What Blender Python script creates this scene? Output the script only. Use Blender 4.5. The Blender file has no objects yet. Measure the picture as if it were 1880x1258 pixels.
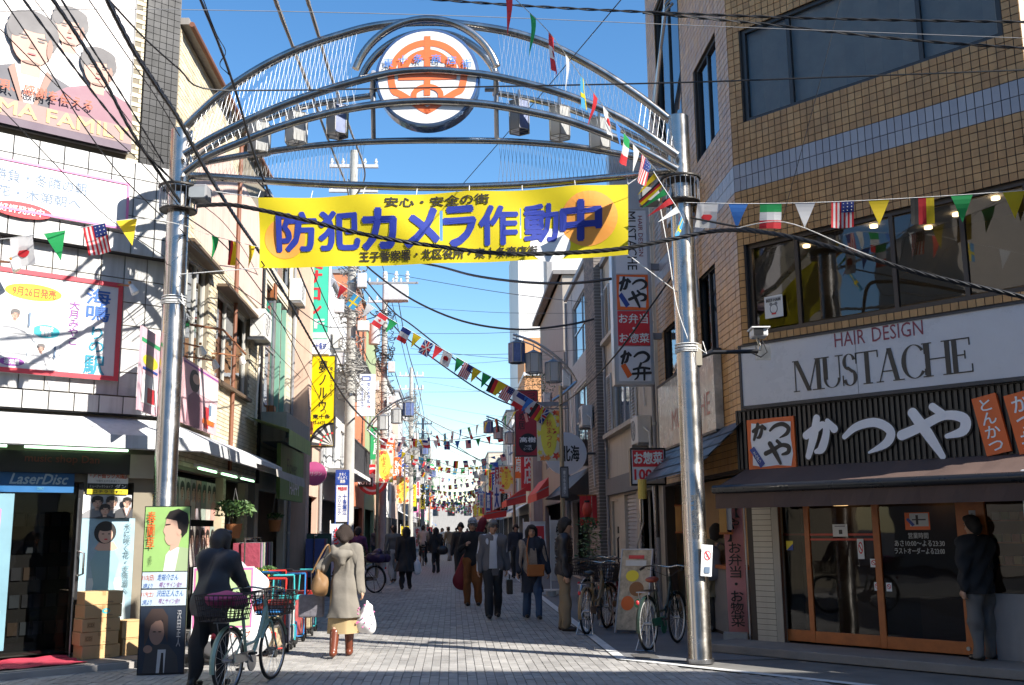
import bpy, math, random
import numpy as np
from mathutils import Vector, Matrix
from mathutils.geometry import tessellate_polygon
random.seed(7)
sc = bpy.context.scene
COL = sc.collection
# ------------------------------------------------------------------ camera
FPX, CH = 1900.0, 1.56                      # focal length in photo pixels (1880 wide), eye height
_vs = np.array([832-940, 972-629, FPX]); _vz = np.array([819-940, -9780-629, FPX])
_y = _vs/np.linalg.norm(_vs); _z = _vz-_y*(_vz@_y); _z /= np.linalg.norm(_z); _x = np.cross(_y, _z)
RW = np.array([_x, _y, _z])                 # street axes (X across, Y along, Z up) from the vanishing points
cd = bpy.data.cameras.new('camera'); cam = bpy.data.objects.new('camera', cd); COL.objects.link(cam)
cd.sensor_width = 36; cd.lens = 36*FPX/1880; cd.clip_end = 2000; cd.clip_start = .1
_m = np.eye(4); _m[:3, 0] = RW[:, 0]; _m[:3, 1] = -RW[:, 1]; _m[:3, 2] = -RW[:, 2]; _m[2, 3] = CH
cam.matrix_world = Matrix(_m.tolist()); sc.camera = cam
# ------------------------------------------------------------------ light
SUN_EL, SUN_H = math.radians(38.5), (.805, -.593)
w = bpy.data.worlds.new('World'); sc.world = w; w.use_nodes = True
nt = w.node_tree; nt.nodes.clear()
sky = nt.nodes.new('ShaderNodeTexSky'); sky.sky_type = 'NISHITA'; sky.sun_disc = False
sky.sun_elevation = SUN_EL; sky.sun_rotation = math.atan2(SUN_H[0], SUN_H[1]); sky.air_density = 1.0; sky.dust_density = .3; sky.ozone_density = 1.2
bg = nt.nodes.new('ShaderNodeBackground'); bg.inputs[1].default_value = .088
wo = nt.nodes.new('ShaderNodeOutputWorld'); hs = nt.nodes.new('ShaderNodeHueSaturation'); hs.inputs['Saturation'].default_value = 1.3; hs.inputs['Value'].default_value = 1.2; nt.links.new(sky.outputs[0], hs.inputs['Color']); nt.links.new(hs.outputs[0], bg.inputs[0]); nt.links.new(bg.outputs[0], wo.inputs[0])
sd = bpy.data.lights.new('sun', 'SUN'); sd.energy = 5.0; sd.angle = math.radians(.5); sd.color = (1, .95, .87)
so = bpy.data.objects.new('sun', sd); COL.objects.link(so)
so.rotation_euler = Vector((SUN_H[0]*math.cos(SUN_EL), SUN_H[1]*math.cos(SUN_EL), math.sin(SUN_EL))).to_track_quat('Z', 'Y').to_euler()
sc.view_settings.view_transform = 'Standard'; sc.view_settings.look = 'None'; sc.view_settings.gamma = 1; sc.view_settings.exposure = 1.12
sc.view_settings.use_curve_mapping = False
sc.render.engine = 'CYCLES'; sc.cycles.use_denoising = True; sc.cycles.max_bounces = 7; sc.cycles.transparent_max_bounces = 12
sc.cycles.diffuse_bounces = 3; sc.cycles.glossy_bounces = 3; sc.cycles.sample_clamp_indirect = 6; sc.cycles.caustics_reflective = False; sc.cycles.caustics_refractive = False

# ------------------------------------------------------------------ helpers: pixel of the photo -> point on a real plane
def ray(px, py): return RW @ np.array([px-940, py-629, FPX])
def gnd(px, py, z=0.):
    d = ray(px, py); t = (z-CH)/d[2]; return Vector((d[0]*t, d[1]*t, z))
def at(px, py, Y):
    d = ray(px, py)*(1/ray(px, py)[1])*Y; return Vector((d[0], d[1], d[2]+CH))
def proj(p):
    c = RW.T @ (np.array(p, float)-[0, 0, CH]); return 940+FPX*c[0]/c[2], 629+FPX*c[1]/c[2]
class Frame:                                  # a vertical plane; local x to the right seen from outside, -y outward, z up
    def __init__(s, o, deg):
        s.o = Vector((o[0], o[1], 0)); s.a = math.radians(deg); s.u = Vector((math.cos(s.a), math.sin(s.a), 0)); s.n = Vector((math.sin(s.a), -math.cos(s.a), 0))
    def px(s, px, py, d=0.):
        r = Vector(ray(px, py)); q = s.o+s.n*d; t = s.n.dot(q)/s.n.dot(r); p = r*t
        return (p-q).dot(s.u), p.z+CH
    def rect(s, x0, y0, x1, y1, d=0.):
        a = s.px(x0, y0, d); b = s.px(x1, y1, d); return (a[0], b[0], b[1], a[1])
    def w(s, x, z=0., d=0.): return s.o+s.u*x+s.n*d+Vector((0, 0, z))
LF = Frame((-3.89, 14.03), 37.5); LS = Frame((-3.89, 14.03), 90); RF = Frame((3.95, 13.7), -49.6); RS = Frame((3.95, 13.7), -90)
GATE = Frame((-3.48, 12.85), math.degrees(math.atan2(12.37-12.85, 6.35)))

# ------------------------------------------------------------------ materials
MATS = {}
def M(name, col=None, rough=.6, metal=0., var=.1, scale=2.5, bump=0., bscale=30., grime=0., emit=0., spec=.5, sheen=0., world=False):
    if name in MATS: return MATS[name]
    m = bpy.data.materials.new(name); MATS[name] = m; m.use_nodes = True; m.diffuse_color = (*col, 1)
    t = m.node_tree; N = t.nodes; L = t.links; p = N['Principled BSDF']
    p.inputs['Base Color'].default_value = (*col, 1); p.inputs['Roughness'].default_value = rough; p.inputs['Metallic'].default_value = metal
    p.inputs['Specular IOR Level'].default_value = spec
    if emit: p.inputs['Emission Color'].default_value = (*col, 1); p.inputs['Emission Strength'].default_value = emit
    if sheen: p.inputs['Sheen Weight'].default_value = sheen
    if var or bump or grime:
        tc = N.new('ShaderNodeNewGeometry' if world else 'ShaderNodeTexCoord'); src = tc.outputs['Position' if world else 'Object']
    if var:
        n = N.new('ShaderNodeTexNoise'); n.inputs['Scale'].default_value = scale; n.inputs['Detail'].default_value = 5; n.inputs['Roughness'].default_value = .65
        L.new(src, n.inputs['Vector'])
        mr = N.new('ShaderNodeMapRange'); mr.inputs[1].default_value = .3; mr.inputs[2].default_value = .7; mr.inputs[3].default_value = 1-var; mr.inputs[4].default_value = 1+var
        L.new(n.outputs[0], mr.inputs[0])
        mx = N.new('ShaderNodeVectorMath'); mx.operation = 'SCALE'; mx.inputs[0].default_value = col; L.new(mr.outputs[0], mx.inputs['Scale']); out = mx.outputs[0]
        if grime:
            mp = N.new('ShaderNodeMapping'); mp.inputs['Scale'].default_value = (6, 6, .5); L.new(src, mp.inputs[0])
            g = N.new('ShaderNodeTexNoise'); g.inputs['Scale'].default_value = 1.6; g.inputs['Detail'].default_value = 6; L.new(mp.outputs[0], g.inputs['Vector'])
            gr = N.new('ShaderNodeMapRange'); gr.inputs[1].default_value = .48; gr.inputs[2].default_value = .75; gr.inputs[3].default_value = 0; gr.inputs[4].default_value = grime; L.new(g.outputs[0], gr.inputs[0])
            mi = N.new('ShaderNodeMix'); mi.data_type = 'RGBA'; mi.inputs[7].default_value = (col[0]*.32, col[1]*.29, col[2]*.25, 1); L.new(gr.outputs[0], mi.inputs[0]); L.new(out, mi.inputs[6]); out = mi.outputs[2]
        L.new(out, p.inputs['Base Color'])
        rr = N.new('ShaderNodeMapRange'); rr.inputs[1].default_value = .3; rr.inputs[2].default_value = .7; rr.inputs[3].default_value = max(.02, rough-.08); rr.inputs[4].default_value = min(1, rough+.08)
        L.new(n.outputs[0], rr.inputs[0]); L.new(rr.outputs[0], p.inputs['Roughness'])
    if bump:
        n2 = N.new('ShaderNodeTexNoise'); n2.inputs['Scale'].default_value = bscale; n2.inputs['Detail'].default_value = 4; L.new(src, n2.inputs['Vector'])
        b = N.new('ShaderNodeBump'); b.inputs['Strength'].default_value = bump; b.inputs['Distance'].default_value = .02; L.new(n2.outputs[0], b.inputs['Height']); L.new(b.outputs[0], p.inputs['Normal'])
    return m
def glass(name, tint, refl=.12, rough=.02):
    if name in MATS: return MATS[name]
    m = bpy.data.materials.new(name); MATS[name] = m; m.use_nodes = True; t = m.node_tree; N = t.nodes; L = t.links
    N.remove(N['Principled BSDF']); o = N['Material Output']
    tr = N.new('ShaderNodeBsdfTransparent'); tr.inputs[0].default_value = (*tint, 1)
    gl = N.new('ShaderNodeBsdfGlossy'); gl.inputs['Roughness'].default_value = rough; gl.inputs[0].default_value = (.95, .97, 1, 1)
    lw = N.new('ShaderNodeFresnel'); lw.inputs[0].default_value = 1.5
    mr = N.new('ShaderNodeMapRange'); mr.inputs[1].default_value = 0; mr.inputs[2].default_value = 1; mr.inputs[3].default_value = refl; mr.inputs[4].default_value = .8+.2*refl
    L.new(lw.outputs[0], mr.inputs[0])
    tc = N.new('ShaderNodeTexCoord'); n = N.new('ShaderNodeTexNoise'); n.inputs['Scale'].default_value = 1.3; L.new(tc.outputs['Object'], n.inputs['Vector'])
    b = N.new('ShaderNodeBump'); b.inputs['Strength'].default_value = .06; b.inputs['Distance'].default_value = .05; L.new(n.outputs[0], b.inputs['Height']); L.new(b.outputs[0], gl.inputs['Normal'])
    mx = N.new('ShaderNodeMixShader'); L.new(mr.outputs[0], mx.inputs[0]); L.new(tr.outputs[0], mx.inputs[1]); L.new(gl.outputs[0], mx.inputs[2]); L.new(mx.outputs[0], o.inputs[0])
    return m
def thin(name, col, tl=.5):                  # cloth or paper that lets light through
    if name in MATS: return MATS[name]
    m = M(name, col, .7, var=.05); N = m.node_tree.nodes; L = m.node_tree.links; p = N['Principled BSDF']; t = N.new('ShaderNodeBsdfTranslucent'); t.inputs[0].default_value = (*col, 1)
    mx = N.new('ShaderNodeMixShader'); mx.inputs[0].default_value = tl; L.new(p.outputs[0], mx.inputs[1]); L.new(t.outputs[0], mx.inputs[2]); L.new(mx.outputs[0], N['Material Output'].inputs[0]); return m
WHITE = M('white_paint', (.78, .78, .76), .45, var=.05, grime=.12); OFFW = M('off_white', (.66, .64, .6), .55, var=.06, grime=.2)
BLACK = M('black_paint', (.012, .012, .014), .4, var=.1); DARK = M('dark_interior', (.02, .018, .016), .8, var=.2)
CHAR = M('charcoal', (.045, .045, .05), .5); GREY = M('mid_grey', (.25, .25, .26), .55, grime=.2); LGREY = M('light_grey', (.5, .5, .51), .5, grime=.15)
RED = M('sign_red', (.62, .03, .04), .4, var=.05); ORG = M('sign_orange', (.8, .14, .02), .4, var=.05); YEL = M('sign_yellow', (.85, .66, .03), .4, var=.05)
BLUE = M('sign_blue', (.02, .06, .3), .4, var=.05); GREEN = M('sign_green', (.03, .32, .12), .4, var=.05); PINK = M('sign_pink', (.75, .2, .42), .4, var=.05)
CHROME = M('stainless_steel', (.47, .44, .4), .25, 1, var=.12, scale=3, grime=.25); STEEL = M('dull_steel', (.38, .38, .39), .35, 1, var=.15)
ALU = M('aluminium_frame', (.5, .5, .5), .35, .7, var=.06); RUBBER = M('black_rubber', (.015, .015, .015), .7); CABLE = M('black_cable', (.012, .012, .014), .5, var=.1)
CONC = M('concrete', (.4, .39, .36), .85, var=.15, bump=.3, grime=.3); WOOD = M('orange_wood', (.44, .13, .03), .4, var=.2, scale=6)
GLASSD = glass('dark_glass', (.42, .43, .43), .0); GLASSB = glass('blue_window_glass', (.35, .42, .5), .22)
PSH = M('print_shade', (.3, .17, .13), .6, var=0)
CURT = M('blue_grey_curtain', (.2, .27, .34), .8, var=.15, scale=5); SKIN = M('skin', (.52, .3, .2), .5, var=.04)

# ------------------------------------------------------------------ mesh builder
class B:
    def __init__(s): s.v = []; s.f = []; s.m = []
    def add(s, vs, fs, mi=0):
        o = len(s.v); s.v.extend([tuple(q) for q in vs]); s.f.extend([tuple(i+o for i in q) for q in fs]); s.m.extend([mi]*len(fs)); return s
    def box(s, x0, x1, y0, y1, z0, z1, mi=0, open_back=False):
        vs = [(x0, y0, z0), (x1, y0, z0), (x1, y1, z0), (x0, y1, z0), (x0, y0, z1), (x1, y0, z1), (x1, y1, z1), (x0, y1, z1)]
        fs = [(3, 2, 1, 0), (4, 5, 6, 7), (0, 1, 5, 4), (1, 2, 6, 5), (3, 0, 4, 7)]
        if not open_back: fs.append((2, 3, 7, 6))
        return s.add(vs, fs, mi)
    def tube(s, pts, r, n=8, closed=False, caps=True, mi=0):
        P = [Vector(p) for p in pts]; k = len(P); rs = r if isinstance(r, (list, tuple)) else [r]*k
        T = []
        for i in range(k):
            a = P[(i-1) % k] if (closed or i > 0) else P[i]; b = P[(i+1) % k] if (closed or i < k-1) else P[i]
            d = (b-a); T.append(d.normalized() if d.length > 1e-9 else Vector((0, 0, 1)))
        up = Vector((0, 0, 1)) if abs(T[0].z) < .9 else Vector((1, 0, 0)); nrm = (up-T[0]*up.dot(T[0])).normalized(); vs = []
        for i in range(k):
            nrm = nrm-T[i]*nrm.dot(T[i])
            if nrm.length < 1e-6: nrm = T[i].orthogonal()
            nrm = nrm.normalized(); bi = T[i].cross(nrm)
            for j in range(n):
                a = 2*math.pi*j/n; vs.append(P[i]+(nrm*math.cos(a)+bi*math.sin(a))*rs[i])
        fs = [];K = k if closed else k-1
        for i in range(K):
            a = i*n; b = ((i+1) % k)*n
            for j in range(n): fs.append((a+j, a+(j+1) % n, b+(j+1) % n, b+j))
        if caps and not closed: fs.append(tuple(range(n))[::-1]); fs.append(tuple((k-1)*n+j for j in range(n)))
        return s.add(vs, fs, mi)
    def cyl(s, a, b, r, r2=None, n=12, mi=0): return s.tube([a, b], [r, r if r2 is None else r2], n, mi=mi)
    def ring(s, c, R, r, ax='y', n=24, k=6, mi=0, a0=0, a1=None):
        full = a1 is None; a1 = 2*math.pi if full else a1; pts = []; m = n if full else n+1
        for i in range(m):
            a = a0+(a1-a0)*i/n; q = (R*math.cos(a), R*math.sin(a))
            pts.append({'y': (c[0]+q[0], c[1], c[2]+q[1]), 'z': (c[0]+q[0], c[1]+q[1], c[2]), 'x': (c[0], c[1]+q[0], c[2]+q[1])}[ax])
        return s.tube(pts, r, k, closed=full, mi=mi)
    def ell(s, c, rx, ry, rz, n=12, m=7, mi=0):
        vs = []; fs = []
        for i in range(m+1):
            t = math.pi*i/m
            for j in range(n):
                p = 2*math.pi*j/n; vs.append((c[0]+rx*math.sin(t)*math.cos(p), c[1]+ry*math.sin(t)*math.sin(p), c[2]+rz*math.cos(t)))
        for i in range(m):
            for j in range(n): fs.append((i*n+j, (i+1)*n+j, (i+1)*n+(j+1) % n, i*n+(j+1) % n))
        return s.add(vs, fs, mi)
    def flat(s, poly, y, mi=0):              # poly in (x, z), faces -y
        tr = tessellate_polygon([[Vector((p[0], p[1], 0)) for p in poly]]); fs = []
        for t in tr:
            a, b, c = (poly[i] for i in t); cr = (b[0]-a[0])*(c[1]-a[1])-(b[1]-a[1])*(c[0]-a[0])
            fs.append(tuple(t) if cr > 0 else tuple(t)[::-1])
        return s.add([(p[0], y, p[1]) for p in poly], fs, mi)
    def prism(s, poly, y0, y1, mi=0):        # front at y0
        s.flat(poly, y0, mi); n = len(poly)
        ar = sum(poly[i][0]*poly[(i+1) % n][1]-poly[(i+1) % n][0]*poly[i][1] for i in range(n))
        vs = [(p[0], y0, p[1]) for p in poly]+[(p[0], y1, p[1]) for p in poly]
        fs = [(i, (i+n), (i+1) % n+n, (i+1) % n) for i in range(n)]
        if ar < 0: fs = [q[::-1] for q in fs]
        s.add(vs, fs, mi); o = len(s.f); s.flat(poly, y1, mi)
        for i in range(o, len(s.f)): s.f[i] = s.f[i][::-1]
        return s
    def build(s, name, mats, parent=None, smooth=False, loc=None, bevel=0):
        me = bpy.data.meshes.new(name); me.from_pydata(s.v, [], s.f)
        if not isinstance(mats, (list, tuple)): mats = [mats]
        for q in mats: me.materials.append(q)
        if len(mats) > 1: me.polygons.foreach_set('material_index', s.m)
        if smooth: me.polygons.foreach_set('use_smooth', [True]*len(me.polygons))
        o = bpy.data.objects.new(name, me); COL.objects.link(o)
        if parent: o.parent = parent
        if loc is not None: o.location = loc
        if smooth and smooth != 'all': me.set_sharp_from_angle(angle=math.radians(40))
        if bevel: md = o.modifiers.new('bevel', 'BEVEL'); md.width = bevel; md.segments = 2; md.limit_method = 'ANGLE'
        return o
def tag(o, label=None, cat=None, group=None, kind=None):
    if label: o['label'] = label
    if cat: o['category'] = cat
    if group: o['group'] = group
    if kind: o['kind'] = kind
    return o
def thing(name, label, cat, loc=(0, 0, 0), rz=0., group=None, rx=0., ry=0.):
    o = bpy.data.objects.new(name, None); COL.objects.link(o); o.location = loc; o.rotation_euler = (rx, ry, rz); o.empty_display_size = .1
    return tag(o, label, cat, group)
def on(F, name, label, cat, x, z=0., d=0., group=None): return thing(name, label, cat, F.w(x, z, d), F.a, group)
def copy_tree(o, parent=None):
    c = o.copy(); COL.objects.link(c); c.parent = parent
    for ch in list(o.children): copy_tree(ch, c)
    return c
def ellp(cx, cz, rx, rz, n=24, a0=0, a1=2*math.pi): return [(cx+rx*math.cos(a0+(a1-a0)*i/n), cz+rz*math.sin(a0+(a1-a0)*i/n)) for i in range(n if abs(a1-a0) > 6.28 else n+1)]
def ribbon(pts):                              # pts: (x, z, width) -> brush stroke outline
    L = []; R = []; n = len(pts)
    for i in range(n):
        a = pts[max(i-1, 0)]; b = pts[min(i+1, n-1)]; dx, dz = b[0]-a[0], b[1]-a[1]; l = math.hypot(dx, dz) or 1; w = pts[i][2]/2
        L.append((pts[i][0]-dz/l*w, pts[i][1]+dx/l*w)); R.append((pts[i][0]+dz/l*w, pts[i][1]-dx/l*w))
    return L+R[::-1]
def smooth_pts(pts, k=5):
    out = []; n = len(pts)
    for i in range(n-1):
        p0, p1, p2, p3 = pts[max(i-1, 0)], pts[i], pts[i+1], pts[min(i+2, n-1)]
        for j in range(k):
            t = j/k; out.append(tuple(.5*((2*b)+(-a+c)*t+(2*a-5*b+4*c-d)*t*t+(-a+3*b-3*c+d)*t**3) for a, b, c, d in zip(p0, p1, p2, p3)))
    out.append(tuple(pts[-1])); return out
def stroke(b, pts, y, mi=0, k=6):
    q = smooth_pts(pts, k); n = len(q); r = ribbon(q); L, R = r[:n], r[n:][::-1]     # one strip, no overlaps, round ends
    for i in range(n-1): b.flat([L[i], L[i+1], R[i+1], R[i]], y, mi)
    for e, o in ((q[0], q[1]), (q[-1], q[-2])):
        a = math.atan2(e[1]-o[1], e[0]-o[0]); b.flat(ellp(e[0], e[1], e[2]/2, e[2]/2, 10, a-math.pi/2, a+math.pi/2), y, mi)
_txt = {}
def text_mesh(s, bold=0., res=2):
    key = (s, bold)
    if key not in _txt:
        c = bpy.data.curves.new('t', 'FONT'); c.body = s; c.offset = 0.; c.resolution_u = res; c.align_x = 'CENTER'; c.space_line = .95
        o = bpy.data.objects.new('t', c); COL.objects.link(o); me = bpy.data.meshes.new_from_object(o)
        v = np.zeros(len(me.vertices)*3); me.vertices.foreach_get('co', v); v = v.reshape(-1, 3)[:, :2]
        f = [tuple(p.vertices) for p in me.polygons]
        bpy.data.objects.remove(o); bpy.data.curves.remove(c); bpy.data.meshes.remove(me)
        mn = v.min(0); v = (v-mn)/np.maximum(v.max(0)-mn, 1e-6); _txt[key] = (v, f)
    return _txt[key]
def lettering(parent, s, x0, x1, z0, z1, y, mat, bold=.012, vert=False, shear=0., warp=None, name='lettering', xs=1.):
    if vert: s = '\n'.join(s)
    v, f = text_mesh(s, bold)
    b = B(); pts = [(x0+(x1-x0)*p[0]+shear*(p[1]-.5)*(z1-z0), y, z0+(z1-z0)*p[1]) for p in v]
    ex = bold; nl = s.count('\n')+1; em = (z1-z0)/nl/.9      # heavy weights: shifted copies, a hair apart in depth
    sh = [(0, 0)]+([(ex*em*math.cos(a*math.pi/3), ex*em*math.sin(a*math.pi/3)) for a in range(6)] if ex > .002 else [])
    for k, (ox, oz) in enumerate(sh):
        q = [(p[0]+ox*xs, p[1]-.0004*k, p[2]+oz) for p in pts]
        b.add([warp(p) for p in q] if warp else q, f)
    return b.build(name, mat, parent)
def art(parent, name, y, x0, x1, z0, z1, shapes):   # flat print in a unit square; shapes (material, polygon)
    b = B(); mats = []
    for i, (mt, poly) in enumerate(shapes):
        if mt not in mats: mats.append(mt)
        b.flat([(x0+(x1-x0)*min(1, max(0, p[0])), z0+(z1-z0)*min(1, max(0, p[1]))) for p in poly], y-.0012*i, mats.index(mt))
    return b.build(name, mats, parent)
RECT = [(0, 0), (1, 0), (1, 1), (0, 1)]
def rc(x0, z0, x1, z1): return [(x0, z0), (x1, z0), (x1, z1), (x0, z1)]
def portrait(cx, top, s, asp, hair, face, coat, shirt=None, turn=0., long_hair=False):
    """head and shoulders print, s = head height (unit square), asp = width/height of the poster"""
    k = s/asp; e = []
    if long_hair: e.append((hair, ellp(cx, top-s*.62, .5*k, .75*s)))
    e += [(coat, [(cx-1.15*k, top-3*s), (cx-1.1*k, top-1.55*s), (cx-.75*k, top-1.28*s), (cx-.3*k, top-1.1*s), (cx+.3*k, top-1.1*s), (cx+.75*k, top-1.28*s), (cx+1.1*k, top-1.55*s), (cx+1.15*k, top-3*s)])]
    if shirt: e.append((shirt, [(cx-.28*k, top-1.08*s), (cx+.28*k, top-1.08*s), (cx, top-2.1*s)]))
    e += [(face, [(cx-.17*k, top-1.25*s), (cx+.17*k, top-1.25*s), (cx+.17*k, top-.75*s), (cx-.17*k, top-.75*s)]),
          (hair, ellp(cx, top-.42*s, .46*k, .44*s)), (face, ellp(cx+turn*k, top-.6*s, .36*k, .45*s)),
          (hair, ellp(cx+turn*.4*k, top-.2*s, .42*k, .2*s)),
          (hair, ellp(cx+turn*.4*k-.3*k, top-.36*s, .14*k, .2*s)), (hair, ellp(cx+turn*.4*k+.32*k, top-.36*s, .12*k, .2*s)),
          *[(hair, ellp(cx+turn*k+q*.15*k, top-.55*s, .065*k, .018*s, 10)) for q in (-1, 1)], *[(hair, ellp(cx+turn*k+q*.16*k, top-.49*s, .09*k, .014*s, 10)) for q in (-1, 1)],
          (PSH, [(cx+turn*k-.02*k, top-.6*s), (cx+turn*k+.05*k, top-.72*s), (cx+turn*k-.06*k, top-.72*s)]), (PSH, ellp(cx+turn*k, top-1.0*s, .16*k, .03*s, 12)), (PSH, ellp(cx+turn*k+.3*k, top-.66*s, .05*k, .2*s, 12)),
          (RED, ellp(cx+turn*k, top-.83*s, .08*k, .016*s, 10))]
    if shirt: e += [(hair, [(cx-.1*k, top-1.17*s), (cx-.1*k, top-1.1*s), (cx+.1*k, top-1.17*s), (cx+.1*k, top-1.1*s)]), (PSH, [(cx-.28*k, top-1.08*s), (cx-.38*k, top-1.2*s), (cx-.03*k, top-2.1*s), (cx, top-2.1*s)]), (PSH, [(cx+.28*k, top-1.08*s), (cx+.38*k, top-1.2*s), (cx+.03*k, top-2.1*s), (cx, top-2.1*s)])]
    return e
def walls(F, name, mat, x0, x1, z0, z1, holes, depth=.14, parent=None, d=0., reveal=None):
    """front sheet with real openings and their reveals"""
    b = B(); xs = sorted({x0, x1, *[v for h in holes for v in h[:2] if x0 < v < x1]}); zs = sorted({z0, z1, *[v for h in holes for v in h[2:4] if z0 < v < z1]})
    for i in range(len(xs)-1):
        for j in range(len(zs)-1):
            cx, cz = (xs[i]+xs[i+1])/2, (zs[j]+zs[j+1])/2
            if any(h[0] < cx < h[1] and h[2] < cz < h[3] for h in holes): continue
            b.add([(xs[i], -d, zs[j]), (xs[i+1], -d, zs[j]), (xs[i+1], -d, zs[j+1]), (xs[i], -d, zs[j+1])], [(0, 1, 2, 3)])
    for h in holes:
        a, c, e, g = h[:4]
        b.add([(a, -d, e), (c, -d, e), (c, -d, g), (a, -d, g), (a, depth, e), (c, depth, e), (c, depth, g), (a, depth, g)], [(0, 4, 5, 1), (1, 5, 6, 2), (2, 6, 7, 3), (3, 7, 4, 0)])
    return b.build(name, mat, parent)
def window(parent, x0, x1, z0, z1, y, frame=ALU, pane=GLASSB, nx=2, nz=1, fw=.04, back=CURT, split=None, backd=.12):
    b = B(); b.box(x0, x1, y-.03, y+.03, z0, z0+fw).box(x0, x1, y-.03, y+.03, z1-fw, z1).box(x0, x0+fw, y-.028, y+.028, z0+fw, z1-fw).box(x1-fw, x1, y-.028, y+.028, z0+fw, z1-fw)
    xs = [x0+fw+(x1-x0-2*fw)*q for q in (split or [i/nx for i in range(nx+1)])]; zs = [z0+fw+(z1-z0-2*fw)*i/nz for i in range(nz+1)]
    for q in xs[1:-1]: b.box(q-fw*.45, q+fw*.45, y-.026, y+.026, z0+fw, z1-fw)
    for q in zs[1:-1]: b.box(x0+fw, x1-fw, y-.024, y+.024, q-fw*.45, q+fw*.45)
    o = b.build('window', frame, parent)
    for i in range(len(xs)-1):
        for j in range(len(zs)-1):
            g = .02 if True else 0
            B().add([(xs[i]+g, y+.004*(i % 2), zs[j]+g), (xs[i+1]-g, y+.004*(i % 2), zs[j]+g), (xs[i+1]-g, y+.004*(i % 2), zs[j+1]-g), (xs[i]+g, y+.004*(i % 2), zs[j+1]-g)], [(0, 1, 2, 3)]).build('pane', pane, o)
    if back:
        c = B(); n = 14
        for i in range(n):
            a, e = x0+(x1-x0)*i/n, x0+(x1-x0)*(i+1)/n; c.add([(a, y+backd+.03*(i % 2), z0), (e, y+backd+.03*((i+1) % 2), z0), (e, y+backd+.03*((i+1) % 2), z1), (a, y+backd+.03*(i % 2), z1)], [(0, 1, 2, 3)])
        c.build('curtain', back, o)
    return o
def catenary(a, b, sag, n=16):
    a = Vector(a); b = Vector(b); return [a.lerp(b, i/n)-Vector((0, 0, sag*4*(i/n)*(1-i/n))) for i in range(n+1)]
# ================================================================== ground
GROUND = M('asphalt', (.075, .075, .08), .9, var=.2, bump=.4, bscale=60)
PAV = [M('paver_grey_%d' % i, c, .75, var=.26, scale=1.1, bump=.25, bscale=50, world=True) for i, c in enumerate([(.32, .306, .286), (.285, .272, .255), (.35, .335, .314)])]
PAVJ = M('paver_joint', (.15, .145, .135), .95, var=.2)
LINE = M('road_line_white', (.62, .62, .6), .7, var=.18, scale=9, grime=.2)
def brick_mat(name, cols, mortar, sx, sz, rough=.8, bump=.5, vert=True):
    m = bpy.data.materials.new(name); MATS[name] = m; m.use_nodes = True; N = m.node_tree.nodes; L = m.node_tree.links; p = N['Principled BSDF']; p.inputs['Roughness'].default_value = rough
    tc = N.new('ShaderNodeTexCoord'); mp = N.new('ShaderNodeMapping')
    if vert: mp.inputs['Rotation'].default_value = (math.pi/2, 0, 0)
    L.new(tc.outputs['Object'], mp.inputs[0]); bt = N.new('ShaderNodeTexBrick'); bt.inputs['Color1'].default_value = (*cols[0], 1); bt.inputs['Color2'].default_value = (*cols[1], 1); bt.inputs['Mortar'].default_value = (*mortar, 1)
    bt.inputs['Scale'].default_value = 1; bt.inputs['Brick Width'].default_value = sx; bt.inputs['Row Height'].default_value = sz; bt.inputs['Mortar Size'].default_value = .006
    L.new(mp.outputs[0], bt.inputs[0]); L.new(bt.outputs[0], p.inputs['Base Color'])
    b = N.new('ShaderNodeBump'); b.inputs['Strength'].default_value = bump; b.inputs['Distance'].default_value = .01; b.invert = True; L.new(bt.outputs[1], b.inputs['Height']); L.new(b.outputs[0], p.inputs['Normal'])
    return m
tag(B().add([(-300, -60, -.04), (300, -60, -.04), (300, 900, -.04), (-300, 900, -.04)], [(0, 1, 2, 3)]).build('ground', GROUND), kind='structure')
FARP = brick_mat('far_paving', [(.32, .306, .286), (.285, .272, .255)], (.12, .12, .12), .2, .1, .8, .2, vert=False)
tag(B().add([(-3.95, 31.9, -.006), (1.97, 31.9, -.006), (1.97, 400, -.006), (-3.95, 400, -.006)], [(0, 1, 2, 3)]).build('street_surface', FARP), kind='structure')
tag(B().add([(2.09, 12.6, -.004), (3.95, 12.6, -.004), (3.95, 400, -.004), (2.09, 400, -.004)], [(0, 1, 2, 3)]).build('pavement_strip', M('worn_asphalt', (.16, .16, .165), .85, var=.18, bump=.3)), kind='structure')
lp = [(2.03, 300), (2.03, 12.85), (2.86, 11.87), (9.5, 4.0)]
lb = B(); off = .065
for (a, b_) in zip(lp[:-1], lp[1:]):
    d = Vector((b_[0]-a[0], b_[1]-a[1])).normalized(); n = Vector((-d.y, d.x))*off
    lb.add([(a[0]+n.x, a[1]+n.y, .004), (a[0]-n.x, a[1]-n.y, .004), (b_[0]-n.x, b_[1]-n.y, .004), (b_[0]+n.x, b_[1]+n.y, .004)], [(0, 1, 2, 3)])
tag(lb.build('road_line', LINE), kind='structure')
pv = tag(B().add([(-12, 6, -.012), (9.5, 6, -.012), (9.5, 32, -.012), (-12, 32, -.012)], [(0, 1, 2, 3)]).build('paving', PAVJ), kind='structure')
PW, PL = .1, .2; cand = []
def paved(x, y):
    if LF.n.dot(Vector((x, y, 0))-LF.o) < .62 and y < 14.1: return False
    if y >= 13.2 and x < -3.9: return False
    if RF.n.dot(Vector((x, y, 0))-RF.o) < .35 and y < 14: return False
    if y > 12.85: return x < 1.93
    return (x-2.03)*.762+(y-12.85)*.648 < -.12 or x < 1.93     # kerb side of the bent white line stays asphalt
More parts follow.
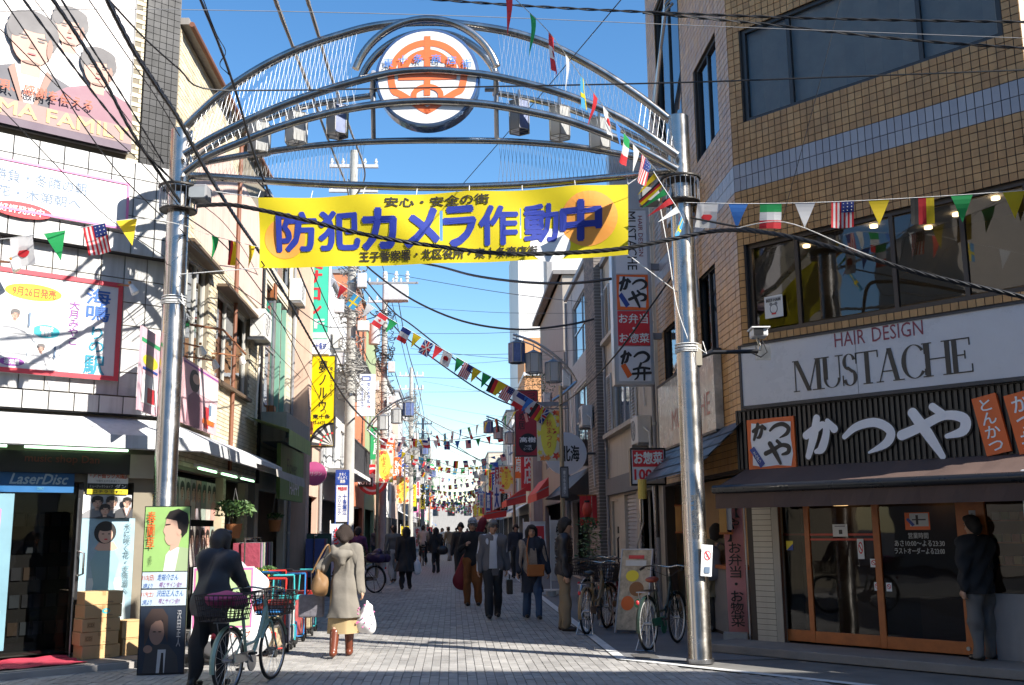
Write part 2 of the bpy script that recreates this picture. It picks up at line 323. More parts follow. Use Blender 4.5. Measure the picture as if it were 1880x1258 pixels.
for j in range(int((31.9-9.8)/PL)):
    for i in range(-100, 100):
        x = i*PW; y = 9.8+j*PL+(PL/2 if i % 2 else 0)
        if abs(x) > y*.62: continue
        if paved(x, y): cand.append((y, x))
cand.sort(); small = B()
pm = []
for t in range(3):
    g = .004; q = B().box(-PW/2+g, PW/2-g, -PL/2+g, PL/2-g, -.03, 0); del q.f[0]; del q.m[0]; pm.append(q)
pmesh = [pm[t].build('paver', PAV[t], pv) for t in range(3)]
seen = 0
inview = lambda y, x: -40 < proj((x, y, 0))[0] < 1920 and proj((x, y, 0))[1] < 1265
used = set(); near = [c for c in cand if inview(*c)][:300]; ns = set(near)
for k, (y, x) in enumerate(near):
    o = pmesh[k] if k < 3 else bpy.data.objects.new('paver', pmesh[random.randrange(3)].data)
    if k >= 3: COL.objects.link(o); o.parent = pv
    o.location = (x, y, random.uniform(-.003, .002)); o.rotation_euler = (random.gauss(0, .006), random.gauss(0, .006), 0)
for (y, x) in cand:
    if (y, x) in ns: continue
    g = .004; dz = random.uniform(-.003, .002); a, b_, c, e = x-PW/2+g, x+PW/2-g, y-PL/2+g, y+PL/2-g; t1, t2 = random.gauss(0, .001), random.gauss(0, .001)
    small.add([(a, c, dz+t1), (b_, c, dz-t1), (b_, e, dz+t2), (a, e, dz-t2), (a, c, -.03), (b_, c, -.03), (b_, e, -.03), (a, e, -.03)], [(0, 1, 2, 3), (0, 4, 5, 1), (1, 5, 6, 2), (3, 7, 4, 0)], random.randrange(3))
tag(small.build('paver_field', PAV, pv), kind='stuff')
gt = thing('drain_grate', 'narrow steel drain grate beside the white line by the parked bicycles', 'drain', (2.35, 13.1, 0))
for k in range(9): B().box(-.14, .14, -.2+.045*k, -.175+.045*k, -.01, .006).build('bar', M('grate_iron', (.1, .095, .09), .7), gt)
# ================================================================== brown tiled building (dark side)
TILE = [M('brown_tile_%d' % i, c, .38, var=.16, scale=4, spec=.4, bump=.05, world=True, grime=.32) for i, c in enumerate([(.52, .285, .108), (.48, .255, .094), (.56, .315, .124), (.44, .235, .088)])]
GTILE = [M('grey_tile_%d' % i, c, .4, var=.08, spec=.4) for i, c in enumerate([(.4, .4, .42), (.36, .36, .385)])]
GROUT = M('dark_grout', (.05, .042, .036), .9, var=.15)
EU = 3.95                                        # length of the angled shop front
W2 = (*RF.rect(1358, 62, 1843, 75)[:2], 7.12, 8.5)          # upper window
W2 = (W2[0], 3.74, 7.13, 8.52)
W1 = (.12, EU-.12, 4.1, 5.38)                                # salon window
brown = on(RF, 'tiled_building', 'brown square tiled corner building with grey tile bands above the black-signed restaurant', 'building', 0)
shop_hole = (.3, EU-.02, .1, 2.12)
front = walls(RF, 'wall', GROUT, 0, EU, 0, 12.3, [W2, W1, shop_hole, (.3, 3.7, 10.1, 11.5)], .18, brown)
# the rest of the shell: along the street, the end wall and the roof
fp = [RF.o, RF.w(EU), Vector((10.5, 15)), Vector((10.5, 19.5)), Vector((3.95, 19.5))]
inv = Matrix.Rotation(-RF.a, 4, 'Z') @ Matrix.Translation(-RF.o)
def loc(p, z): q = inv @ Vector((p[0], p[1], z)); return (q.x, q.y, q.z)
b = B()
for i in (1, 2, 3):
    a, c = fp[i], fp[(i+1) % 5]; b.add([loc(a, 0), loc(c, 0), loc(c, 12.3), loc(a, 12.3)], [(0, 1, 2, 3)])
b.add([loc(p, 12.3) for p in fp], [tuple(range(5))]); b.add([loc(p, 3.98) for p in fp], [tuple(range(5))]); b.add([loc(p, 6.9) for p in fp], [tuple(range(5))])
b.build('shell', M('end_wall_plaster', (.55, .47, .36), .8, var=.1, grime=.2), brown)
# street side wall with tiles, seen at a steep angle
bs = on(RS, 'street_wall_holder', '', '', 0); sidew = bs
S_H = [(-2.0, -.65, 7.35, 8.9), (-5.0, -3.0, 8.5, 11.5), (-2.35, -1.3, 3.85, 5.5), (-5.2, -4.0, 3.6, 5.2), (-5.6, -.25, .05, 2.3)]
sw = walls(RS, 'street_wall', GROUT, -5.8, 0, 0, 12.3, S_H, .18)
sw.parent = brown; sw.location = (0, 0, 0); sw.rotation_euler = (0, 0, RS.a-RF.a); bpy.data.objects.remove(bs)
def tile_wall(parent, holder, x0, x1, z0, z1, holes, pw, ph, band, mats, matsb, F, name, parts):
    """single glazed tiles set 8 mm proud of the grout; the largest ones in the picture stay single objects"""
    lst = []; g = .005
    nx = round((x1-x0)/pw)
    for j in range(int((z1-z0)/ph)):
        za = z0+j*ph
        isb = any(a-.01 <= za < c-.03 for a, c in band)
        for i in range(nx):
            xa = x0+(x1-x0)*i/nx; xb = x0+(x1-x0)*(i+1)/nx; zb = za+ph
            cx, cz = (xa+xb)/2, (za+zb)/2
            if any(h[0]-.005 < cx < h[1]+.005 and h[2]-.005 < cz < h[3]+.005 for h in holes): continue
            lst.append((xa, xb, za, zb, isb))
    for a, c in band:
        h = (c-a)/2
        lst = [t for t in lst if not t[4]]+[(x0+(x1-x0)*i/nx, x0+(x1-x0)*(i+1)/nx, a+h*k, a+h*(k+1), True) for i in range(nx) for k in (0, 1)] if len(band) == 1 else lst
    def area(t):
        p0 = proj(F.w(t[0], t[2])); p1 = proj(F.w(t[1], t[3])); ok = -10 < p0[0] < 1890 and -10 < p0[1] < 1268
        return abs((p1[0]-p0[0])*(p1[1]-p0[1])) if ok else 0
    lst.sort(key=area, reverse=True); big = B(); shared = {}
    for k, (xa, xb, za, zb, isb) in enumerate(lst):
        dz = random.uniform(0, .002); nb = len(mats)
        mi = nb+random.randrange(len(matsb)) if isb else random.choices(range(nb), [5, 4, 3, 1.5][:nb])[0]
        if k < parts:
            key = (mi, round(xb-xa, 3), round(zb-za, 3))
            if key not in shared:
                q = B().box(-(xb-xa)/2+g, (xb-xa)/2-g, -.008, .004, -(zb-za)/2+g, (zb-za)/2-g, open_back=True); o = q.build(name, (mats+matsb)[mi], holder); shared[key] = o.data
            else: o = bpy.data.objects.new(name, shared[key]); COL.objects.link(o); o.parent = holder
            o.location = ((xa+xb)/2, -dz, (za+zb)/2); o.rotation_euler = (random.gauss(0, .004), 0, random.gauss(0, .004))
        else:
            t = random.gauss(0, .0006)
            big.box(xa+g, xb-g, -.008-dz+t, .004, za+g, zb-g, mi, open_back=True)
    tag(big.build(name+'_field', mats+matsb, holder), kind='stuff')
PT = EU/40
tile_wall(brown, front, 0, EU, 4.0, 9.3, [W1, W2], PT, .098, [(6.156, 6.548)], TILE, GTILE, RF, 'tile', 300)
tile_wall(brown, sw, -5.8, 0, 2.334, 12.3, S_H, .21, .098, [(6.156, 6.548)], TILE, GTILE, RS, 'street_tile', 120)
# windows of the front
WF = M('dark_window_frame', (.05, .048, .047), .4, .3)
window(brown, *W2, .06, WF, glass('upper_window_glass', (.72, .74, .75), .0), split=[0, .2, .73, 1], fw=.06, back=M('blind_grey', (.46, .46, .44), .7, var=.12, scale=3), backd=.06)
window(brown, .3, 3.7, 10.1, 11.5, .06, WF, GLASSB, split=[0, .2, .73, 1], fw=.05)
ws = window(brown, *W1, .08, M('bronze_window_frame', (.06, .05, .045), .4, .4), glass('salon_glass', (.3, .31, .31), .04), split=[0, .19, .56, .8, 1], fw=.06, back=None)
B().box(.1, EU-.1, 1.4, 1.5, 4.0, 5.5).build('salon_back_wall', M('salon_interior', (.25, .22, .18), .8), brown)
B().box(.1, EU-.1, .12, 1.4, 5.4, 5.44).build('salon_ceiling', M('salon_ceiling_white', (.5, .48, .44), .8), brown)
b = B()
for (x, y) in [(.65, .7), (1.75, .5), (2.7, .8), (3.3, .5), (2.2, 1.1)]: b.cyl((x, y, 5.39), (x, y, 5.36), .05, n=12)
b.build('ceiling_lamp', M('warm_lamp', (1, .72, .4), emit=6, var=0), brown)
lettering(brown, 'BEST HAIR', .38, .6, 4.52, 4.56, .03, BLACK, name='sticker_text')
art(brown, 'window_sticker', .034, .35, .63, 4.3, 4.6, [(WHITE, RECT), (LGREY, rc(.08, .75, .92, .92)), (GREY, ellp(.5, .4, .22, .24)), (WHITE, ellp(.5, .4, .17, .18)), (GREY, ellp(.36, .62, .08, .08)), (GREY, ellp(.64, .62, .08, .08)), (RED, rc(.38, .14, .62, .22))])
# street side windows of the brown building
wbs = bpy.data.objects.new('street_windows', None)
for h, nx in zip(S_H[:4], (2, 2, 2, 1)):
    o = window(sw, *h, .07, WF, GLASSB, nx=nx, fw=.05)
b = B()
for k in range(3): b.tube([(-4.95+.2*k, -.06, 9.1+.1*k), (-4.9+.2*k, -.14, 9.3), (-3.2, -.16, 10.6+.12*k), (-3.1, -.05, 10.7+.12*k)], .03, 6)
b.build('guard_rail', STEEL, sw)

# ---- salon sign board
HS = on(RF, 'salon_sign', 'long white hair salon sign board with tall black serif letters above black slatted fascia', 'sign', 0, 0, .0)
mx0, mz0, mz1 = .05, 3.10, 3.94
b = B().box(mx0, EU-.03, -.16, -.002, mz0, mz1); b.build('panel', M('sign_panel_white', (.62, .63, .66), .3, var=.04), HS, bevel=.005)
b = B(); fr = .03
b.box(mx0-.02, EU-.01, -.175, -.155, mz0-.015, mz0+fr).box(mx0-.02, EU-.01, -.175, -.155, mz1-.012, mz1+.012).box(mx0-.02, mx0+.015, -.175, -.155, mz0+fr, mz1-.012); b.build('frame', CHAR, HS)
B().box(1.72, 1.726, -.1625, -.158, mz0+fr, mz1-.02).build('panel_joint', GREY, HS)
def rx(px, py, d=.16): return RF.px(px, py, d)
a = rx(1533, 638); c = rx(1694, 595)
MAROON = M('maroon_letter', (.22, .02, .05), .4, var=0)
lettering(HS, 'HAIR', a[0], a[0]+(c[0]-a[0])*.36, rx(1533, 638)[1], rx(1533, 612)[1], -.164, MAROON, .0)
lettering(HS, 'DESIGN', a[0]+(c[0]-a[0])*.44, c[0], rx(1533, 638)[1], rx(1533, 612)[1], -.164, MAROON, .0)
# hand-cut serif capitals: thick and thin stems with slab serifs, unit height
def serif(word, x0, x1, z0, z1, y):
    H = z1-z0; b = B(); th, tn, sf = .13, .035, .03
    def bar(x, wd, a=0, c=1): b.prism([(x, z0+a*H), (x+wd, z0+a*H), (x+wd, z0+c*H), (x, z0+c*H)], y, y+.004)
    def hb(x, xb, a, c): b.prism([(x, z0+a*H), (xb, z0+a*H), (xb, z0+c*H), (x, z0+c*H)], y-.0008, y+.004)
    def dg(xa, xb, wd, za=0, zb=1): b.prism([(xa, z0+za*H), (xa+wd, z0+za*H), (xb+wd, z0+zb*H), (xb, z0+zb*H)], y-.0016, y+.004)
    def arc(cx, cz, rx_, rz_, w0, w1, a0, a1):
        n = 22; o = []; q = []
        for i in range(n+1):
            a = a0+(a1-a0)*i/n; ww = w1+(w0-w1)*abs(math.cos(a)); o.append((cx+rx_*math.cos(a), cz+rz_*math.sin(a))); q.append((cx+(rx_-ww)*math.cos(a), cz+(rz_-ww*.55)*math.sin(a)))
        for i in range(n): b.flat([o[i], o[i+1], q[i+1], q[i]], y)
    wid = dict(M=1.0, U=.72, S=.56, T=.7, A=.8, C=.72, H=.82, E=.66); tot = sum(wid[ch] for ch in word)-.1*(len(word)-1); k = (x1-x0)/(tot*H); x = x0
    for ch in word:
        W_ = wid[ch]*H*k; T_, t_, s_ = th*H*k, tn*H, sf*H
        if ch == 'M': bar(x+.06*W_, t_); dg(x+.45*W_, x+.06*W_, T_); dg(x+.45*W_+T_*.35, x+.8*W_-t_, t_); bar(x+.8*W_-T_*.3, T_); hb(x, x+.2*W_, 0, .03); hb(x, x+.18*W_, .97, 1); hb(x+.62*W_, x+W_, 0, .03); hb(x+.72*W_, x+.98*W_, .97, 1)
        if ch == 'U': bar(x+.12*W_, T_, .28, 1); bar(x+.8*W_, t_, .28, 1); arc(x+.12*W_+(.68*W_+t_)/2, z0+.3*H, (.68*W_+t_)/2, .3*H, (T_+t_)/2, t_, math.pi, 2*math.pi); hb(x, x+.12*W_+T_*1.5, .97, 1); hb(x+.66*W_, x+W_, .97, 1)
        if ch == 'S': arc(x+.5*W_, z0+.74*H, .36*W_, .26*H, T_*.8, t_*1.1, math.pi*.08, math.pi*1.42); arc(x+.5*W_, z0+.26*H, .4*W_, .26*H, T_*.9, t_*1.1, -math.pi*.92, math.pi*.42); dg(x+.6*W_, x+.24*W_, T_*.95, .4, .6); bar(x+.84*W_, t_, .66, .98); bar(x+.1*W_, t_, .02, .34)
        if ch == 'T': bar(x+.5*W_-T_/2, T_); hb(x+.02*W_, x+.98*W_, .965, 1); hb(x+.3*W_, x+.7*W_, 0, .03); bar(x+.02*W_, t_, .78, .97); bar(x+.98*W_-t_, t_, .78, .97)
        if ch == 'A': dg(x+.1*W_, x+.5*W_-t_, t_); dg(x+.76*W_-T_/2, x+.46*W_-T_*.2, T_); hb(x+.26*W_, x+.66*W_, .3, .335); hb(x, x+.26*W_, 0, .03); hb(x+.6*W_, x+W_, 0, .03)
        if ch == 'C': arc(x+.56*W_, z0+.5*H, .5*W_, .51*H, T_, t_, math.pi*.22, math.pi*1.78); bar(x+.94*W_, t_, .68, .99); bar(x+.94*W_, t_, .06, .25)
        if ch == 'H': bar(x+.1*W_, T_); bar(x+.76*W_, T_); hb(x+.2*W_, x+.8*W_, .49, .525); [hb(x+q*W_, x+q*W_+T_*2.1, v, v+.03) for q in (.01, .66) for v in (0, .97)]
        if ch == 'E': bar(x+.14*W_, T_); hb(x, x+.92*W_, 0, .035); hb(x, x+.86*W_, .965, 1); hb(x+.2*W_, x+.66*W_, .5, .535); bar(x+.92*W_-t_, t_, .0, .24); bar(x+.86*W_-t_, t_, .78, 1); bar(x+.66*W_-t_, t_, .4, .64)
        x += W_-.1*H*k
    return b.build('lettering', M('letter_black', (.02, .018, .018), .4, var=0), HS)
a = rx(1458, 722); c = rx(1792, 685)
serif('MUSTACHE', a[0], c[0], rx(1462, 720)[1], rx(1458, 665)[1]+.01, -.166)

# ---- black slatted fascia with the brush-written shop name
KF = on(RF, 'restaurant_fascia', 'black ribbed fascia with big white brush letters and red square emblem over the awning', 'sign', 0)
fz0, fz1, fx0 = 2.3, 3.07, -.08
b = B().box(fx0, EU+.1, -.06, -.002, fz0, fz1); b.build('backing', BLACK, KF)
for i in range(58):
    x = fx0+.01+i*(EU-fx0)/58
    if i == 0: so_ = B().box(0, .036, -.09, -.061, fz0+.004, fz1-.004, open_back=True).build('slat', M('black_slat', (.03, .027, .026), .35), KF); so_.location.x = x
    else: o = bpy.data.objects.new('slat', so_.data); COL.objects.link(o); o.parent = KF; o.location.x = x
B().box(fx0-.03, fx0, -.1, 0, fz0, fz1).box(fx0-.03, EU+.1, -.1, -.0, fz1, fz1+.02).build('edge_trim', BLACK, KF)
q0 = RF.px(1372, 768, .1); q1 = RF.px(1464, 862, .1)
sx0, sx1, sz1, sz0 = q0[0], q1[0], RF.px(1372, 772, .1)[1], RF.px(1464, 862, .1)[1]
KB = M('brush_black', (.02, .018, .018), .5, var=0); KW = M('brush_white', (.86, .87, .89), .35, var=.03)
b = B().box(sx0, sx1, -.12, -.085, sz0, sz1); b.build('emblem_panel', ORG, KF)
art(KF, 'emblem_ground', -.122, sx0, sx1, sz0, sz1, [(KW, [(.09, .12), (.3, .08), (.6, .1), (.9, .07), (.95, .3), (.92, .6), (.94, .9), (.6, .93), (.3, .9), (.1, .93), (.07, .6), (.1, .35)])])
KA = [[(.10, .62, .13), (.3, .72, .14), (.5, .8, .1), (.56, .66, .12), (.44, .36, .14), (.3, .3, .07)], [(.36, .93, .12), (.27, .6, .14), (.12, .22, .1)], [(.6, .86, .08), (.74, .7, .13)]]
TU = [[(.05, .56, .09), (.3, .78, .13), (.66, .84, .15), (.92, .62, .15), (.84, .34, .14), (.5, .14, .04)]]
YA = [[(.04, .5, .13), (.3, .62, .12), (.64, .8, .11), (.9, .72, .13), (.88, .5, .12), (.66, .42, .06)], [(.5, .98, .1), (.62, .84, .1)], [(.22, .9, .13), (.4, .5, .14), (.58, .06, .08)]]
def brush(parent, chars, boxes, y, mat, name='brush_letter', edge=None, wk=1.):
    for ch, (x0, x1, z0, z1) in zip(chars, boxes):
        b = B(); e = B()
        for ks, s_ in enumerate(ch):
            s2 = (x1-x0+z1-z0)/2*wk
            stroke(b, [(x0+(x1-x0)*p[0], z0+(z1-z0)*p[1], p[2]*s2) for p in s_], y-.0015*ks)
            if edge: stroke(e, [(x0+(x1-x0)*p[0], z0+(z1-z0)*p[1], p[2]*s2+.035) for p in s_], y+.008-.0015*ks)
        o = b.build(name, mat, parent)
        if edge: e.build('letter_edge', edge, o)
ew, eh = sx1-sx0, sz1-sz0
brush(KF, [KA, TU, YA], [(sx0+.1*ew, sx0+.5*ew, sz0+.52*eh, sz0+.93*eh), (sx0+.48*ew, sx0+.92*ew, sz0+.56*eh, sz0+.92*eh), (sx0+.36*ew, sx0+.92*ew, sz0+.1*eh, sz0+.56*eh)], -.126, KB, 'emblem_letter', None, 1.35)
art(KF, 'emblem_tag', -.128, sx0, sx1, sz0, sz1, [(BLUE, [(.04, .42), (.14, .48), (.36, .14), (.26, .06)])])
lettering(KF, 'とんかつ', -.035, .035, -.12, .12, 0, KW, .02, True, name='tag_letters').matrix_local = Matrix.Translation((sx0+.2*ew, -.131, sz0+.275*eh)) @ Matrix.Rotation(math.radians(-32), 4, 'Y') @ Matrix.Diagonal((.7, 1, .7, 1))
p = lambda px, py: RF.px(px, py, .1)
def pbox(x0, y0, x1, y1): a = p(x0, y0); c = p(x1, y1); m = p(x0, y1); return (a[0], c[0], (m[1]+c[1])/2, (a[1]+p(x1, y0)[1])/2)
brush(KF, [KA, TU, YA], [pbox(1472, 760, 1560, 858), pbox(1545, 765, 1648, 842), pbox(1648, 745, 1792, 845)], -.125, KW, 'shop_name_letter', KB, 1.25)
def tilted(px, py, w_, h_, ang, s, parent=KF):
    q = p(px, py); mt = Matrix.Translation((q[0], -.12, q[1])) @ Matrix.Rotation(math.radians(ang), 4, 'Y')
    o = B().box(-w_/2, w_/2, -.02, .03, -h_/2, h_/2).build('red_plaque', ORG, parent); o.matrix_local = mt
    l = lettering(parent, s, -w_*.3, w_*.3, -h_*.44, h_*.44, -.023, KW, .015, True, name='plaque_letters'); l.matrix_local = mt
tilted(1822, 780, .27, .66, -10, 'とんかつ'); tilted(1885, 775, .3, .66, -10, 'かつ丼')
lettering(KF, '', 0, 1, 0, 1, 0, KW) if False else None

# ---- awning
AW = on(RF, 'shop_awning', 'brown canvas awning with dark front roller over the wooden restaurant doors', 'awning', 0)
AWM = M('brown_canvas', (.1, .062, .05), .8, var=.12, bump=.15, bscale=80); AD = .78; ax0, ax1 = .0, EU+.35
b = B(); n = 24
for i in range(n):
    a, c = ax0+(ax1-ax0)*i/n, ax0+(ax1-ax0)*(i+1)/n; s1, s2 = .012*math.sin(i*2.02), .012*math.sin((i+1)*2.02)
    b.add([(a, -.1, 2.3), (c, -.1, 2.3), (c, -AD*.5, 2.18+s2), (a, -AD*.5, 2.18+s1), (c, -AD, 2.05), (a, -AD, 2.05)], [(3, 2, 1, 0), (5, 4, 2, 3)])
b.build('canvas', AWM, AW, smooth='all')
b = B(); b.tube([(ax0-.02, -AD-.02, 2.02), (ax1, -AD-.02, 2.02)], .055, 14); b.build('roller', M('roller_black', (.02, .02, .022), .3), AW, smooth=True)
b = B(); n = 40
for i in range(n):
    a, c = ax0+(ax1-ax0)*i/n, ax0+(ax1-ax0)*(i+1)/n; f_ = lambda k: -AD-.02+.012*math.sin(k*1.3)
    b.add([(a, -AD-.02, 1.98), (c, -AD-.02, 1.98), (c, f_(i+1), 1.78), (a, f_(i), 1.78)], [(3, 2, 1, 0)])
b.build('valance', AWM, AW)
b = B(); b.tube([(ax0, -.1, 2.28), (ax0+.0, -AD, 2.03)], .015, 6); b.tube([(.9, -.02, 2.02), (1.2, -.42, 2.08), (.95, -AD, 2.02)], .02, 6); b.tube([(3, -.02, 2.02), (3.3, -.42, 2.08), (3.05, -AD, 2.02)], .02, 6); b.build('folding_arm', CHAR, AW)

# ---- restaurant front: wooden sliding doors, column, interior
RS_ = on(RF, 'restaurant_shop_unit', 'dark glazed restaurant front with orange wooden sliding doors beneath the brown awning', 'shop front', 0)
def fx(px, py=1100, d=0.): return RF.px(px, py, d)[0]
CRM = M('cream_siding', (.55, .5, .4), .7, var=.06, grime=.15)
for k in range(29):
    z = .1+k*.07
    b = B().box(.015, .3, -.02, .1, z, z+.064); b.build('cream_board', CRM, RS_)
B().box(.3, .4, -.015, .1, .1, 2.12).build('grey_post', M('beige_post', (.42, .38, .31), .7), RS_)
WD = WOOD; d0, d1, d2, d3 = fx(1432, 1150), fx(1487, 1150), fx(1618, 1150), fx(1785, 1150)
def door(x0, x1, y, st, name='sliding_door'):
    o = B().box(x0, x0+st, y, y+.04, .12, 2.1).box(x1-st, x1, y, y+.04, .12, 2.1).box(x0+st, x1-st, y+.002, y+.038, .12, .26).box(x0+st, x1-st, y+.002, y+.038, 2.0, 2.1).build(name, WD, RS_, bevel=.004)
    B().add([(x0+st, y+.02, .26), (x1-st, y+.02, .26), (x1-st, y+.02, 2.0), (x0+st, y+.02, 2.0)], [(0, 1, 2, 3)]).build('pane', GLASSD, o)
    return o
B().box(.4, d0, 0, .05, .1, 2.12).build('post', WD, RS_)
door(d0, d1+.03, .06, .06); door(d1-.02, d2+.03, .03, .07); door(d2-.02, d3, .0, .08)
B().box(d3, d3+.25, -.02, .06, .1, 2.12).build('post', WD, RS_)
b = B().box(d0, d1, .09, .1, 1.43, 1.46); b.box(d1, d2, .06-.02, .045, 1.43, 1.455).box(d1, d2, .04, .045, 1.37, 1.395).build('door_stripe', M('red_stripe', (.5, .05, .02), .4), RS_)
B().cyl((d3-.06, -.012, .19), (d3-.06, -.002, .19), .022, n=12).build('door_lock', STEEL, RS_)
b = B().box(d3-.05, d3-.03, -.045, -.001, .9, 1.05); b.build('door_handle', BLACK, RS_)
B().box(d3+.25, EU, -.01, .05, .1, .75).box(d3+.25, EU, 0, .05, .75, .8).build('display_base', GREY, RS_)
B().add([(d3+.25, .02, .8), (EU, .02, .8), (EU, .02, 2.1), (d3+.25, .02, 2.1)], [(0, 1, 2, 3)]).build('display_pane', GLASSD, RS_)
b = B()
for r_ in range(4):
    b.box(d3+.25, EU, .06, .3, 1.1+r_*.24, 1.115+r_*.24)
b.build('display_shelf', WOOD, RS_)
FOOD = [M('food_%d' % i, c, .5) for i, c in enumerate([(.5, .3, .1), (.6, .6, .55), (.45, .08, .04), (.15, .25, .08), (.7, .5, .2)])]
for r_ in range(4):
    for c_ in range(7):
        x = d3+.29+c_*.1
        if x < EU-.05: b = B(); b.box(x, x+.08, .08, .14, 1.116+r_*.24, 1.2+r_*.24); b.build('menu_card', FOOD[(r_*3+c_*2) % 5], RS_)
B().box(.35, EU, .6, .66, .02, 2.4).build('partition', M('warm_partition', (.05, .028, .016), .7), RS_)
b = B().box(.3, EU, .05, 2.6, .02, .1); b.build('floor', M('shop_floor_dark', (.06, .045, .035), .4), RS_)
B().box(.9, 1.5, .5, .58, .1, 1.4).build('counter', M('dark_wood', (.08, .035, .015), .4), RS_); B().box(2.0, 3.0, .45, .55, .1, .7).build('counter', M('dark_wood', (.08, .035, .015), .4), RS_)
b = B(); b.cyl((1.1, .35, 1.9), (1.1, .35, 1.8), .06, .09); b.cyl((2.3, .4, 1.95), (2.3, .4, 1.85), .06, .09); b.build('pendant_lamp', M('dim_lamp', (1, .6, .25), emit=2.5, var=0), RS_)
KWT = M('window_print', (.6, .6, .58), .5, var=0)
yy = -.004+.02
def glt(s, x0, y0, x1, y1, m=KWT, bold=.004, d=0.): a = RF.px(x0, y1, d); c = RF.px(x1, y0, d); lettering(RS_, s, a[0], c[0], a[1], a[1]+(c[1]-a[1] if c[1]-a[1] < .2 else .05), .014-d, m, bold, name='door_lettering')
glt('営業時間', 1667, 978, 1703, 989); glt('あさ10:00～よる23:30', 1642, 992, 1733, 1003); glt('ラストオーダーよる23:00', 1642, 1006, 1733, 1017)
def sticker(px, py, w_, h_, shapes, y=.012): q = RF.px(px, py); return art(RS_, 'door_sticker', y, q[0]-w_/2, q[0]+w_/2, q[1]-h_/2, q[1]+h_/2, shapes)
NOS = lambda: [(WHITE, RECT), (RED, ellp(.5, .55, .36, .3)), (WHITE, ellp(.5, .55, .27, .22)), (RED, [(.22, .68), (.3, .75), (.78, .42), (.7, .35)])]
sticker(1578, 1008, .085, .24, NOS(), .03); sticker(1602, 1034, .09, .1, NOS(), .03); sticker(1608, 1077, .07, .1, NOS(), .03); sticker(1632, 1078, .07, .1, NOS(), .002)
sticker(1540, 974, .2, .15, [(WHITE, RECT), (GREY, rc(.15, .8, .85, .88)), (BLACK, rc(.42, .2, .65, .55))], .03)
sticker(1444, 1002, .1, .12, [(YEL, RECT), (BLUE, [(0, 0), (1, 0), (1, .7)])], .075)
sticker(1683, 957, .3, .2, [(ORG, RECT), (KWT, rc(.2, .2, .95, .95)), (KB, rc(.3, .55, .85, .62)), (KB, rc(.45, .3, .55, .85)), (BLUE, [(.05, .6), (.15, .7), (.4, .3), (.3, .2)])], .012)
sticker(1788, 962, .075, .3, [(LGREY, RECT), (GREY, rc(.3, .1, .6, .9))], -.025)
# step
b = B().box(-.35, EU+3, -.72, 0, 0, .1); st = b.build('step', M('step_concrete', (.24, .22, .2), .85, var=.15, bump=.3), RS_, bevel=.01)
# ================================================================== cream brick music shop on the sunny corner
CB = [M('cream_brick_%d' % i, c, .75, var=.1, bump=.15) for i, c in enumerate([(.62, .54, .38), (.57, .48, .33), (.66, .58, .43)])]
CGR = M('brick_joint', (.23, .2, .15), .9)
PANW = M('white_panel', (.52, .515, .5), .4, var=.08, grime=.4); JNT = M('black_joint', (.02, .02, .022), .8)
ms = on(LF, 'music_shop', 'cream brick music shop on the corner with billboards and white panel bands', 'building', 0)
RH = 8.75; LX = -7.5
dx0, dx1 = LF.px(5, 1100)[0], LF.px(140, 1100)[0]
holeD = (dx0, dx1, .1, 2.2)
fw_ = walls(LF, 'wall', CGR, LX, 0, 0, 9.6, [holeD, (-.88, -.32, .1, 2.2)], .3, ms)
LSW = [(.62, 2.28, 3.75, 5.66), (2.95, 5.62, 4.02, 5.55)]
shopS = (.55, 5.9, .05, 2.45)
lw_ = walls(LS, 'side_wall', CGR, 0, 6.75, 0, RH, LSW+[shopS], .16)
lw_.parent = ms; lw_.rotation_euler = (0, 0, LS.a-LF.a)
inv2 = Matrix.Rotation(-LF.a, 4, 'Z') @ Matrix.Translation(-LF.o)
def loc2(x, y, z): q = inv2 @ Vector((x, y, z)); return (q.x, q.y, q.z)
b = B(); pl = [(-3.89, 14.03), (-3.89, 20.78), (-10.5, 20.78), LF.w(LX)]
b.add([loc2(p[0], p[1], RH-.02) for p in pl], [(0, 1, 2, 3)]); b.add([loc2(p[0], p[1], 2.6) for p in pl], [(0, 1, 2, 3)])
for i in (1, 2): b.add([loc2(pl[i][0], pl[i][1], 0), loc2(pl[i+1][0], pl[i+1][1], 0), loc2(pl[i+1][0], pl[i+1][1], RH), loc2(pl[i][0], pl[i][1], RH)], [(0, 1, 2, 3)])
b.build('shell', M('rear_plaster', (.5, .45, .38), .85), ms)
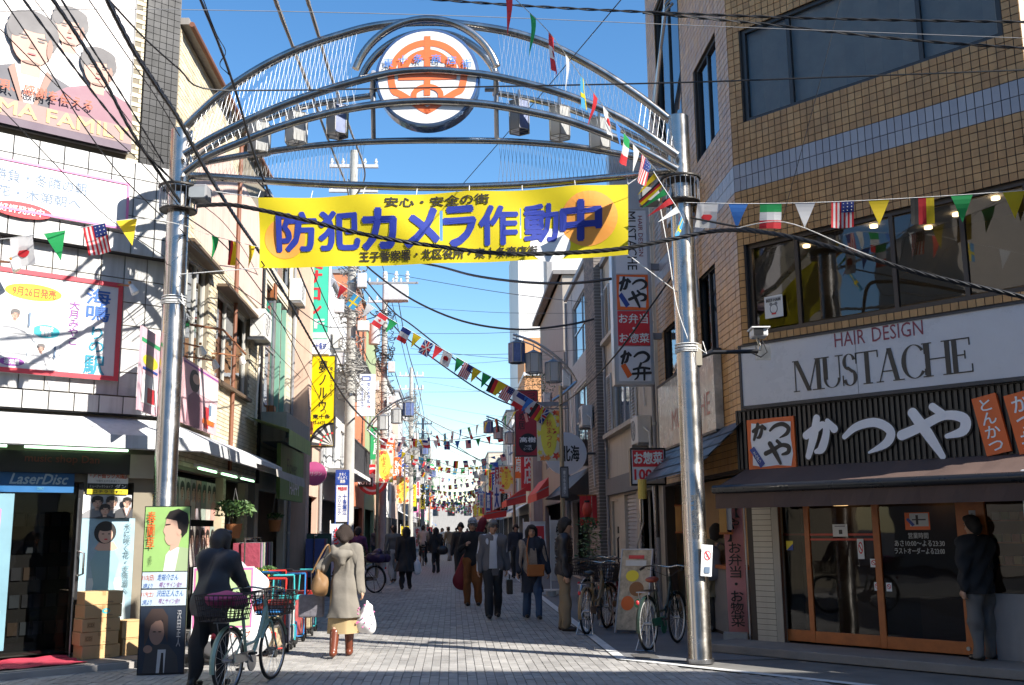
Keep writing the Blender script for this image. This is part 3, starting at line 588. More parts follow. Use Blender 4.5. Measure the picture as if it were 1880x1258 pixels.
def brick_rows(holder, x0, x1, z0, z1, holes, bw, bh, F, parts, mats=CB, name='brick', g=.005, proud=.008):
    lst = []
    for j in range(int((z1-z0)/bh)):
        za = z0+j*bh; x = x0-(bw/2 if j % 2 else 0)
        while x < x1-.01:
            a, c = max(x, x0), min(x+bw, x1); x += bw
            if c-a < .03 or any(h[0] < c-.01 and a+.01 < h[1] and h[2] < za+bh-.01 and za+.01 < h[3] for h in holes): continue
            lst.append((a, c, za, za+bh))
    def area(t):
        p0 = proj(F.w(t[0], t[2])); p1 = proj(F.w(t[1], t[3])); return abs((p1[0]-p0[0])*(p1[1]-p0[1])) if -5 < p0[0] < 1885 and 0 < p0[1] < 1258 else 0
    lst.sort(key=area, reverse=True); big = B(); sh = {}
    for k, (a, c, e, f_) in enumerate(lst):
        mi = random.randrange(len(mats)); dz = random.uniform(0, .003)
        if k < parts:
            key = (mi, round(c-a, 3))
            if key not in sh: o = B().box(-(c-a)/2+g, (c-a)/2-g, -proud, .004, -bh/2+g, bh/2-g, open_back=True).build(name, mats[mi], holder); sh[key] = o.data
            else: o = bpy.data.objects.new(name, sh[key]); COL.objects.link(o); o.parent = holder
            o.location = ((a+c)/2, -dz, (e+f_)/2)
        else: big.box(a+g, c-g, -proud-dz, .004, e+g, f_-g, mi, open_back=True)
    if big.v: tag(big.build(name+'_field', mats, holder), kind='stuff')
brick_rows(fw_, -5.5, -.5, 6.5, 9.6, [(-9, -.66, 6.55, 9.2)], .23, .068, LF, 120)
brick_rows(lw_, .02, 4.2, 2.5, RH, LSW+[shopS], .23, .068, LS, 180)
brick_rows(lw_, 4.2, 6.75, 2.5, 5.9, LSW+[shopS], .23, .068, LS, 0)
# pink plaster patch of the upper side wall and the eaves
B().box(1.2, 6.75, -.012, 0, 5.95, 7.9).build('pink_panel', M('pink_plaster', (.62, .45, .38), .8, var=.08, grime=.25), lw_)
b = B().box(-.02, 6.8, -.12, .1, RH-.03, RH+.07); b.build('eave', M('eave_metal', (.3, .27, .24), .6, grime=.3), lw_)
b = B().tube([(0, -.16, RH-.02), (6.8, -.16, RH-.02)], .04, 8); b.tube([(4.15, -.16, RH-.06), (4.15, -.05, RH-.3), (4.15, -.05, 2.6)], .035, 8); b.build('gutter', M('brown_pipe', (.22, .09, .05), .5), lw_)
# dark tile column on the corner
colm = B().box(-.5, -.02, -.04, 0, 6.5, 9.7).build('corner_column', JNT, ms)
BT = [M('black_tile_%d' % i, c, .45, var=.1, spec=.3) for i, c in enumerate([(.007, .007, .008), (.012, .012, .013), (.018, .018, .02)])]
b = B()
for j in range(33):
    for i in range(5): b.box(-.5+.096*i+.004, -.5+.096*(i+1)-.004, -.05, -.04, 6.5+.097*j+.004, 6.5+.097*(j+1)-.004, random.randrange(3), True)
tag(b.build('tile_field', BT, colm), kind='stuff')
# white projecting fascia box and recessed white panel wall, all panels real
def panels(parent, x0, x1, z0, z1, y, pw, ph, mat=PANW, g=.007, t=.02, name='panel'):
    nx = max(1, round((x1-x0)/pw)); nz = max(1, round((z1-z0)/ph)); pw = (x1-x0)/nx; ph = (z1-z0)/nz; me = None
    for i in range(nx):
        for j in range(nz):
            if me is None: o = B().box(-pw/2+g, pw/2-g, -t, 0, -ph/2+g, ph/2-g).build(name, mat, parent); me = o.data
            else: o = bpy.data.objects.new(name, me); COL.objects.link(o); o.parent = parent
            o.location = (x0+(i+.5)*pw, y-random.uniform(0, .003), z0+(j+.5)*ph); o.rotation_euler = (0, 0, random.gauss(0, .003))
fas = B().box(-5.5, .02, -.14, 0, 5.2, 6.46).build('upper_fascia', JNT, ms)
panels(fas, -5.48, .02, 6.24, 6.48, -.14, .3, .24); panels(fas, -5.48, .02, 5.2, 6.24, -.14, .3, .26)
panels(fw_, -5.48, 0, 3.32, 5.2, 0, .3, .31)
led = B().box(-5.5, .04, -.12, 0, 3.06, 3.3).build('lower_ledge', JNT, ms); panels(led, -5.48, .04, 3.07, 3.3, -.12, .3, .23)
# ---- billboards and shop signs of the corner
def board(F, name, label, x0, x1, z0, z1, d, border, ground, bw=.04, t=.05, cat='sign', group=None):
    o = on(F, name, label, cat, 0, 0, d, group)
    B().box(x0, x1, 0, t, z0, z1).build('panel', ground, o)
    if border: B().box(x0, x1, -.012, .0, z0, z0+bw).box(x0, x1, -.012, 0, z1-bw, z1).box(x0, x0+bw, -.0118, 0, z0+bw, z1-bw).box(x1-bw, x1, -.0118, 0, z0+bw, z1-bw).build('border', border, o)
    return o
FAINT = lambda n, c: M('faded_'+n, c, .6, var=.06)
fsk, fhr, fsu, fpk, frd = FAINT('skin', (.5, .3, .23)), FAINT('hair', (.13, .12, .12)), FAINT('suit', (.1, .095, .11)), FAINT('plum', (.26, .13, .16)), FAINT('red', (.45, .06, .05))
PAPER = M('sun_bleached_paper', (.58, .53, .5), .5, var=.06, grime=.08)
bx0, bx1, bz0, bz1 = -4.2, -.66, 6.6, 9.2
bb = board(LF, 'family_billboard', 'sun bleached billboard of four formally dressed people above the white panel band', bx0, bx1, bz0, bz1, .06, M('billboard_edge', (.2, .2, .2), .5), PAPER, .015)
asp = (bx1-bx0)/(bz1-bz0)
def U(px, py): q = LF.px(px, py, .06); return ((q[0]-bx0)/(bx1-bx0), (q[1]-bz0)/(bz1-bz0))
u1 = U(62, 25); u2 = U(180, 92); u3 = U(-60, 20); u4 = U(130, 15)
art(bb, 'portrait', -.003, bx0, bx1, bz0, bz1, portrait(u3[0], u3[1], .26, asp, fhr, fsk, frd, PAPER, 0, True)+portrait(u4[0], u4[1], .2, asp, fhr, fsk, PAPER)+portrait(u1[0], u1[1], .27, asp, fhr, fsk, fsu, PAPER)+portrait(u2[0], u2[1], .2, asp, fhr, fsk, fpk, None))
GOLD = M('faded_gold', (.6, .38, .14), .5, var=.1)
art(bb, 'lower_band', -.1, bx0, bx1, bz0, bz1, [(FAINT('violet', (.12, .08, .11)), rc(0, .0, 1, .04)), (FAINT('rose', (.3, .2, .18)), rc(0, .04, 1, .13))])
lettering(bb, 'MA FAMILY', LF.px(-10, 235, .06)[0], LF.px(232, 250, .06)[0], 6.74, 6.92, -.106, GOLD, .025)
lettering(bb, '唄、感謝を伝える', LF.px(-10, 200, .06)[0], LF.px(165, 200, .06)[0], 7.04, 7.18, -.106, FAINT('brick', (.4, .1, .05)), .02)
s2 = LF.px(236, 420, .2)
sb = board(LF, 'pink_bordered_sign', 'white sign with pink border and red oval on the upper panel band', -4.2, LF.px(236, 380, .2)[0], LF.px(236, 424, .2)[1], LF.px(236, 342, .2)[1]+.04, .2, PINK, M('sign_paper', (.6, .6, .6), .5, var=.05, grime=.12), .03)
PALE = M('pale_blue_ink', (.14, .2, .29), .6, var=.05)
z_ = LF.px(60, 320, .2)[1]; lettering(sb, '大勝負・冬隣の朝', LF.px(-40, 330, .2)[0], LF.px(160, 330, .2)[0], 5.86, 6.02, -.004, PALE, .0); lettering(sb, 'く花・木第朝へ', LF.px(-30, 350, .2)[0], LF.px(150, 350, .2)[0], 5.66, 5.8, -.004, PALE, .0)
q = LF.px(40, 386, .2); art(sb, 'red_oval', -.004, q[0]-.36, q[0]+.36, q[1]-.1, q[1]+.1, [(RED, ellp(.5, .5, .5, .5))]); lettering(sb, '好評発売中', q[0]-.26, q[0]+.26, q[1]-.05, q[1]+.05, -.008, WHITE, .02)
x1 = LF.px(222, 600, .08)[0]
s3 = board(LF, 'red_bordered_sign', 'white song release sign with thick red border and blue brush title on panel wall', -4.4, x1, 3.5, 4.8, .08, M('border_red', (.55, .05, .07), .5, var=.05), M('sign_paper2', (.6, .6, .6), .45, var=.05, grime=.12), .06)
def lx(px, py, d=.08): return LF.px(px, py, d)
def lb_(x0, y0, x1_, y1, d=.08): a = lx(x0, y0, d); c = lx(x1_, y1, d); return a[0], c[0], c[1], a[1]
INKB = M('ink_blue', (.03, .12, .42), .5, var=0); INKC = M('ink_cyan', (.02, .25, .36), .5, var=0); INKP = M('ink_purple', (.25, .06, .3), .5, var=0)
def big(s, x0, y0, x1_, y1, m, bold=.02, vert=True, par=s3, y=-.004): a = lb_(x0, y0, x1_, y1); lettering(par, s, a[0], a[1], a[2], a[3], y, m, bold, vert)
big('海鳴', 160, 528, 200, 592, INKB); big('りの', 165, 600, 190, 648, INKC); big('駅', 155, 652, 190, 690, INKC); big('大月みやこ', 128, 552, 142, 634, INKP, .01)
ov = lambda cx, cy, w_, h_: (lx(cx, cy)[0]-w_/298, lx(cx, cy)[0]+w_/298, lx(cx, cy)[1]-h_/290, lx(cx, cy)[1]+h_/290)
a = ov(62, 537, 100, 30); art(s3, 'yellow_oval', -.003, a[0], a[1], a[2], a[3], [(YEL, ellp(.5, .5, .5, .5))]); lettering(s3, '9月26日発売', a[0]+.09, a[1]-.07, a[2]+.045, a[3]-.045, -.006, M('ink_red', (.65, .1, .02), .5, var=0), .02)
for (x0, y0, x1_, y1) in [(2, 560, 62, 616), (50, 625, 108, 672)]:
    a = lb_(x0, y0, x1_, y1); asp3 = (a[1]-a[0])/(a[3]-a[2])
    art(s3, 'record_cover', -.003, *a, [(PALE, RECT), (WHITE, rc(.015, .02, .985, .98))]+portrait(.42, .92, .36, asp3, fhr, fsk, LGREY)+[(PALE, rc(.8, .3, .86, .85))])
a = ov(85, 609, 48, 24); art(s3, 'teal_oval', -.004, *a, [(M('teal', (.04, .42, .48), .5), ellp(.5, .5, .5, .5))]); lettering(s3, '初回限定\n豪華盤', a[0]+.08, a[1]-.08, a[2]+.02, a[3]-.02, -.007, WHITE, .02)
a = ov(21, 664, 44, 15); art(s3, 'purple_oval', -.004, *a, [(INKP, ellp(.5, .5, .5, .5))]); lettering(s3, '通常盤', a[0]+.06, a[1]-.06, a[2]+.02, a[3]-.02, -.007, WHITE, .02)
# spot lamps on arms
def spot(F, px, py, d, dirx, label, arm=.25):
    x, z = F.px(px, py, d); o = on(F, 'spot_lamp', label, 'lamp', x, z, d, 'spot lamps on the music shop walls')
    B().tube([(-.12*dirx, d, .06), (-.08*dirx, d*.6, .06), (0, 0, .02)], .013, 6).build('arm', M('rusty_arm', (.3, .12, .05), .6), o)
    b = B(); b.cyl((0, 0, .03), (.05*dirx, -.03, -.07), .03, .055, 12); b.cyl((.05*dirx, -.03, -.07), (.055*dirx, -.033, -.078), .05, n=12); b.build('head', WHITE, o, True)
    B().cyl((-.01*dirx, .0, .05), (-.02*dirx, .0, .08), .02, n=8).build('knuckle', M('orange_clamp', (.5, .22, .05), .5), o); return o
spot(LF, 240, 528, .3, 1, 'white spot lamp beside the red bordered song sign'); spot(LF, 22, 485, .35, 1, 'white spot lamp at the top of the red bordered song sign')
spot(LS, 368, 640, .35, 1, 'white spot lamp below the nearer tall window'); spot(LS, 392, 665, .45, 1, 'white spot lamp on the rusty bar over the pink poster'); spot(LS, 442, 658, .45, 1, 'white spot lamp before the farther tall window')
b = B().tube([LS.w(1.05, 4.55, .05), LS.w(1.2, 4.5, .5), LS.w(2.9, 4.42, .5)], .018, 6); tag(b.build('lamp_rail', M('rusty_arm'), None), 'thin rusty rail carrying lamps over the pink poster', 'rail')
# ---- windows of the side wall
for h in LSW: window(lw_, *h, .08, M('old_white_frame', (.6, .58, .53), .5), glass('side_glass', (.3, .33, .35), .2), nx=3, nz=1, fw=.06, back=M('pale_curtain', (.45, .44, .41), .8))
for h in LSW: B().box(h[0]-.05, h[1]+.05, -.1, .02, h[2]-.06, h[2]-.001).build('sill', M('dark_sill', (.12, .08, .05), .6), lw_)
for h in LSW: B().box(h[0]-.1, h[1]+.2, -.2, .02, h[3]+.001, h[3]+.05).build('hood', M('dark_sill'), lw_)
# ---- awning round the corner
aw = on(LF, 'white_awning', 'white canvas awning wrapping the music shop corner', 'awning', 0)
CAN = M('white_canvas', (.58, .585, .58), .7, var=.07, grime=.3); AO = .62
def strip(b, path0, path1, n, zs, mi=0):
    for k in range(len(zs)-1):
        (o0, z0), (o1, z1) = zs[k], zs[k+1]
        for i in range(n):
            pass
b = B(); cs = inv2
def LSp(x, d, z): q = LS.w(x, z, d); return loc2(q.x, q.y, q.z)
co = LSp(-.12, AO, 0); co_in = (0, 0)
# outer corner where both offsets meet
ang = math.radians(90-37.5); kx = AO*math.tan(ang/2)
def cpt(d, z): return (d*math.tan(ang/2), -d, z)
prof = [(.02, 3.04), (.3, 2.92), (AO, 2.76), (AO+.01, 2.6)]
for (o0, z0), (o1, z1) in zip(prof[:-1], prof[1:]):
    b.add([(-6.2, -o0, z0), cpt(o0, z0), cpt(o1, z1), (-6.2, -o1, z1)], [(3, 2, 1, 0)])
    b.add([cpt(o0, z0), LSp(6.1, o0, z0), LSp(6.1, o1, z1), cpt(o1, z1)], [(3, 2, 1, 0)])
b.build('canvas', CAN, aw)
b = B()
for i in range(9): b.tube([(-.35-.7*i, -.03, 3.02), (-.35-.7*i, -AO+.03, 2.74), (-.35-.7*i, -AO+.02, 2.6)], .012, 5)
b.tube([(-6.2, -AO+.01, 2.6), cpt(AO-.01, 2.6), LSp(6.1, AO-.01, 2.6)], .015, 6); b.build('awning_frame', LGREY, aw)
mf = on(LF, 'music_fascia', 'dark fascia with dim letters under the white corner awning', 'sign', 0, 0, .02)
fx1 = LF.px(238, 850, .1)[0]
B().box(-5, fx1, -.1, 0, 2.3, 2.56).build('panel', M('fascia_black', (.016, .014, .013), .5), mf)
a = (LF.px(45, 850, .12)[0], LF.px(182, 850, .12)[0]); lettering(mf, 'music shop Dan', a[0], a[1], 2.4, 2.52, -.104, M('dim_red_letter', (.13, .03, .02), .5, var=0), .012)
B().box(fx1, .0, -.1, .0, 2.26, 2.56).build('end_panel', M('beige_post'), mf)
TUBE = M('fluorescent', (.55, 1, .6), emit=1.4, var=0)
for i, (x0_, x1_) in enumerate([(-1.75, -.5), (-3.2, -1.95)]):
    t_ = on(LF, 'tube_light', ['lit greenish fluorescent tube above the dim music shop letters', 'lit fluorescent tube at the far end of the dim fascia'][i], 'lamp', 0, 0, .2, 'fluorescent tubes under the awning')
    B().cyl((x0_, 0, 2.6), (x1_, 0, 2.6), .016, n=8).build('tube', TUBE, t_); B().box(x0_-.05, x1_+.05, -.02, .06, 2.62, 2.66).build('fitting', WHITE, t_)
for i in range(3):
    t_ = on(LS, 'tube_light', ['lit fluorescent tube under the awning beside the chrome pillar', 'lit fluorescent tube under the awning midway along the rack of posters', 'lit fluorescent tube at the end of the side awning'][i], 'lamp', .9+1.5*i, 0, .3, 'fluorescent tubes under the awning')
    B().cyl((0, 0, 2.45), (1.1, 0, 2.45), .016, n=8).build('tube', TUBE, t_); B().box(-.05, 1.15, -.02, .06, 2.47, 2.51).build('fitting', WHITE, t_)
# ---- shop entrance
LDS = on(LF, 'disc_sign', 'blue sign with pale italic letters over the dark shop doorway', 'sign', 0, 0, .0)
a = lb_(8, 872, 134, 905, .05); B().box(-2.6, a[1], -.07, .0, a[2], a[3]+.06).build('panel', M('disc_blue', (.02, .12, .3), .4), LDS)
q0 = LF.px(20, 888, .07)[0]; q1 = LF.px(124, 888, .07)[0]; lettering(LDS, 'LaserDisc', q0, q1, a[2]+.1, a[3]+.02, -.074, M('disc_letter', (.38, .52, .6), .4, var=0), .03, shear=.3)
lettering(LDS, 'COMPACT', q0+.3, q1-.28, a[2]+.03, a[2]+.065, -.074, M('disc_small', (.1, .3, .45), .4, var=0))
B().box(LX, 0, .9, .95, 0, 2.6).build('back_wall', DARK, ms); B().box(LX, -.02, .02, 2.5, .02, .1).build('shop_floor', M('shop_floor', (.1, .09, .08), .5), ms)
B().box(-.9, -.3, .32, .4, .1, 2.3).build('side_panel', DARK, ms)
sh = on(LF, 'record_shelf', 'dark shelf of records seen inside the music shop doorway', 'shelf', dx0+.1, .1, -.85)
B().box(0, 1.0, 0, .3, 0, 1.9).build('case', DARK, sh)
for r_ in range(5):
    for c_ in range(6): B().box(.05+c_*.15, .17+c_*.15, -.02, 0, .2+r_*.34, .36+r_*.34).build('record', [CHAR, M('record_brown', (.08, .05, .03)), M('record_dim', (.06, .07, .08))][(r_+c_) % 3], sh)
gd = on(LF, 'glass_door', 'open dark glass shop door with silver pull handle beside the doorway', 'door', dx1, .1, .0)
B().box(-.06, 0, -.03, .03, 0, 2.08).build('stile', BLACK, gd); B().box(-.03, .02, -.06, .0, 0, .03).build('hinge', STEEL, gd)
b = B().tube([(-.03, -.03, .95), (-.03, -.1, .95), (.02, -.12, .97), (.02, -.12, 1.22), (-.03, -.1, 1.24), (-.03, -.03, 1.24)], .014, 8); b.build('handle', CHROME, gd, True)
B().add([(-.06, 0, .05), (-.95, -.02, .05), (-.95, -.02, 2.05), (-.06, 0, 2.05)], [(0, 1, 2, 3)]).build('pane', GLASSD, gd)
B().cyl((-.06, -.06, -.02), (-.06, -.06, 1.9), .012, n=8).build('rod', STEEL, gd)
def poster(F, name, label, px0, py0, px1, py1, d, shapes, group=None, t=.008, cat='poster'):
    a = F.px(px0, py0, d); c = F.px(px1, py1, d); x0, x1_, z1, z0 = a[0], c[0], a[1], c[1]
    o = on(F, name, label, cat, x0, z0, d, group); w_, h_ = x1_-x0, z1-z0
    B().box(0, w_, 0, t, 0, h_).build('sheet', shapes[0][0], o); art(o, 'print', -.0015, 0, w_, 0, h_, shapes[1:]) if len(shapes) > 1 else None
    o['w'] = w_; o['h'] = h_; return o, w_, h_
blk = M('hair_black', (.02, .016, .015), .5, var=0); psk = M('poster_skin', (.6, .38, .28), .5, var=0); teal = M('poster_teal', (.25, .42, .45), .5, var=.05)
PB = M('poster_blue', (.3, .45, .52), .5, var=.15, scale=4)
asp = .55
po, w_, h_ = poster(LF, 'singer_poster', 'tall pale blue poster of a dark haired singer in a teal gown behind boxes', 147, 952, 238, 1148, .02, [(PB, RECT), (M('poster_pale', (.55, .66, .68), .5), [(.05, .0), (.95, 0), (.8, .45), (.2, .45)]), (teal, [(.2, 0), (.3, .4), (.22, .6), (.35, .72), (.62, .72), (.74, .6), (.66, .4), (.85, 0)]), (psk, [(.28, .72), (.36, .78), (.62, .78), (.7, .72), (.62, .7), (.35, .7)])]+[(blk, ellp(.46, .87, .2, .105)), (psk, ellp(.47, .845, .13, .075)), (blk, ellp(.46, .915, .15, .035)), (blk, ellp(.42, .855, .025, .005, 8)), (blk, ellp(.53, .855, .025, .005, 8)), (RED, ellp(.475, .805, .035, .007, 8))])
lettering(po, '水に咲く花・支笏湖へ', w_*.8, w_*.92, h_*.3, h_*.96, -.02, M('ink_dark', (.12, .18, .2), .5, var=0), .006, True)
po, w_, h_ = poster(LF, 'trio_poster', 'small poster of three heads above the teal gown singer', 152, 908, 240, 951, .02, [(LGREY, RECT), (WHITE, rc(.0, 0, .12, 1))]+portrait(.3, .95, .5, 1.9, blk, psk, GREY)+portrait(.58, .95, .5, 1.9, blk, psk, GREY)+portrait(.44, .6, .45, 1.9, blk, psk, CHAR)+portrait(.87, .9, .4, 1.9, blk, psk, CHAR, WHITE))
po, w_, h_ = poster(LF, 'shop_notice', 'white, black and yellow notice with small lettering over the trio poster', 162, 866, 234, 908, .04, [(WHITE, RECT), (BLACK, rc(0, .22, 1, .48)), (YEL, rc(0, 0, 1, .22))])
lettering(po, '｢アド街ック天国｣', w_*.06, w_*.94, h_*.72, h_*.95, -.006, M('ink_red'), .02); lettering(po, 'で取り上げられました', w_*.2, w_*.8, h_*.54, h_*.64, -.006, BLACK, .0)
lettering(po, 'ミュージックショップ', w_*.05, w_*.62, h_*.29, h_*.41, -.006, WHITE, .0); lettering(po, 'ダン', w_*.68, w_*.95, h_*.26, h_*.45, -.006, WHITE, .02); lettering(po, 'コチラです!!', w_*.15, w_*.85, h_*.05, h_*.18, -.006, BLACK, .02)
po, w_, h_ = poster(LF, 'banner_strip', 'narrow pale blue vertical banner with pink lettering at the picture edge', -90, 905, 6, 1195, .3, [(M('banner_pale', (.16, .3, .36), .6), RECT), (PINK, rc(.7, .3, .8, .9)), (WHITE, rc(.2, .0, .9, .25))])
# floor mat, step
step = on(LF, 'shop_step', 'low concrete entrance step before the music shop door', 'step', 0)
B().box(-6, .1, -.95, 0, 0, .08).build('slab', M('step_stone', (.2, .18, .16), .8, var=.2, bump=.3), step, bevel=.01); B().box(-6, .1, -1.0, -.95, 0, .07).build('edge', M('kerb_stone', (.32, .3, .28), .8), step)
mt = on(LF, 'door_mat', 'worn red mat on the step at the music shop door', 'mat', -1.45, .082, .45)
b = B(); n = 8
for i in range(n):
    for j in range(6):
        f_ = lambda i, j: (-.62+1.0*i/n+.03*math.sin(j*2), -.38+.7*j/6, .012+.008*math.sin(i*1.9+j*1.3)+(.03 if j == 6 else 0)); b.add([f_(i, j), f_(i+1, j), f_(i+1, j+1), f_(i, j+1)], [(0, 1, 2, 3)])
b.build('cloth', M('mat_red', (.4, .03, .06), .9, var=.2, bump=.4, bscale=120), mt)
# cardboard boxes
CARD = M('cardboard', (.55, .36, .17), .8, var=.06); TAPE = M('tape_brown', (.45, .27, .12), .4); BINK = M('box_ink', (.12, .07, .04), .7, var=0)
bxs = [(146, 1193, 218, .2, 'bottom'), (148, 1160, 220, .19, 'second'), (150, 1133, 222, .19, 'middle'), (152, 1112, 222, .17, 'fourth'), (152, 1087, 225, .17, 'topmost')]
zb = .08; d_ = .46; xa, xb = LF.px(148, 1190, d_)[0], LF.px(218, 1190, d_)[0]
hts = [LF.px(180, y, d_)[1] for y in (1205, 1185, 1160, 1134, 1111, 1086)]; zt = hts[-1]; hh = (zt-.08)/5
for k in range(5):
    o = on(LF, 'cardboard_box', '%s cardboard box of the stack in front of the singer poster' % ('bottom', 'second lowest', 'middle', 'second highest', 'topmost')[k], 'box', (xa+xb)/2+(.015, -.01, .0, .012, .02)[k], .081+k*hh, d_-.15, 'cardboard boxes by the music shop door'); o.rotation_euler[2] += (0.02, -.03, .01, .05, -.02)[k]
    w2 = (xb-xa)/2; B().box(-w2, w2, -.15, .15, 0, hh-.004).build('carton', CARD, o, bevel=.004); B().box(-.02, .02, -.152, .152, hh-.05, hh-.002).build('tape', TAPE, o)
    lettering(o, 'Fragile' if k % 2 else 'Media', w2*.2, w2*.5, .02, .04, -.1515, BINK, 0)
    if k in (1, 2): B().box(-w2*.75, -w2*.35, -.1525, -.1505, hh*.3, hh*.7).build('mark', M('box_mark', (.4, .24, .1)), o); lettering(o, 'CD', -w2*.7, -w2*.4, hh*.38, hh*.62, -.1535, BINK, 0)
    if k == 3: art(o, 'round_logo', -.1515, -.02, .08, hh*.3, hh*.7, [(M('teal'), ellp(.5, .5, .5, .5)), (CARD, ellp(.5, .5, .25, .25))])
for k, (px0, px1, lab) in enumerate([(222, 250, 'lower cardboard box beside the tall stack, half behind the poster board'), (220, 250, 'upper cardboard box beside the tall stack, half behind the poster board')]):
    a0, a1 = LF.px(px0, 1180, .3)[0], LF.px(px1, 1180, .3)[0]; o = on(LF, 'cardboard_box', lab, 'box', (a0+a1)/2, .081+k*.21, .28, 'cardboard boxes by the music shop door')
    w2 = (a1-a0)/2+.02; B().box(-w2, w2, -.13, .13, 0, .205).build('carton', CARD, o, bevel=.004); B().box(-w2, w2, -.132, -.1305, .19, .2).build('tape', TAPE, o)
# poster stand in front of the chrome pillar
ps = thing('poster_stand', 'tall poster stand with green portrait, handwritten dates and dark portrait before the chrome pillar', 'sign', (-3.265, 12.22, 0), math.radians(4))
sw_, shh = .255, 1.86; B().box(-sw_, sw_, 0, .03, 0, shh).build('board', BLACK, ps)
pgreen = M('poster_green', (.3, .5, .16), .5, var=.08)
GD, DKB = M('suit_green', (.35, .45, .25), .5, var=.05), M('poster_navy', (.02, .03, .05), .5, var=.15)
art(ps, 'green_portrait', -.002, -sw_+.01, sw_-.01, 1.13, 1.85, [(pgreen, RECT), (GD, [(.45, 0), (.5, .25), (.75, .38), (1, .35), (1, 0)]), (WHITE, [(.46, .0), (.5, .25), (.66, .4), (.8, .36), (.72, .0)]), (psk, [(.58, .3), (.78, .38), (.84, .55), (.62, .55)]), (psk, [(.42, .62), (.46, .72), (.5, .88), (.8, .9), (.84, .6), (.7, .42), (.56, .4), (.5, .44), (.46, .5), (.47, .55)]), (blk, [(.46, .82), (.55, .93), (.75, .97), (.95, .9), (1, .75), (.96, .6), (.86, .52), (.82, .62), (.76, .66), (.72, .78), (.6, .8)]), (psk, ellp(.78, .6, .05, .05, 12)), (blk, [(.47, .71), (.58, .72), (.58, .735), (.47, .73)])])
lettering(ps, '春蘭草', -sw_*.85, -sw_*.5, 1.38, 1.8, -.02, M('ink_red'), .005, True); lettering(ps, '走裕介', -sw_*.72, -sw_*.58, 1.2, 1.3, -.02, BLACK, 0, True)
art(ps, 'date_card', -.002, -sw_+.01, sw_-.01, .75, 1.12, [(M('card_pale', (.5, .6, .66), .5), rc(0, .52, 1, 1)), (M('card_pale'), rc(0, 0, 1, .48))])
HAND = [('11/3(日)', .93, 1.09, -.95, -.45, M('ink_red')), ('走裕介さん', 1.03, 1.1, -.3, .6, INKB), ('唄とサイン会!!', .95, 1.01, -.2, .75, INKP), ('3時より', .94, 1.0, -.9, -.5, INKB), ('11/9(土)', .84, .91, -.95, -.45, M('ink_red')), ('沢田正人さん', .85, .92, -.3, .85, INKB), ('唄とサイン会!!', .77, .83, -.2, .7, INKP), ('2時より', .76, .82, -.9, -.5, INKB)]
for s_, z0, z1, a, c, m_ in HAND:
    if s_ == '11/3(日)': z0 = 1.02
    lettering(ps, s_, a*sw_, c*sw_, z0, z1, -.006, m_, .0, shear=.15)
art(ps, 'dark_portrait', -.002, -sw_+.01, sw_-.01, .02, .74, [(DKB, RECT), (CHAR, [(.1, 0), (.15, .3), (.35, .45), (.65, .42), (.85, .25), (.9, 0)]), (LGREY, [(.4, 0), (.42, .35), (.6, .35), (.58, 0)]), (blk, [(.47, 0), (.5, .3), (.55, .3), (.56, 0)]), (M('dim_skin', (.28, .17, .13), .5, var=0), ellp(.38, .62, .17, .2)), (M('dark_hair', (.06, .04, .035), .5, var=0), [(.12, .4), (.1, .8), (.25, .97), (.5, .97), (.62, .85), (.63, .45), (.55, .6), (.5, .8), (.35, .78), (.25, .72), (.2, .55)]), (M('dim_skin'), ellp(.2, .36, .1, .06)), (blk, ellp(.33, .62, .04, .01, 8)), (blk, ellp(.45, .62, .04, .01, 8))])
lettering(ps, '沢田正人', sw_*.62, sw_*.8, .3, .7, -.014, LGREY, 0, True); B().box(-sw_, sw_, .03, .3, 0, .02).build('foot', BLACK, ps)
# second, lower poster rack to its right
pr = thing('poster_rack', 'low white poster rack with green sheet and pink border behind the cyclist', 'sign', (-2.72, 12.75, 0), math.radians(4))
B().box(-.35, .35, 0, .04, .3, 1.15).build('board', WHITE, pr); B().box(-.3, -.26, .01, .25, 0, .3).build('leg', GREY, pr); B().box(.26, .3, .01, .25, 0, .3).build('leg', GREY, pr)
art(pr, 'sheet', -.002, -.34, .34, .45, 1.14, [(PINK, RECT), (M('poster_green2', (.45, .6, .3), .5), rc(.03, .03, .97, .96))]); lettering(pr, '春蘭草', -.15, -.03, .6, 1.05, -.008, M('ink_red'), .0, True); lettering(pr, 'ミュージックショップ', -.33, .33, .34, .41, -.002, M('ink_red'), .005)
# ---- shop front along the street
lo = bpy.data.objects.new('x', None)
sfr = on(LS, 'side_shop_front', 'street side of the music shop with hanging posters under the awning', 'shop front', 0)
B().box(.55, 5.9, .5, .55, 0, 2.5).build('back_panel', DARK, sfr); B().box(.5, .58, -.02, .12, 0, 2.5).build('post', M('beige_post'), sfr)
PCOL = [M('pp_%d' % i, c, .6, var=.15, scale=8) for i, c in enumerate([(.5, .45, .4), (.35, .3, .32), (.55, .3, .25), (.3, .35, .3), (.6, .55, .5)])]
for i in range(9):
    for j in range(2):
        w_ = .3; x = .62+i*.34; o = on(LS, 'hanging_poster', 'small hanging portrait poster, %s row, %s from the chrome pillar' % (('lower', 'upper')[j], ['first', 'second', 'third', 'fourth', 'fifth', 'sixth', 'seventh', 'eighth', 'ninth'][i]), 'poster', x, (1.05, 1.75)[j], -.06, 'hanging posters in the side front')
        B().box(0, w_, 0, .006, 0, .6).build('sheet', PCOL[(i+j*2) % 5], o); art(o, 'print', -.002, 0, w_, 0, .6, portrait(.5, .92, .38, .5, blk, psk, PCOL[(i*2+1) % 5]))
B().box(3.75, 3.95, -.03, .1, 0, 2.45).build('brick_pier', CB[1], sfr); B().box(5.6, 5.9, -.03, .1, 0, 2.45).build('brick_pier', CB[0], sfr)
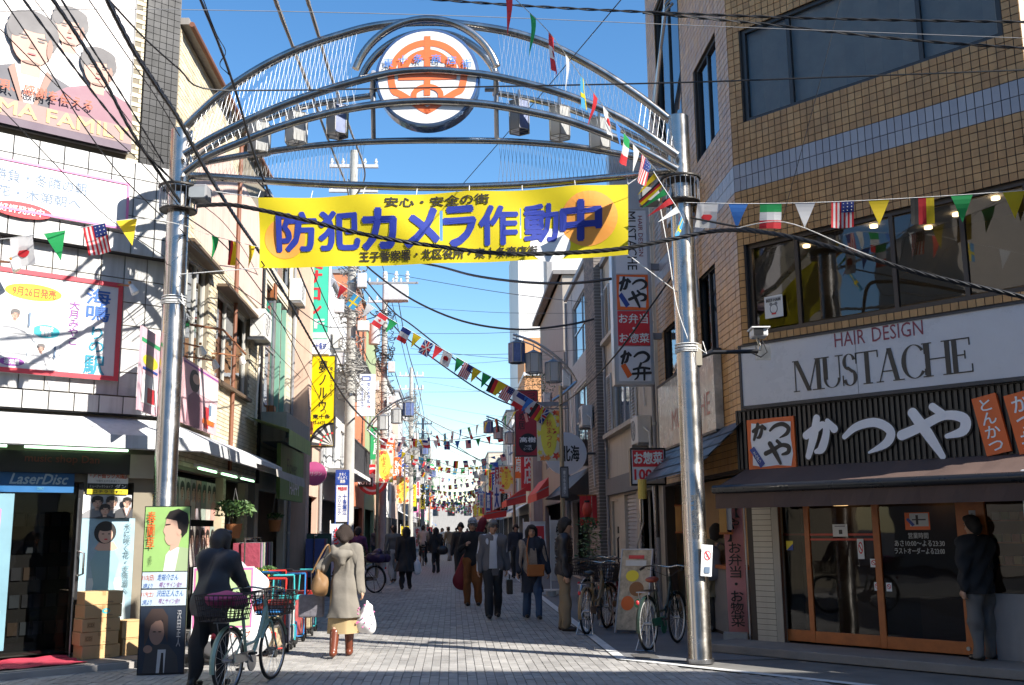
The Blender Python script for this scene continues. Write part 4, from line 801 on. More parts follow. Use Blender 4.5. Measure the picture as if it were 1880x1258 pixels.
brick_rows(sfr, 3.76, 3.94, .02, 2.4, [], .09, .06, LS, 0, g=.003, proud=.036); brick_rows(sfr, 5.61, 5.89, .02, 2.4, [], .14, .06, LS, 0, g=.003, proud=.036)
pp, w_, h_ = poster(LS, 'pink_poster_board', 'large pink poster board with long haired figure on the brick side wall', 338, 655, 397, 800, .12, [(M('poster_pink', (.7, .42, .45), .5, var=.1), RECT), (INKP, rc(0, .93, 1, .96)), (M('poster_pink2', (.75, .6, .6), .5), rc(.35, .55, 1, .9)), (blk, ellp(.3, .72, .14, .18)), (psk, ellp(.34, .76, .1, .08)), (fpk, [(.1, 0), (.15, .45), (.3, .56), (.5, .5), (.55, 0)]), (RED, rc(.6, .05, .72, .4)), (WHITE, rc(.75, .2, .95, .5)), (ORG, rc(.55, .12, .9, .2)), (PALE, rc(.72, .28, .8, .46))], t=.04, cat='sign')
a0 = LF.px(266, 600, .1); pp2, w_, h_ = poster(LS, 'side_poster_board', 'narrow pink and yellow poster board between the panel wall and the chrome pillar', 262, 598, 288, 765, .08, [(M('poster_pink3', (.7, .45, .5), .5), RECT), (GREEN, rc(0, .82, 1, .87)), (YEL, ellp(.5, .62, .4, .08)), (WHITE, rc(.1, .1, .9, .45)), (RED, rc(.4, .12, .8, .3)), (BLUE, rc(.1, .5, .9, .53))], t=.03, cat='sign')
# ================================================================== building behind the camera's right shoulder that shades the crossing
cbm = M('corner_plaster', (.42, .38, .33), .8, var=.1)
cb = thing('corner_building', 'plain plastered building across the side road, standing outside the view', 'building', (6.9, 3.85, 0), math.radians(-8.5))
b = B(); b.box(0, 16, -12, 0, 0, 12.1); b.build('wall', cbm, cb)
for i in range(5):
    for j in range(3): B().box(.8+3*i, 2.4+3*i, .0, .02, 1.2+3.4*j, 2.8+3.4*j).build('window', GLASSB, cb)
for i, (x, y, w_, d_, h_, c, lab) in enumerate([(-17, -22, 22, 9, 14, (.3, .24, .18), 'tan building across the road behind the viewpoint'), (-24, -8, 10, 13, 12, (.34, .3, .26), 'low beige building along the side road behind the viewpoint')]):
    o = thing('opposite_building', lab, 'building', (x, y, 0)); B().box(0, w_, 0, d_, 0, h_).build('wall', M('opposite_wall_%d' % i, c, .8), o)
    for j in range(6): B().box(1+j*w_/6.5, 2.2+j*w_/6.5, d_, d_+.03, 3.6, 5.4).build('window', DARK, o); B().box(w_, w_+.03, 1+j*d_/6.5, 2+j*d_/6.5, 3.6, 5.4).build('window', DARK, o)
# ================================================================== street gate of stainless tubes
G = on(GATE, 'street_gate', 'stainless tube street gate arching over the lane on two chrome pillars', 'gate', 0)
GL = 6.368
def gp(px, py, d=0.):
    x, z = GATE.px(px, py, d); return (x, -d, z)
for x in (0, GL):
    top = 6.66 if x == 0 else 6.72
    b = B(); b.tube([(x, 0, 0), (x, 0, .02), (x, 0, top-.01), (x, 0, top)], [.15, .138, .135, .12], 28); p_ = b.build('pillar', CHROME, G, True)
    b = B(); b.cyl((x, 0, 0), (x, 0, .05), .16, n=28); b.build('base_collar', STEEL, p_)
    zc = 5.72; b = B(); b.ring((x, 0, zc+.16), .24, .02, 'z', 28, 6); b.ring((x, 0, zc-.14), .22, .016, 'z', 28, 6)
    b.cyl((x, 0, zc-.15), (x, 0, zc-.13), .21, n=24); b.cyl((x, 0, zc+.08), (x, 0, zc+.15), .14, .19, n=24); b.build('basket_ring', M('basket_dark', (.06, .055, .05), .4, .6), p_, True)
    for i in range(22):
        a = 2*math.pi*i/22
        if i == 0: br0 = B().cyl((0, 0, -.14), (0, 0, .16), .006, n=6).build('basket_bar', STEEL, p_); br0.location = (x+.23, 0, zc)
        else: o = bpy.data.objects.new('basket_bar', br0.data); COL.objects.link(o); o.parent = p_; o.location = (x+.23*math.cos(a), .23*math.sin(a), zc)
def arch(pts, d, r, name='arch_tube', mat=CHROME):
    q = [gp(x, y, d) for x, y in pts]; s = smooth_pts(q, 6); b = B(); b.tube(s, r, 14); o = b.build(name, mat, G, True); return s
A1 = arch([(338, 236), (362, 212), (400, 178), (450, 142), (500, 113), (560, 86), (620, 66), (690, 48), (786, 40), (862, 47), (940, 60), (1010, 83), (1080, 118), (1140, 155), (1190, 190), (1243, 232)], 0, .055)
A2 = arch([(338, 284), (380, 258), (440, 228), (500, 201), (560, 178), (640, 153), (720, 134), (787, 129), (850, 133), (910, 141), (980, 157), (1040, 175), (1110, 203), (1170, 235), (1243, 286)], .22, .05)
A3 = arch([(338, 318), (380, 288), (440, 262), (500, 238), (560, 219), (640, 200), (720, 189), (787, 186), (850, 188), (910, 194), (980, 207), (1040, 221), (1110, 246), (1170, 272), (1243, 312)], .22, .05)
A4 = arch([(338, 305), (400, 262), (470, 226), (560, 196), (640, 182), (690, 175)], -.22, .04)
A4b = arch([(905, 170), (960, 180), (1030, 196), (1110, 225), (1180, 258), (1243, 296)], -.22, .04)
A5 = arch([(338, 312), (374, 299), (457, 284), (557, 270), (620, 264), (686, 260), (787, 258), (915, 259), (1000, 264), (1050, 269), (1110, 278), (1170, 290), (1243, 308)], -.1, .042)
A6 = arch([(338, 322), (420, 327), (520, 334), (640, 340), (800, 344), (950, 340), (1080, 330), (1170, 321), (1243, 312)], 0, .05)
# ring over the emblem
rcx, rcz = GATE.px(785, 172)[0], GATE.px(785, 174)[1]; rr = (GATE.px(919, 172)[0]-GATE.px(651, 172)[0])/2
b = B()
for d in (.2, -.16): b.ring((rcx, -d, rcz), rr, .05, 'y', 30, 10, a0=.3, a1=math.pi-.3)
b.build('emblem_ring', CHROME, G, True)
for px in (686, 912):
    b = B(); b.tube([gp(px, 132, .22), gp(px-4, 175, -.2)], .03, 8); b.tube([gp(px-2, 140, .2), gp(px, 262, -.1)], .03, 8); b.tube([gp(px, 150, 0), gp(px, 190, .2)], .025, 8)
    sgn = 1 if px < 787 else -1; b.tube([gp(px, 165, 0), gp(px+sgn*22, 165, 0)], .03, 8)
    b.build('strut', STEEL, G, True)
# tension wire lattice: three fields
def lattice(Sa, Sb, n, r, mat, x0=None, x1=None, skew=1.6):
    def samp(S, x):
        for i in range(len(S)-1):
            if S[i][0] <= x <= S[i+1][0]: t = (x-S[i][0])/max(S[i+1][0]-S[i][0], 1e-6); return Vector(S[i]).lerp(Vector(S[i+1]), t)
        return Vector(S[0] if x < S[0][0] else S[-1])
    b = B(); a0 = x0 if x0 is not None else max(Sa[0][0], Sb[0][0]); a1 = x1 if x1 is not None else min(Sa[-1][0], Sb[-1][0]); st = (a1-a0)/n
    for i in range(n+1):
        for k in (-skew, skew):
            xa = a0+i*st; xb = xa+k*st
            if a0-.01 <= xb <= a1+.01: b.tube([samp(Sa, xa), samp(Sb, xb)], r, 4, caps=False)
    return tag(b.build('tension_wire', mat, G), kind='stuff')
WIRE = M('bright_wire', (.75, .75, .75), .3, .9, var=0); WIRED = M('dull_wire', (.2, .2, .2), .4, .8, var=0)
xL, xR = GATE.px(655, 130)[0], GATE.px(914, 130)[0]
lattice(A1, A2, 38, .0017, WIRE, .1, xL); lattice(A1, A2, 40, .0017, WIRE, xR, GL-.05)
lattice(A2, A3, 26, .002, WIRE, .1, xL+.05, .8); lattice(A2, A3, 26, .002, WIRE, xR, GL-.05, .8)
lattice(A5, A6, 44, .002, WIRED, .15, xL+.1, 1.2); lattice(A5, A6, 44, .002, WIRED, xR, GL-.1, 1.2)
# emblem disc
ED = on(GATE, 'gate_emblem', 'round white emblem disc with orange seal hung in the gate ring', 'emblem', 0, 0, .128)
ecx, ecz = GATE.px(786, 150, .1)[0], GATE.px(786, 148, .1)[1]; er = (GATE.px(872, 150, .1)[0]-GATE.px(692, 150, .1)[0])/2*1.01
b = B(); n = 56
for i in range(n):
    a, c = 2*math.pi*i/n, 2*math.pi*(i+1)/n; p0 = (math.cos(a), math.sin(a)); p1 = (math.cos(c), math.sin(c))
    for (r0, y0, r1, y1) in [(er*1.03, -.08, er*1.05, -.06), (er*1.05, -.06, er*1.05, .14), (er*1.05, .14, .05, .15), (er*.985, -.085, er*1.03, -.08)]:
        b.add([(ecx+p0[0]*r0, y0, ecz+p0[1]*r0), (ecx+p1[0]*r0, y0, ecz+p1[1]*r0), (ecx+p1[0]*r1, y1, ecz+p1[1]*r1), (ecx+p0[0]*r1, y1, ecz+p0[1]*r1)], [(0, 1, 2, 3)])
b.build('rim', M('emblem_rim', (.12, .2, .36), .2, .6), ED, True)
B().flat(ellp(ecx, ecz, er, er, 56), -.083).build('face', M('emblem_white', (.8, .79, .76), .4, var=.03), ED)
EO = M('emblem_orange', (.88, .19, .06), .45, var=.03); k = er/480.     # drawn on the 1363 px wide study: centre (650, 660)
def e2(x, y): return (ecx+(x-650)*k, ecz-(y-658)*k)
def estroke(pts, w_, y=-.087, closed=False):
    b = B(); stroke(b, [(*e2(*p), w_*k) for p in pts], y); return b
def emerge(lst, name):
    B_ = B()
    for q in lst: B_.add(q.v, q.f)
    return B_.build(name, EO, ED)
arcp = lambda cx, cy, rx_, ry_, a0, a1, n=14: [(cx+rx_*math.cos(math.radians(a0+(a1-a0)*i/n)), cy-ry_*math.sin(math.radians(a0+(a1-a0)*i/n))) for i in range(n+1)]
outer = estroke([(650, 1003)]+[(590, 968), (480, 890), (390, 830)]+arcp(652, 655, 349, 345, 205, -25, 20)+[(914, 830), (820, 890), (712, 968), (650, 1003)], 66)
emerge([outer], 'seal_outline')
emerge([estroke(arcp(650, 640, 232, 232, 155, 25, 14), 62), estroke([(400, 560), (400, 660)], 62), estroke([(902, 560), (902, 660)], 62)], 'seal_inner_arc')
b = B(); b.flat([e2(620, 240), e2(681, 240), e2(681, 850), e2(620, 850)][::-1], -.0885); b.build('seal_upright', EO, ED)
b = B(); b.flat([e2(372, 632), e2(932, 632), e2(932, 690), e2(372, 690)][::-1], -.0892); b.flat([e2(372, 505), e2(432, 505), e2(432, 640), e2(372, 640)][::-1], -.0898); b.flat([e2(874, 505), e2(932, 505), e2(932, 640), e2(874, 640)][::-1], -.0898); b.build('seal_crossbar', EO, ED)
emerge([estroke(arcp(652, 850, 130, 92, 185, -5, 14), 52, -.0902)], 'seal_foot_arc')
emerge([estroke([(520, 500), (560, 470), (620, 462)], 40, -.0905), estroke([(690, 462), (745, 470), (800, 500)], 40, -.0905)], 'seal_shoulder')
# blue characters standing along the front arch
gn = on(GATE, 'gate_name', 'small blue street name characters standing on the front arch before the emblem', 'lettering', 0)
for ch, px, py, hgt in zip('東十条商店街', (713, 740, 768, 801, 829, 857), (116, 110, 108, 108, 111, 117), (18, 18, 19, 20, 19, 18)):
    q = gp(px, py, .22); lettering(gn, ch, q[0]-.06, q[0]+.06, q[2]-.06, q[2]+.055, -.232, M('name_blue', (.12, .28, .7), .4, var=0), .012, name='character')
# hanging hexagonal lanterns on the gate
LPAN = thin('lantern_white', (.72, .72, .7), .5); LPT = M('lantern_ad', (.1, .14, .3), .4, var=.3, scale=14)
def lantern(loc, s, label, group, ad=False, F=None):
    o = thing('hexagonal_lantern', label, 'lantern', loc, F.a if F else 0, group); h = 1.35*s; r = .5*s
    hx = [(r*math.cos(math.radians(60*i+30)), r*math.sin(math.radians(60*i+30))) for i in range(6)]; me = None
    for i in range(6):
        a, c = hx[i], hx[(i+1) % 6]; b = B(); t = .985
        b.add([(a[0]*t, a[1]*t, -h), (c[0]*t, c[1]*t, -h), (c[0], c[1], 0), (a[0], a[1], 0)], [(0, 1, 2, 3)]); b.build('panel', (LPT if ad and i % 2 == 0 else (YEL if ad and i == 5 else LPAN)), o)
    b = B()
    for i in range(6):
        a, c = hx[i], hx[(i+1) % 6]; b.tube([(a[0], a[1], 0), (a[0]*.985, a[1]*.985, -h)], .018*s/.3*.5, 4); b.tube([(a[0], a[1], 0), (c[0], c[1], 0)], .016*s/.3*.5, 4); b.tube([(a[0], a[1], -h), (c[0], c[1], -h)], .016*s/.3*.5, 4); b.tube([(a[0], a[1], -h), (0, 0, -h)], .01*s/.3*.5, 4)
    b.build('frame', M('lantern_frame', (.35, .35, .35), .4, .6), o)
    b = B(); b.add([(*p_, .003) for p_ in hx]+[(0, 0, .22*s)], [(i, (i+1) % 6, 6) for i in range(6)]); b.build('cap', M('lantern_cap', (.3, .3, .31), .4, .5), o)
    B().cyl((0, 0, .2*s), (0, 0, .62*s), .018, n=6).build('hanger', STEEL, o)
    return o
for i, (px, py, lab) in enumerate([(477, 232, 'white hexagonal lantern hanging at the low end of the gate beside the sunny shop'), (545, 214, 'white hexagonal lantern second from the sunny shop under the gate'), (620, 200, 'lantern with blue and yellow advert just before the emblem, sunny shop side'), (953, 192, 'lantern with dark advert just past the emblem under the gate'), (1027, 203, 'white hexagonal lantern second from the brown building under the gate'), (1100, 225, 'white hexagonal lantern at the low end of the gate beside the brown building')]):
    q = GATE.px(px, py, -.12); lantern(GATE.w(q[0], q[1]+.02, -.12), .29, lab, 'lanterns hanging from the street gate', i in (2, 3), GATE)
# floodlight boxes on the pillar heads
for (px, py, lab) in [(367, 357, 'grey floodlight box on the pillar beside the sunny shop'), (1192, 362, 'grey floodlight box on the pillar beside the brown building')]:
    q = GATE.px(px, py, .0); o = on(GATE, 'floodlight', lab, 'lamp', q[0], q[1], 0, 'floodlights on the gate pillars'); sg = -1 if px < 800 else 1
    B().box(-.12, .12, -.12, .12, -.1, .1).build('housing', GREY, o, bevel=.02); B().box(-.1, .1, -.13, -.12, -.08, .06).build('lens', M('lamp_glass_grey', (.3, .32, .33), .15), o); B().tube([(0, 0, .1), (sg*.15, 0, .16), (sg*.28, 0, .14)], .02, 6).build('bracket', STEEL, o)
# chrome pillar name engraving, notice and ties
q = GATE.px(1283, 960, .14); tn = on(GATE, 'pillar_name', 'raised vertical characters down the chrome pillar by the bicycles', 'lettering', GL, 0, .15)
lettering(tn, '東十条商店街', -.06, .04, GATE.px(1280, 990, .14)[1], GATE.px(1280, 908, .14)[1], .012, M('engraved', (.3, .3, .3), .35, .8, var=0), .01, True)
nb = on(GATE, 'no_cycling_notice', 'white plastic notice with red prohibition ring tied to the chrome pillar', 'sign', *GATE.px(1295, 1058, .17), .17); nb.rotation_euler = (0, math.radians(5), GATE.a+.2)
B().box(-.06, .075, -.004, 0, -.0, .36).build('sheet', M('notice_white', (.85, .86, .88), .4, var=.02), nb)
art(nb, 'print', -.006, -.06, .075, 0, .36, [(RED, ellp(.55, .66, .33, .16)), (M('notice_white'), ellp(.55, .66, .26, .125)), (GREY, ellp(.5, .69, .07, .03)), (GREY, [(.4, .6), (.65, .64), (.65, .68), (.4, .63)]), (RED, [(.35, .74), (.42, .78), (.76, .58), (.7, .54)]), (PALE, rc(.3, .1, .8, .3))])
for (px, z_, lab) in [(1270, GATE.px(1270, 640)[1], 'white cord wound round the chrome pillar below the camera arm'), (310, GATE.px(310, 553)[1], 'white cord wound round the chrome pillar beside the red sign')]:
    x = GL if px > 800 else 0; o = on(GATE, 'cord_tie', lab, 'cord', x, z_); b = B()
    for j in range(6): b.ring((0, 0, .018*j-.05+.01*math.sin(j*3)), .148, .006, 'z', 20, 4)
    b.build('winding', WHITE, o); B().tube([(.1, -.12, 0), (.2, -.2, -.1), (.16, -.2, .05)], .005, 4).build('loose_end', WHITE, o)
# security camera on its arm
sc_ = on(GATE, 'security_camera', 'white security camera on a dark arm clamped to the chrome pillar', 'camera', GL, GATE.px(1290, 655)[1])
B().box(-.05, .16, -.1, .1, -.12, .14).build('clamp_box', M('clamp_beige', (.4, .36, .28), .6), sc_)
x2 = GATE.px(1392, 650, .1)[0]-GL
B().tube([(.12, -.05, -.02), (.3, -.08, .04), (x2, -.1, .04)], .026, 8).build('arm', BLACK, sc_); B().box(x2-.02, x2+.16, -.06, -.03, -.06, .12).build('mount_plate', STEEL, sc_)
b = B(); b.box(x2-.08, x2+.1, -.26, -.02, .2, .3); c_ = b.build('camera_body', WHITE, sc_, bevel=.02); B().box(x2-.075, x2+.04, -.275, -.262, .21, .29).build('lens_face', BLACK, c_); B().box(x2-.1, x2+.12, -.29, 0, .3, .315).build('sun_shield', WHITE, c_)
B().tube([(x2, -.1, .2), (x2+.03, -.1, .1), (x2+.02, -.1, .05)], .02, 8).build('knuckle', CHROME, sc_); B().tube([(x2+.05, -.12, .18), (x2+.1, -.15, .02), (x2+.02, -.15, -.04), (x2-.1, -.1, .03)], .008, 6).build('cable_loop', BLACK, sc_)

# ================================================================== yellow banner
BD = .12
bn = on(GATE, 'yellow_banner', 'yellow cloth banner with blue characters and orange discs tied beneath the gate', 'banner', 0, 0, BD)
tl, tr_, bl, br_ = [GATE.px(x, y, BD) for x, y in ((474, 363), (1153, 336), (477, 493), (1153, 468))]
def wave(u, v): return .035*math.sin(u*9+v*2.2)*(.4+.6*math.sin(math.pi*v))+.02*math.sin(u*23+v*4)+.03*math.sin(u*4-1)*(1-v)
def bpt(u, v, off=0.):
    sagt = -.03*math.sin(math.pi*u)*0+.018*abs(math.sin(u*math.pi*3.5))*(-v)
    x = (tl[0]*(1-u)+tr_[0]*u)*v+(bl[0]*(1-u)+br_[0]*u)*(1-v); z = (tl[1]*(1-u)+tr_[1]*u)*v+(bl[1]*(1-u)+br_[1]*u)*(1-v)+sagt-.02*math.sin(math.pi*u)
    return (x, wave(u, v)-off, z)
BY = thin('banner_yellow', (.86, .7, .015), .3); b = B(); us = sorted([i/90 for i in range(91)]+[.491, .499, .708, .716]); nv = 16
for i in range(len(us)-1):
    for j in range(nv):
        if us[i+1]-us[i] < .0085 and us[i] in (.491, .708) and 5 <= j <= 11: continue      # wind slits
        b.add([bpt(us[i], j/nv), bpt(us[i+1], j/nv), bpt(us[i+1], (j+1)/nv), bpt(us[i], (j+1)/nv)], [(0, 1, 2, 3)])
cl = b.build('cloth', BY, bn, smooth='all')
wm = cl.modifiers.new('w', 'WELD'); wm.merge_threshold = .0005
BW, BHt = tr_[0]-tl[0], tl[1]-bl[1]
def wrp(off): return lambda p: bpt(p[0], p[2], off-p[1])
def blet(s, u0, u1, v0, v1, m, bold=.02, off=.008):
    o = lettering(bn, s, u0, u1, v0, v1, 0, m, bold, warp=wrp(off), xs=.19); return o
def bdisc(u, v, ru, rv, m, off, nm):
    b = B(); K = 10; n = 28
    for r_ in range(K):
        for i in range(n):
            q = [(u+ru*(r_+dr)/K*math.cos(2*math.pi*(i+di)/n), v+rv*(r_+dr)/K*math.sin(2*math.pi*(i+di)/n)) for dr, di in ((0, 0), (1, 0), (1, 1), (0, 1))]
            b.add([bpt(*w_, off) for w_ in q], [(0, 1, 2, 3)])
    b.build(nm, m, bn, smooth='all')
BO = M('banner_orange', (.88, .36, .06), .65, var=.05); BLU = M('banner_blue', (.015, .035, .3), .6, var=.04); BK = M('banner_black', (.03, .025, .015), .6, var=0)
bdisc(.07, .42, .056, .29, BO, .003, 'orange_disc'); bdisc(.895, .54, .077, .38, BO, .003, 'orange_disc'); bdisc(.79, .2, .055, .24, M('banner_white', (.82, .82, .8), .6), .003, 'white_disc')
XS = [(.05, .155), (.165, .272), (.284, .372), (.4, .487), (.504, .586), (.6, .7), (.722, .81), (.82, .925)]
for ch, (u0, u1) in zip('防犯カメラ作動中', XS): blet(ch, u0, u1, .24+.02*(u0 > .7), .78, BLU, .045 if ch in 'カメラ中' else .032)
blet('安心・安全の街', .345, .625, .815, .955, BK, .03); blet('王子警察署・北区役所・東十条商店街', .272, .755, .06, .2, BK, .028)
b = B(); b.tube([bpt(1, 1), (bpt(1, 1)[0]+.32, 0, bpt(1, 1)[2]+.22)], .006, 5); b.tube([bpt(1, 0), (GL-.1, .05, 4.4)], .006, 5); b.tube([bpt(0, 1), (bpt(0, 1)[0]-.6, 0, bpt(0, 1)[2]+.1)], .006, 5); b.tube([bpt(0, 0), (.1, 0, 4.72)], .006, 5)
for i in range(8): p0 = bpt(i/7, 1); b.tube([p0, (p0[0], .1, p0[2]+.12)], .005, 4)
b.build('tie_cord', WHITE, bn)
# ================================================================== houses along the lane
def roofed(F, name, label, x0, x1, H, mat, holes, depth=7, wargs=None, d=0., roof=None, group=None, base=0., awning=None, skip=()):
    """one house: pierced front, side walls, flat roof; every opening gets its own window"""
    o = on(F, name, label, 'building', x0, 0, d, group); W_ = x1-x0; hs = [(h[0]-x0, h[1]-x0, h[2], h[3]) for h in holes]
    walls(F, 'wall', mat, 0, W_, base, H, hs, .15, o)
    b = B(); b.add([(0, 0, 0), (0, depth, 0), (0, depth, H), (0, 0, H)], [(3, 2, 1, 0)]); b.add([(W_, 0, 0), (W_, depth, 0), (W_, depth, H), (W_, 0, H)], [(0, 1, 2, 3)]); b.add([(0, depth, 0), (W_, depth, 0), (W_, depth, H), (0, depth, H)], [(0, 1, 2, 3)]); b.build('side_wall', mat, o)
    b = B(); b.box(-.05, W_+.05, -.1, depth, H, H+.15); b.build('roof', roof or GREY, o)
    B().add([(.02, .9, 0), (W_-.02, .9, 0), (W_-.02, .9, H), (.02, .9, H)], [(0, 1, 2, 3)]).build('dark_room', DARK, o)
    for k, h in enumerate(hs):
        if k in skip: continue
        window(o, *h, .07, **(wargs or {}))
    return o
pinkw = M('pink_render', (.58, .42, .34), .8, var=.07, grime=.2); pinkt = M('salmon_tile', (.6, .42, .32), .7, var=.08, grime=.2)
ow = M('white_render', (.72, .71, .68), .7, var=.05, grime=.15); beige = M('beige_render', (.55, .48, .38), .8, var=.06, grime=.3); gry = M('grey_render', (.36, .34, .32), .8, var=.07, grime=.3); dgry = M('dark_grey_render', (.2, .19, .185), .8, var=.1, grime=.2)
ORW = M('orange_render', (.55, .19, .09), .7, var=.06); GRW = M('green_render', (.3, .36, .19), .75, var=.06, grime=.15); WFR = dict(frame=M('white_frame', (.6, .6, .6), .4), pane=GLASSB, nx=2)
def Y(x): return x-14.03          # LS local x from street Y
# -- left row
hB = roofed(LS, 'narrow_house', 'narrow cream sided house with tall green edged windows beyond the music shop', Y(20.85), Y(24.9), 8.4, M('cream_siding2', (.62, .55, .42), .75, var=.06, grime=.15), [(Y(21.3), Y(24.2), 4.1, 6.7), (Y(21.4), Y(24.3), 7.2, 8.2), (Y(21.2), Y(24.4), .05, 2.4)], wargs=dict(frame=ALU, pane=GLASSB, nx=2, nz=2), skip=(2,))
for j in range(60): pass
b = B()
for j in range(40):
    z = 2.7+j*.14
    if z > 8.3: break
    for (a, c) in ((0, .45), (3.38, 4.05)): b.box(a, c, -.018, 0, z, z+.13, open_back=True)
    if 6.75 < z < 7.1 or z < 4.0: b.box(.45, 3.38, -.018, 0, z, z+.13, open_back=True)
tag(b.build('siding_board', M('cream_siding3', (.64, .57, .44), .7, var=.08, grime=.15), hB), kind='stuff')
B().box(-.06, .1, -.05, .02, 2.5, 8.4).build('dark_tile_strip', BT[1], hB)
B().box(.3, 3.6, -.5, 0, 3.35, 3.45).box(.3, 3.6, -.52, -.48, 3.45, 3.95).box(.3, .34, -.48, 0, 3.45, 3.95).build('balcony_trough', M('trough_grey', (.25, .26, .24), .6, grime=.4), hB)
B().box(2.85, 2.95, -.03, .06, 4.15, 6.6).box(2.1, 2.2, -.03, .06, 4.15, 6.6).build('green_trim', M('mint_green', (.2, .4, .3), .5), hB)
hC = roofed(LS, 'salmon_house', 'salmon tiled house with projecting pier and stacked vertical signs', Y(24.9), Y(30.6), 8.9, pinkt, [(Y(26.9), Y(28.3), 4.0, 6.4), (Y(29.0), Y(30.2), 4.2, 6.2), (Y(25.8), Y(30.2), .05, 2.5)], skip=(2,))
B().box(0, .55, -.42, 0, 0, 8.9).build('pier', pinkt, hC); B().box(.9, 5.3, .3, .4, 0, 2.5).build('brown_entrance', M('entrance_brown', (.16, .05, .035), .6), hC)
hD = roofed(LS, 'white_house', 'bright white house with balconies behind the big utility pole', Y(30.6), Y(38.5), 9.4, ow, [(Y(31.3+q*2.4), Y(32.9+q*2.4), z, z+1.4) for q in range(3) for z in (3.6, 6.6)]+[(Y(31.5), Y(37.8), .05, 2.5)], wargs=WFR, skip=(6,))
for z in (3.4, 6.3):
    b = B().box(.6, 7.4, -.9, 0, z-.12, z); b.build('balcony_slab', ow, hD)
    for i in range(28): B().cyl((.65+i*.245, -.86, z), (.65+i*.245, -.86, z+.9), .012, n=5).build('baluster', CHAR, hD)
    B().box(.6, 7.4, -.89, -.83, z+.9, z+.94).build('handrail', CHAR, hD)
hE = roofed(LS, 'orange_house', 'orange and green house rising beyond the white house', Y(38.6), Y(46), 11.2, ORW, [(Y(40.3), Y(41.6), z, z+1.6) for z in (3.2, 5.9, 8.6)]+[(Y(39.2), Y(45.2), .05, 2.5)], wargs=WFR, skip=(3,))
hE2 = roofed(LS, 'green_house', 'olive green house with barred windows past the orange wall', Y(46.1), Y(52), 10.6, GRW, [(Y(47+q*2.4), Y(48.5+q*2.4), z, z+1.8) for q in range(2) for z in (3.2, 6.2)]+[(Y(46.6), Y(51.5), .05, 2.5)], wargs=WFR, skip=(4,))
# -- right row (RS local x = 13.7 - street Y)
def Q(y): return 13.7-y
hF = roofed(RS, 'beige_house', 'beige plastered house with white louvred shutters beside the tall sign', Q(26.3), Q(19.52), 8.3, beige, [(Q(25.2), Q(22.6), 3.9, 5.3), (Q(25.2), Q(22.6), 6.3, 7.6), (Q(25.9), Q(24.9), .05, 2.2), (Q(24.0), Q(22.4), .05, 2.3), (Q(21.6), Q(20.2), .05, 2.3)], wargs=WFR, skip=(2, 3, 4))
SHU = M('shutter_white', (.6, .6, .58), .5)
for zb_, h_ in ((3.9, 1.4), (6.3, 1.3)):
    for x in (Q(25.95)-Q(26.3)+0.0, Q(22.55)-Q(26.3)):
        o = B().box(x, x+.7, -.06, -.02, zb_-.03, zb_).box(x, x+.7, -.06, -.02, zb_+h_, zb_+h_+.03).box(x, x+.04, -.06, -.02, zb_, zb_+h_).box(x+.66, x+.7, -.06, -.02, zb_, zb_+h_).build('shutter', SHU, hF)
        for k in range(20): B().add([(x+.04, -.065, zb_+k*h_/20), (x+.66, -.065, zb_+k*h_/20), (x+.66, -.02, zb_+(k+.8)*h_/20), (x+.04, -.02, zb_+(k+.8)*h_/20)], [(0, 1, 2, 3)]).build('slat', SHU, o)
    B().box(.2, 4.5, -.16, 0, zb_-.14, zb_-.04).build('sill', beige, hF)
B().box(0, 6.7, -.1, .0, 2.35, 2.75).build('fascia', dgry, hF)
o = B().box(Q(24.0)-Q(26.3), Q(22.4)-Q(26.3), .1, .14, .05, 2.3).build('roller_shutter', LGREY, hF)
for k in range(26): B().box(Q(24.0)-Q(26.3), Q(22.4)-Q(26.3), .07, .1, .06+k*.086, .12+k*.086, open_back=True).build('shutter_slat', LGREY, o)
d_ = B().box(Q(25.9)-Q(26.3)+.05, Q(24.9)-Q(26.3)-.05, .05, .1, .05, 2.2).build('door', M('cream_door', (.5, .45, .36), .5), hF); B().tube([(1.25, .05, .7), (1.25, -.01, .75), (1.25, -.01, 1.3), (1.25, .05, 1.35)], .02, 6).build('handle', BLACK, d_); B().box(1.0, 1.12, .02, .05, 1.42, 1.58).build('mailbox', BLACK, d_)
for (a, c) in ((21.75, 21.6), (20.2, 20.0)): B().box(Q(a)-Q(26.3), Q(c)-Q(26.3), -.06, .1, .05, 2.35).build('steel_post', CHROME, hF)
hG = roofed(RS, 'brick_house', 'narrow house with white joint brick pier and dark bay', Q(28.3), Q(26.35), 9.6, M('brick_backing', (.5, .48, .44), .8), [], d=.25)
brick_rows(hG, 0, 1.95, .05, 9.5, [], .24, .085, Frame((RS.o.x-.25, 28.3), -90), 0, [M('grey_brick_%d' % i, c, .8) for i, c in enumerate([(.2, .17, .15), (.16, .14, .13), (.25, .2, .17)])], g=.009)
b = B()
for j in range(110):
    for i in range(1): b.box(1.96, 1.97, .0+0*i, .24, .06+j*.085, .13+j*.085)
tag(b.build('brick_return', M('grey_brick_0'), hG), kind='stuff')
hH = roofed(RS, 'siding_house', 'grey sided house with tall windows and dark ground floor canopy', Q(35), Q(28.35), 9.3, M('grey_siding', (.42, .41, .4), .7, var=.08, grime=.2), [(Q(33.2), Q(29.4), 3.8, 5.9), (Q(33.4), Q(29.2), 6.8, 8.7), (Q(34.4), Q(28.8), .05, 2.4)], wargs=dict(frame=ALU, pane=GLASSB, nx=2, nz=2), skip=(2,))
b = B()
for j in range(70):
    z = 2.6+j*.095
    if z > 9.2: break
    for (a, c) in ((0, 1.5), (6.0, 6.65)): b.box(a, c, -.014, 0, z, z+.085, open_back=True)
    if 5.95 < z < 6.7 or z < 3.7: b.box(1.5, 6.0, -.014, 0, z, z+.085, open_back=True)
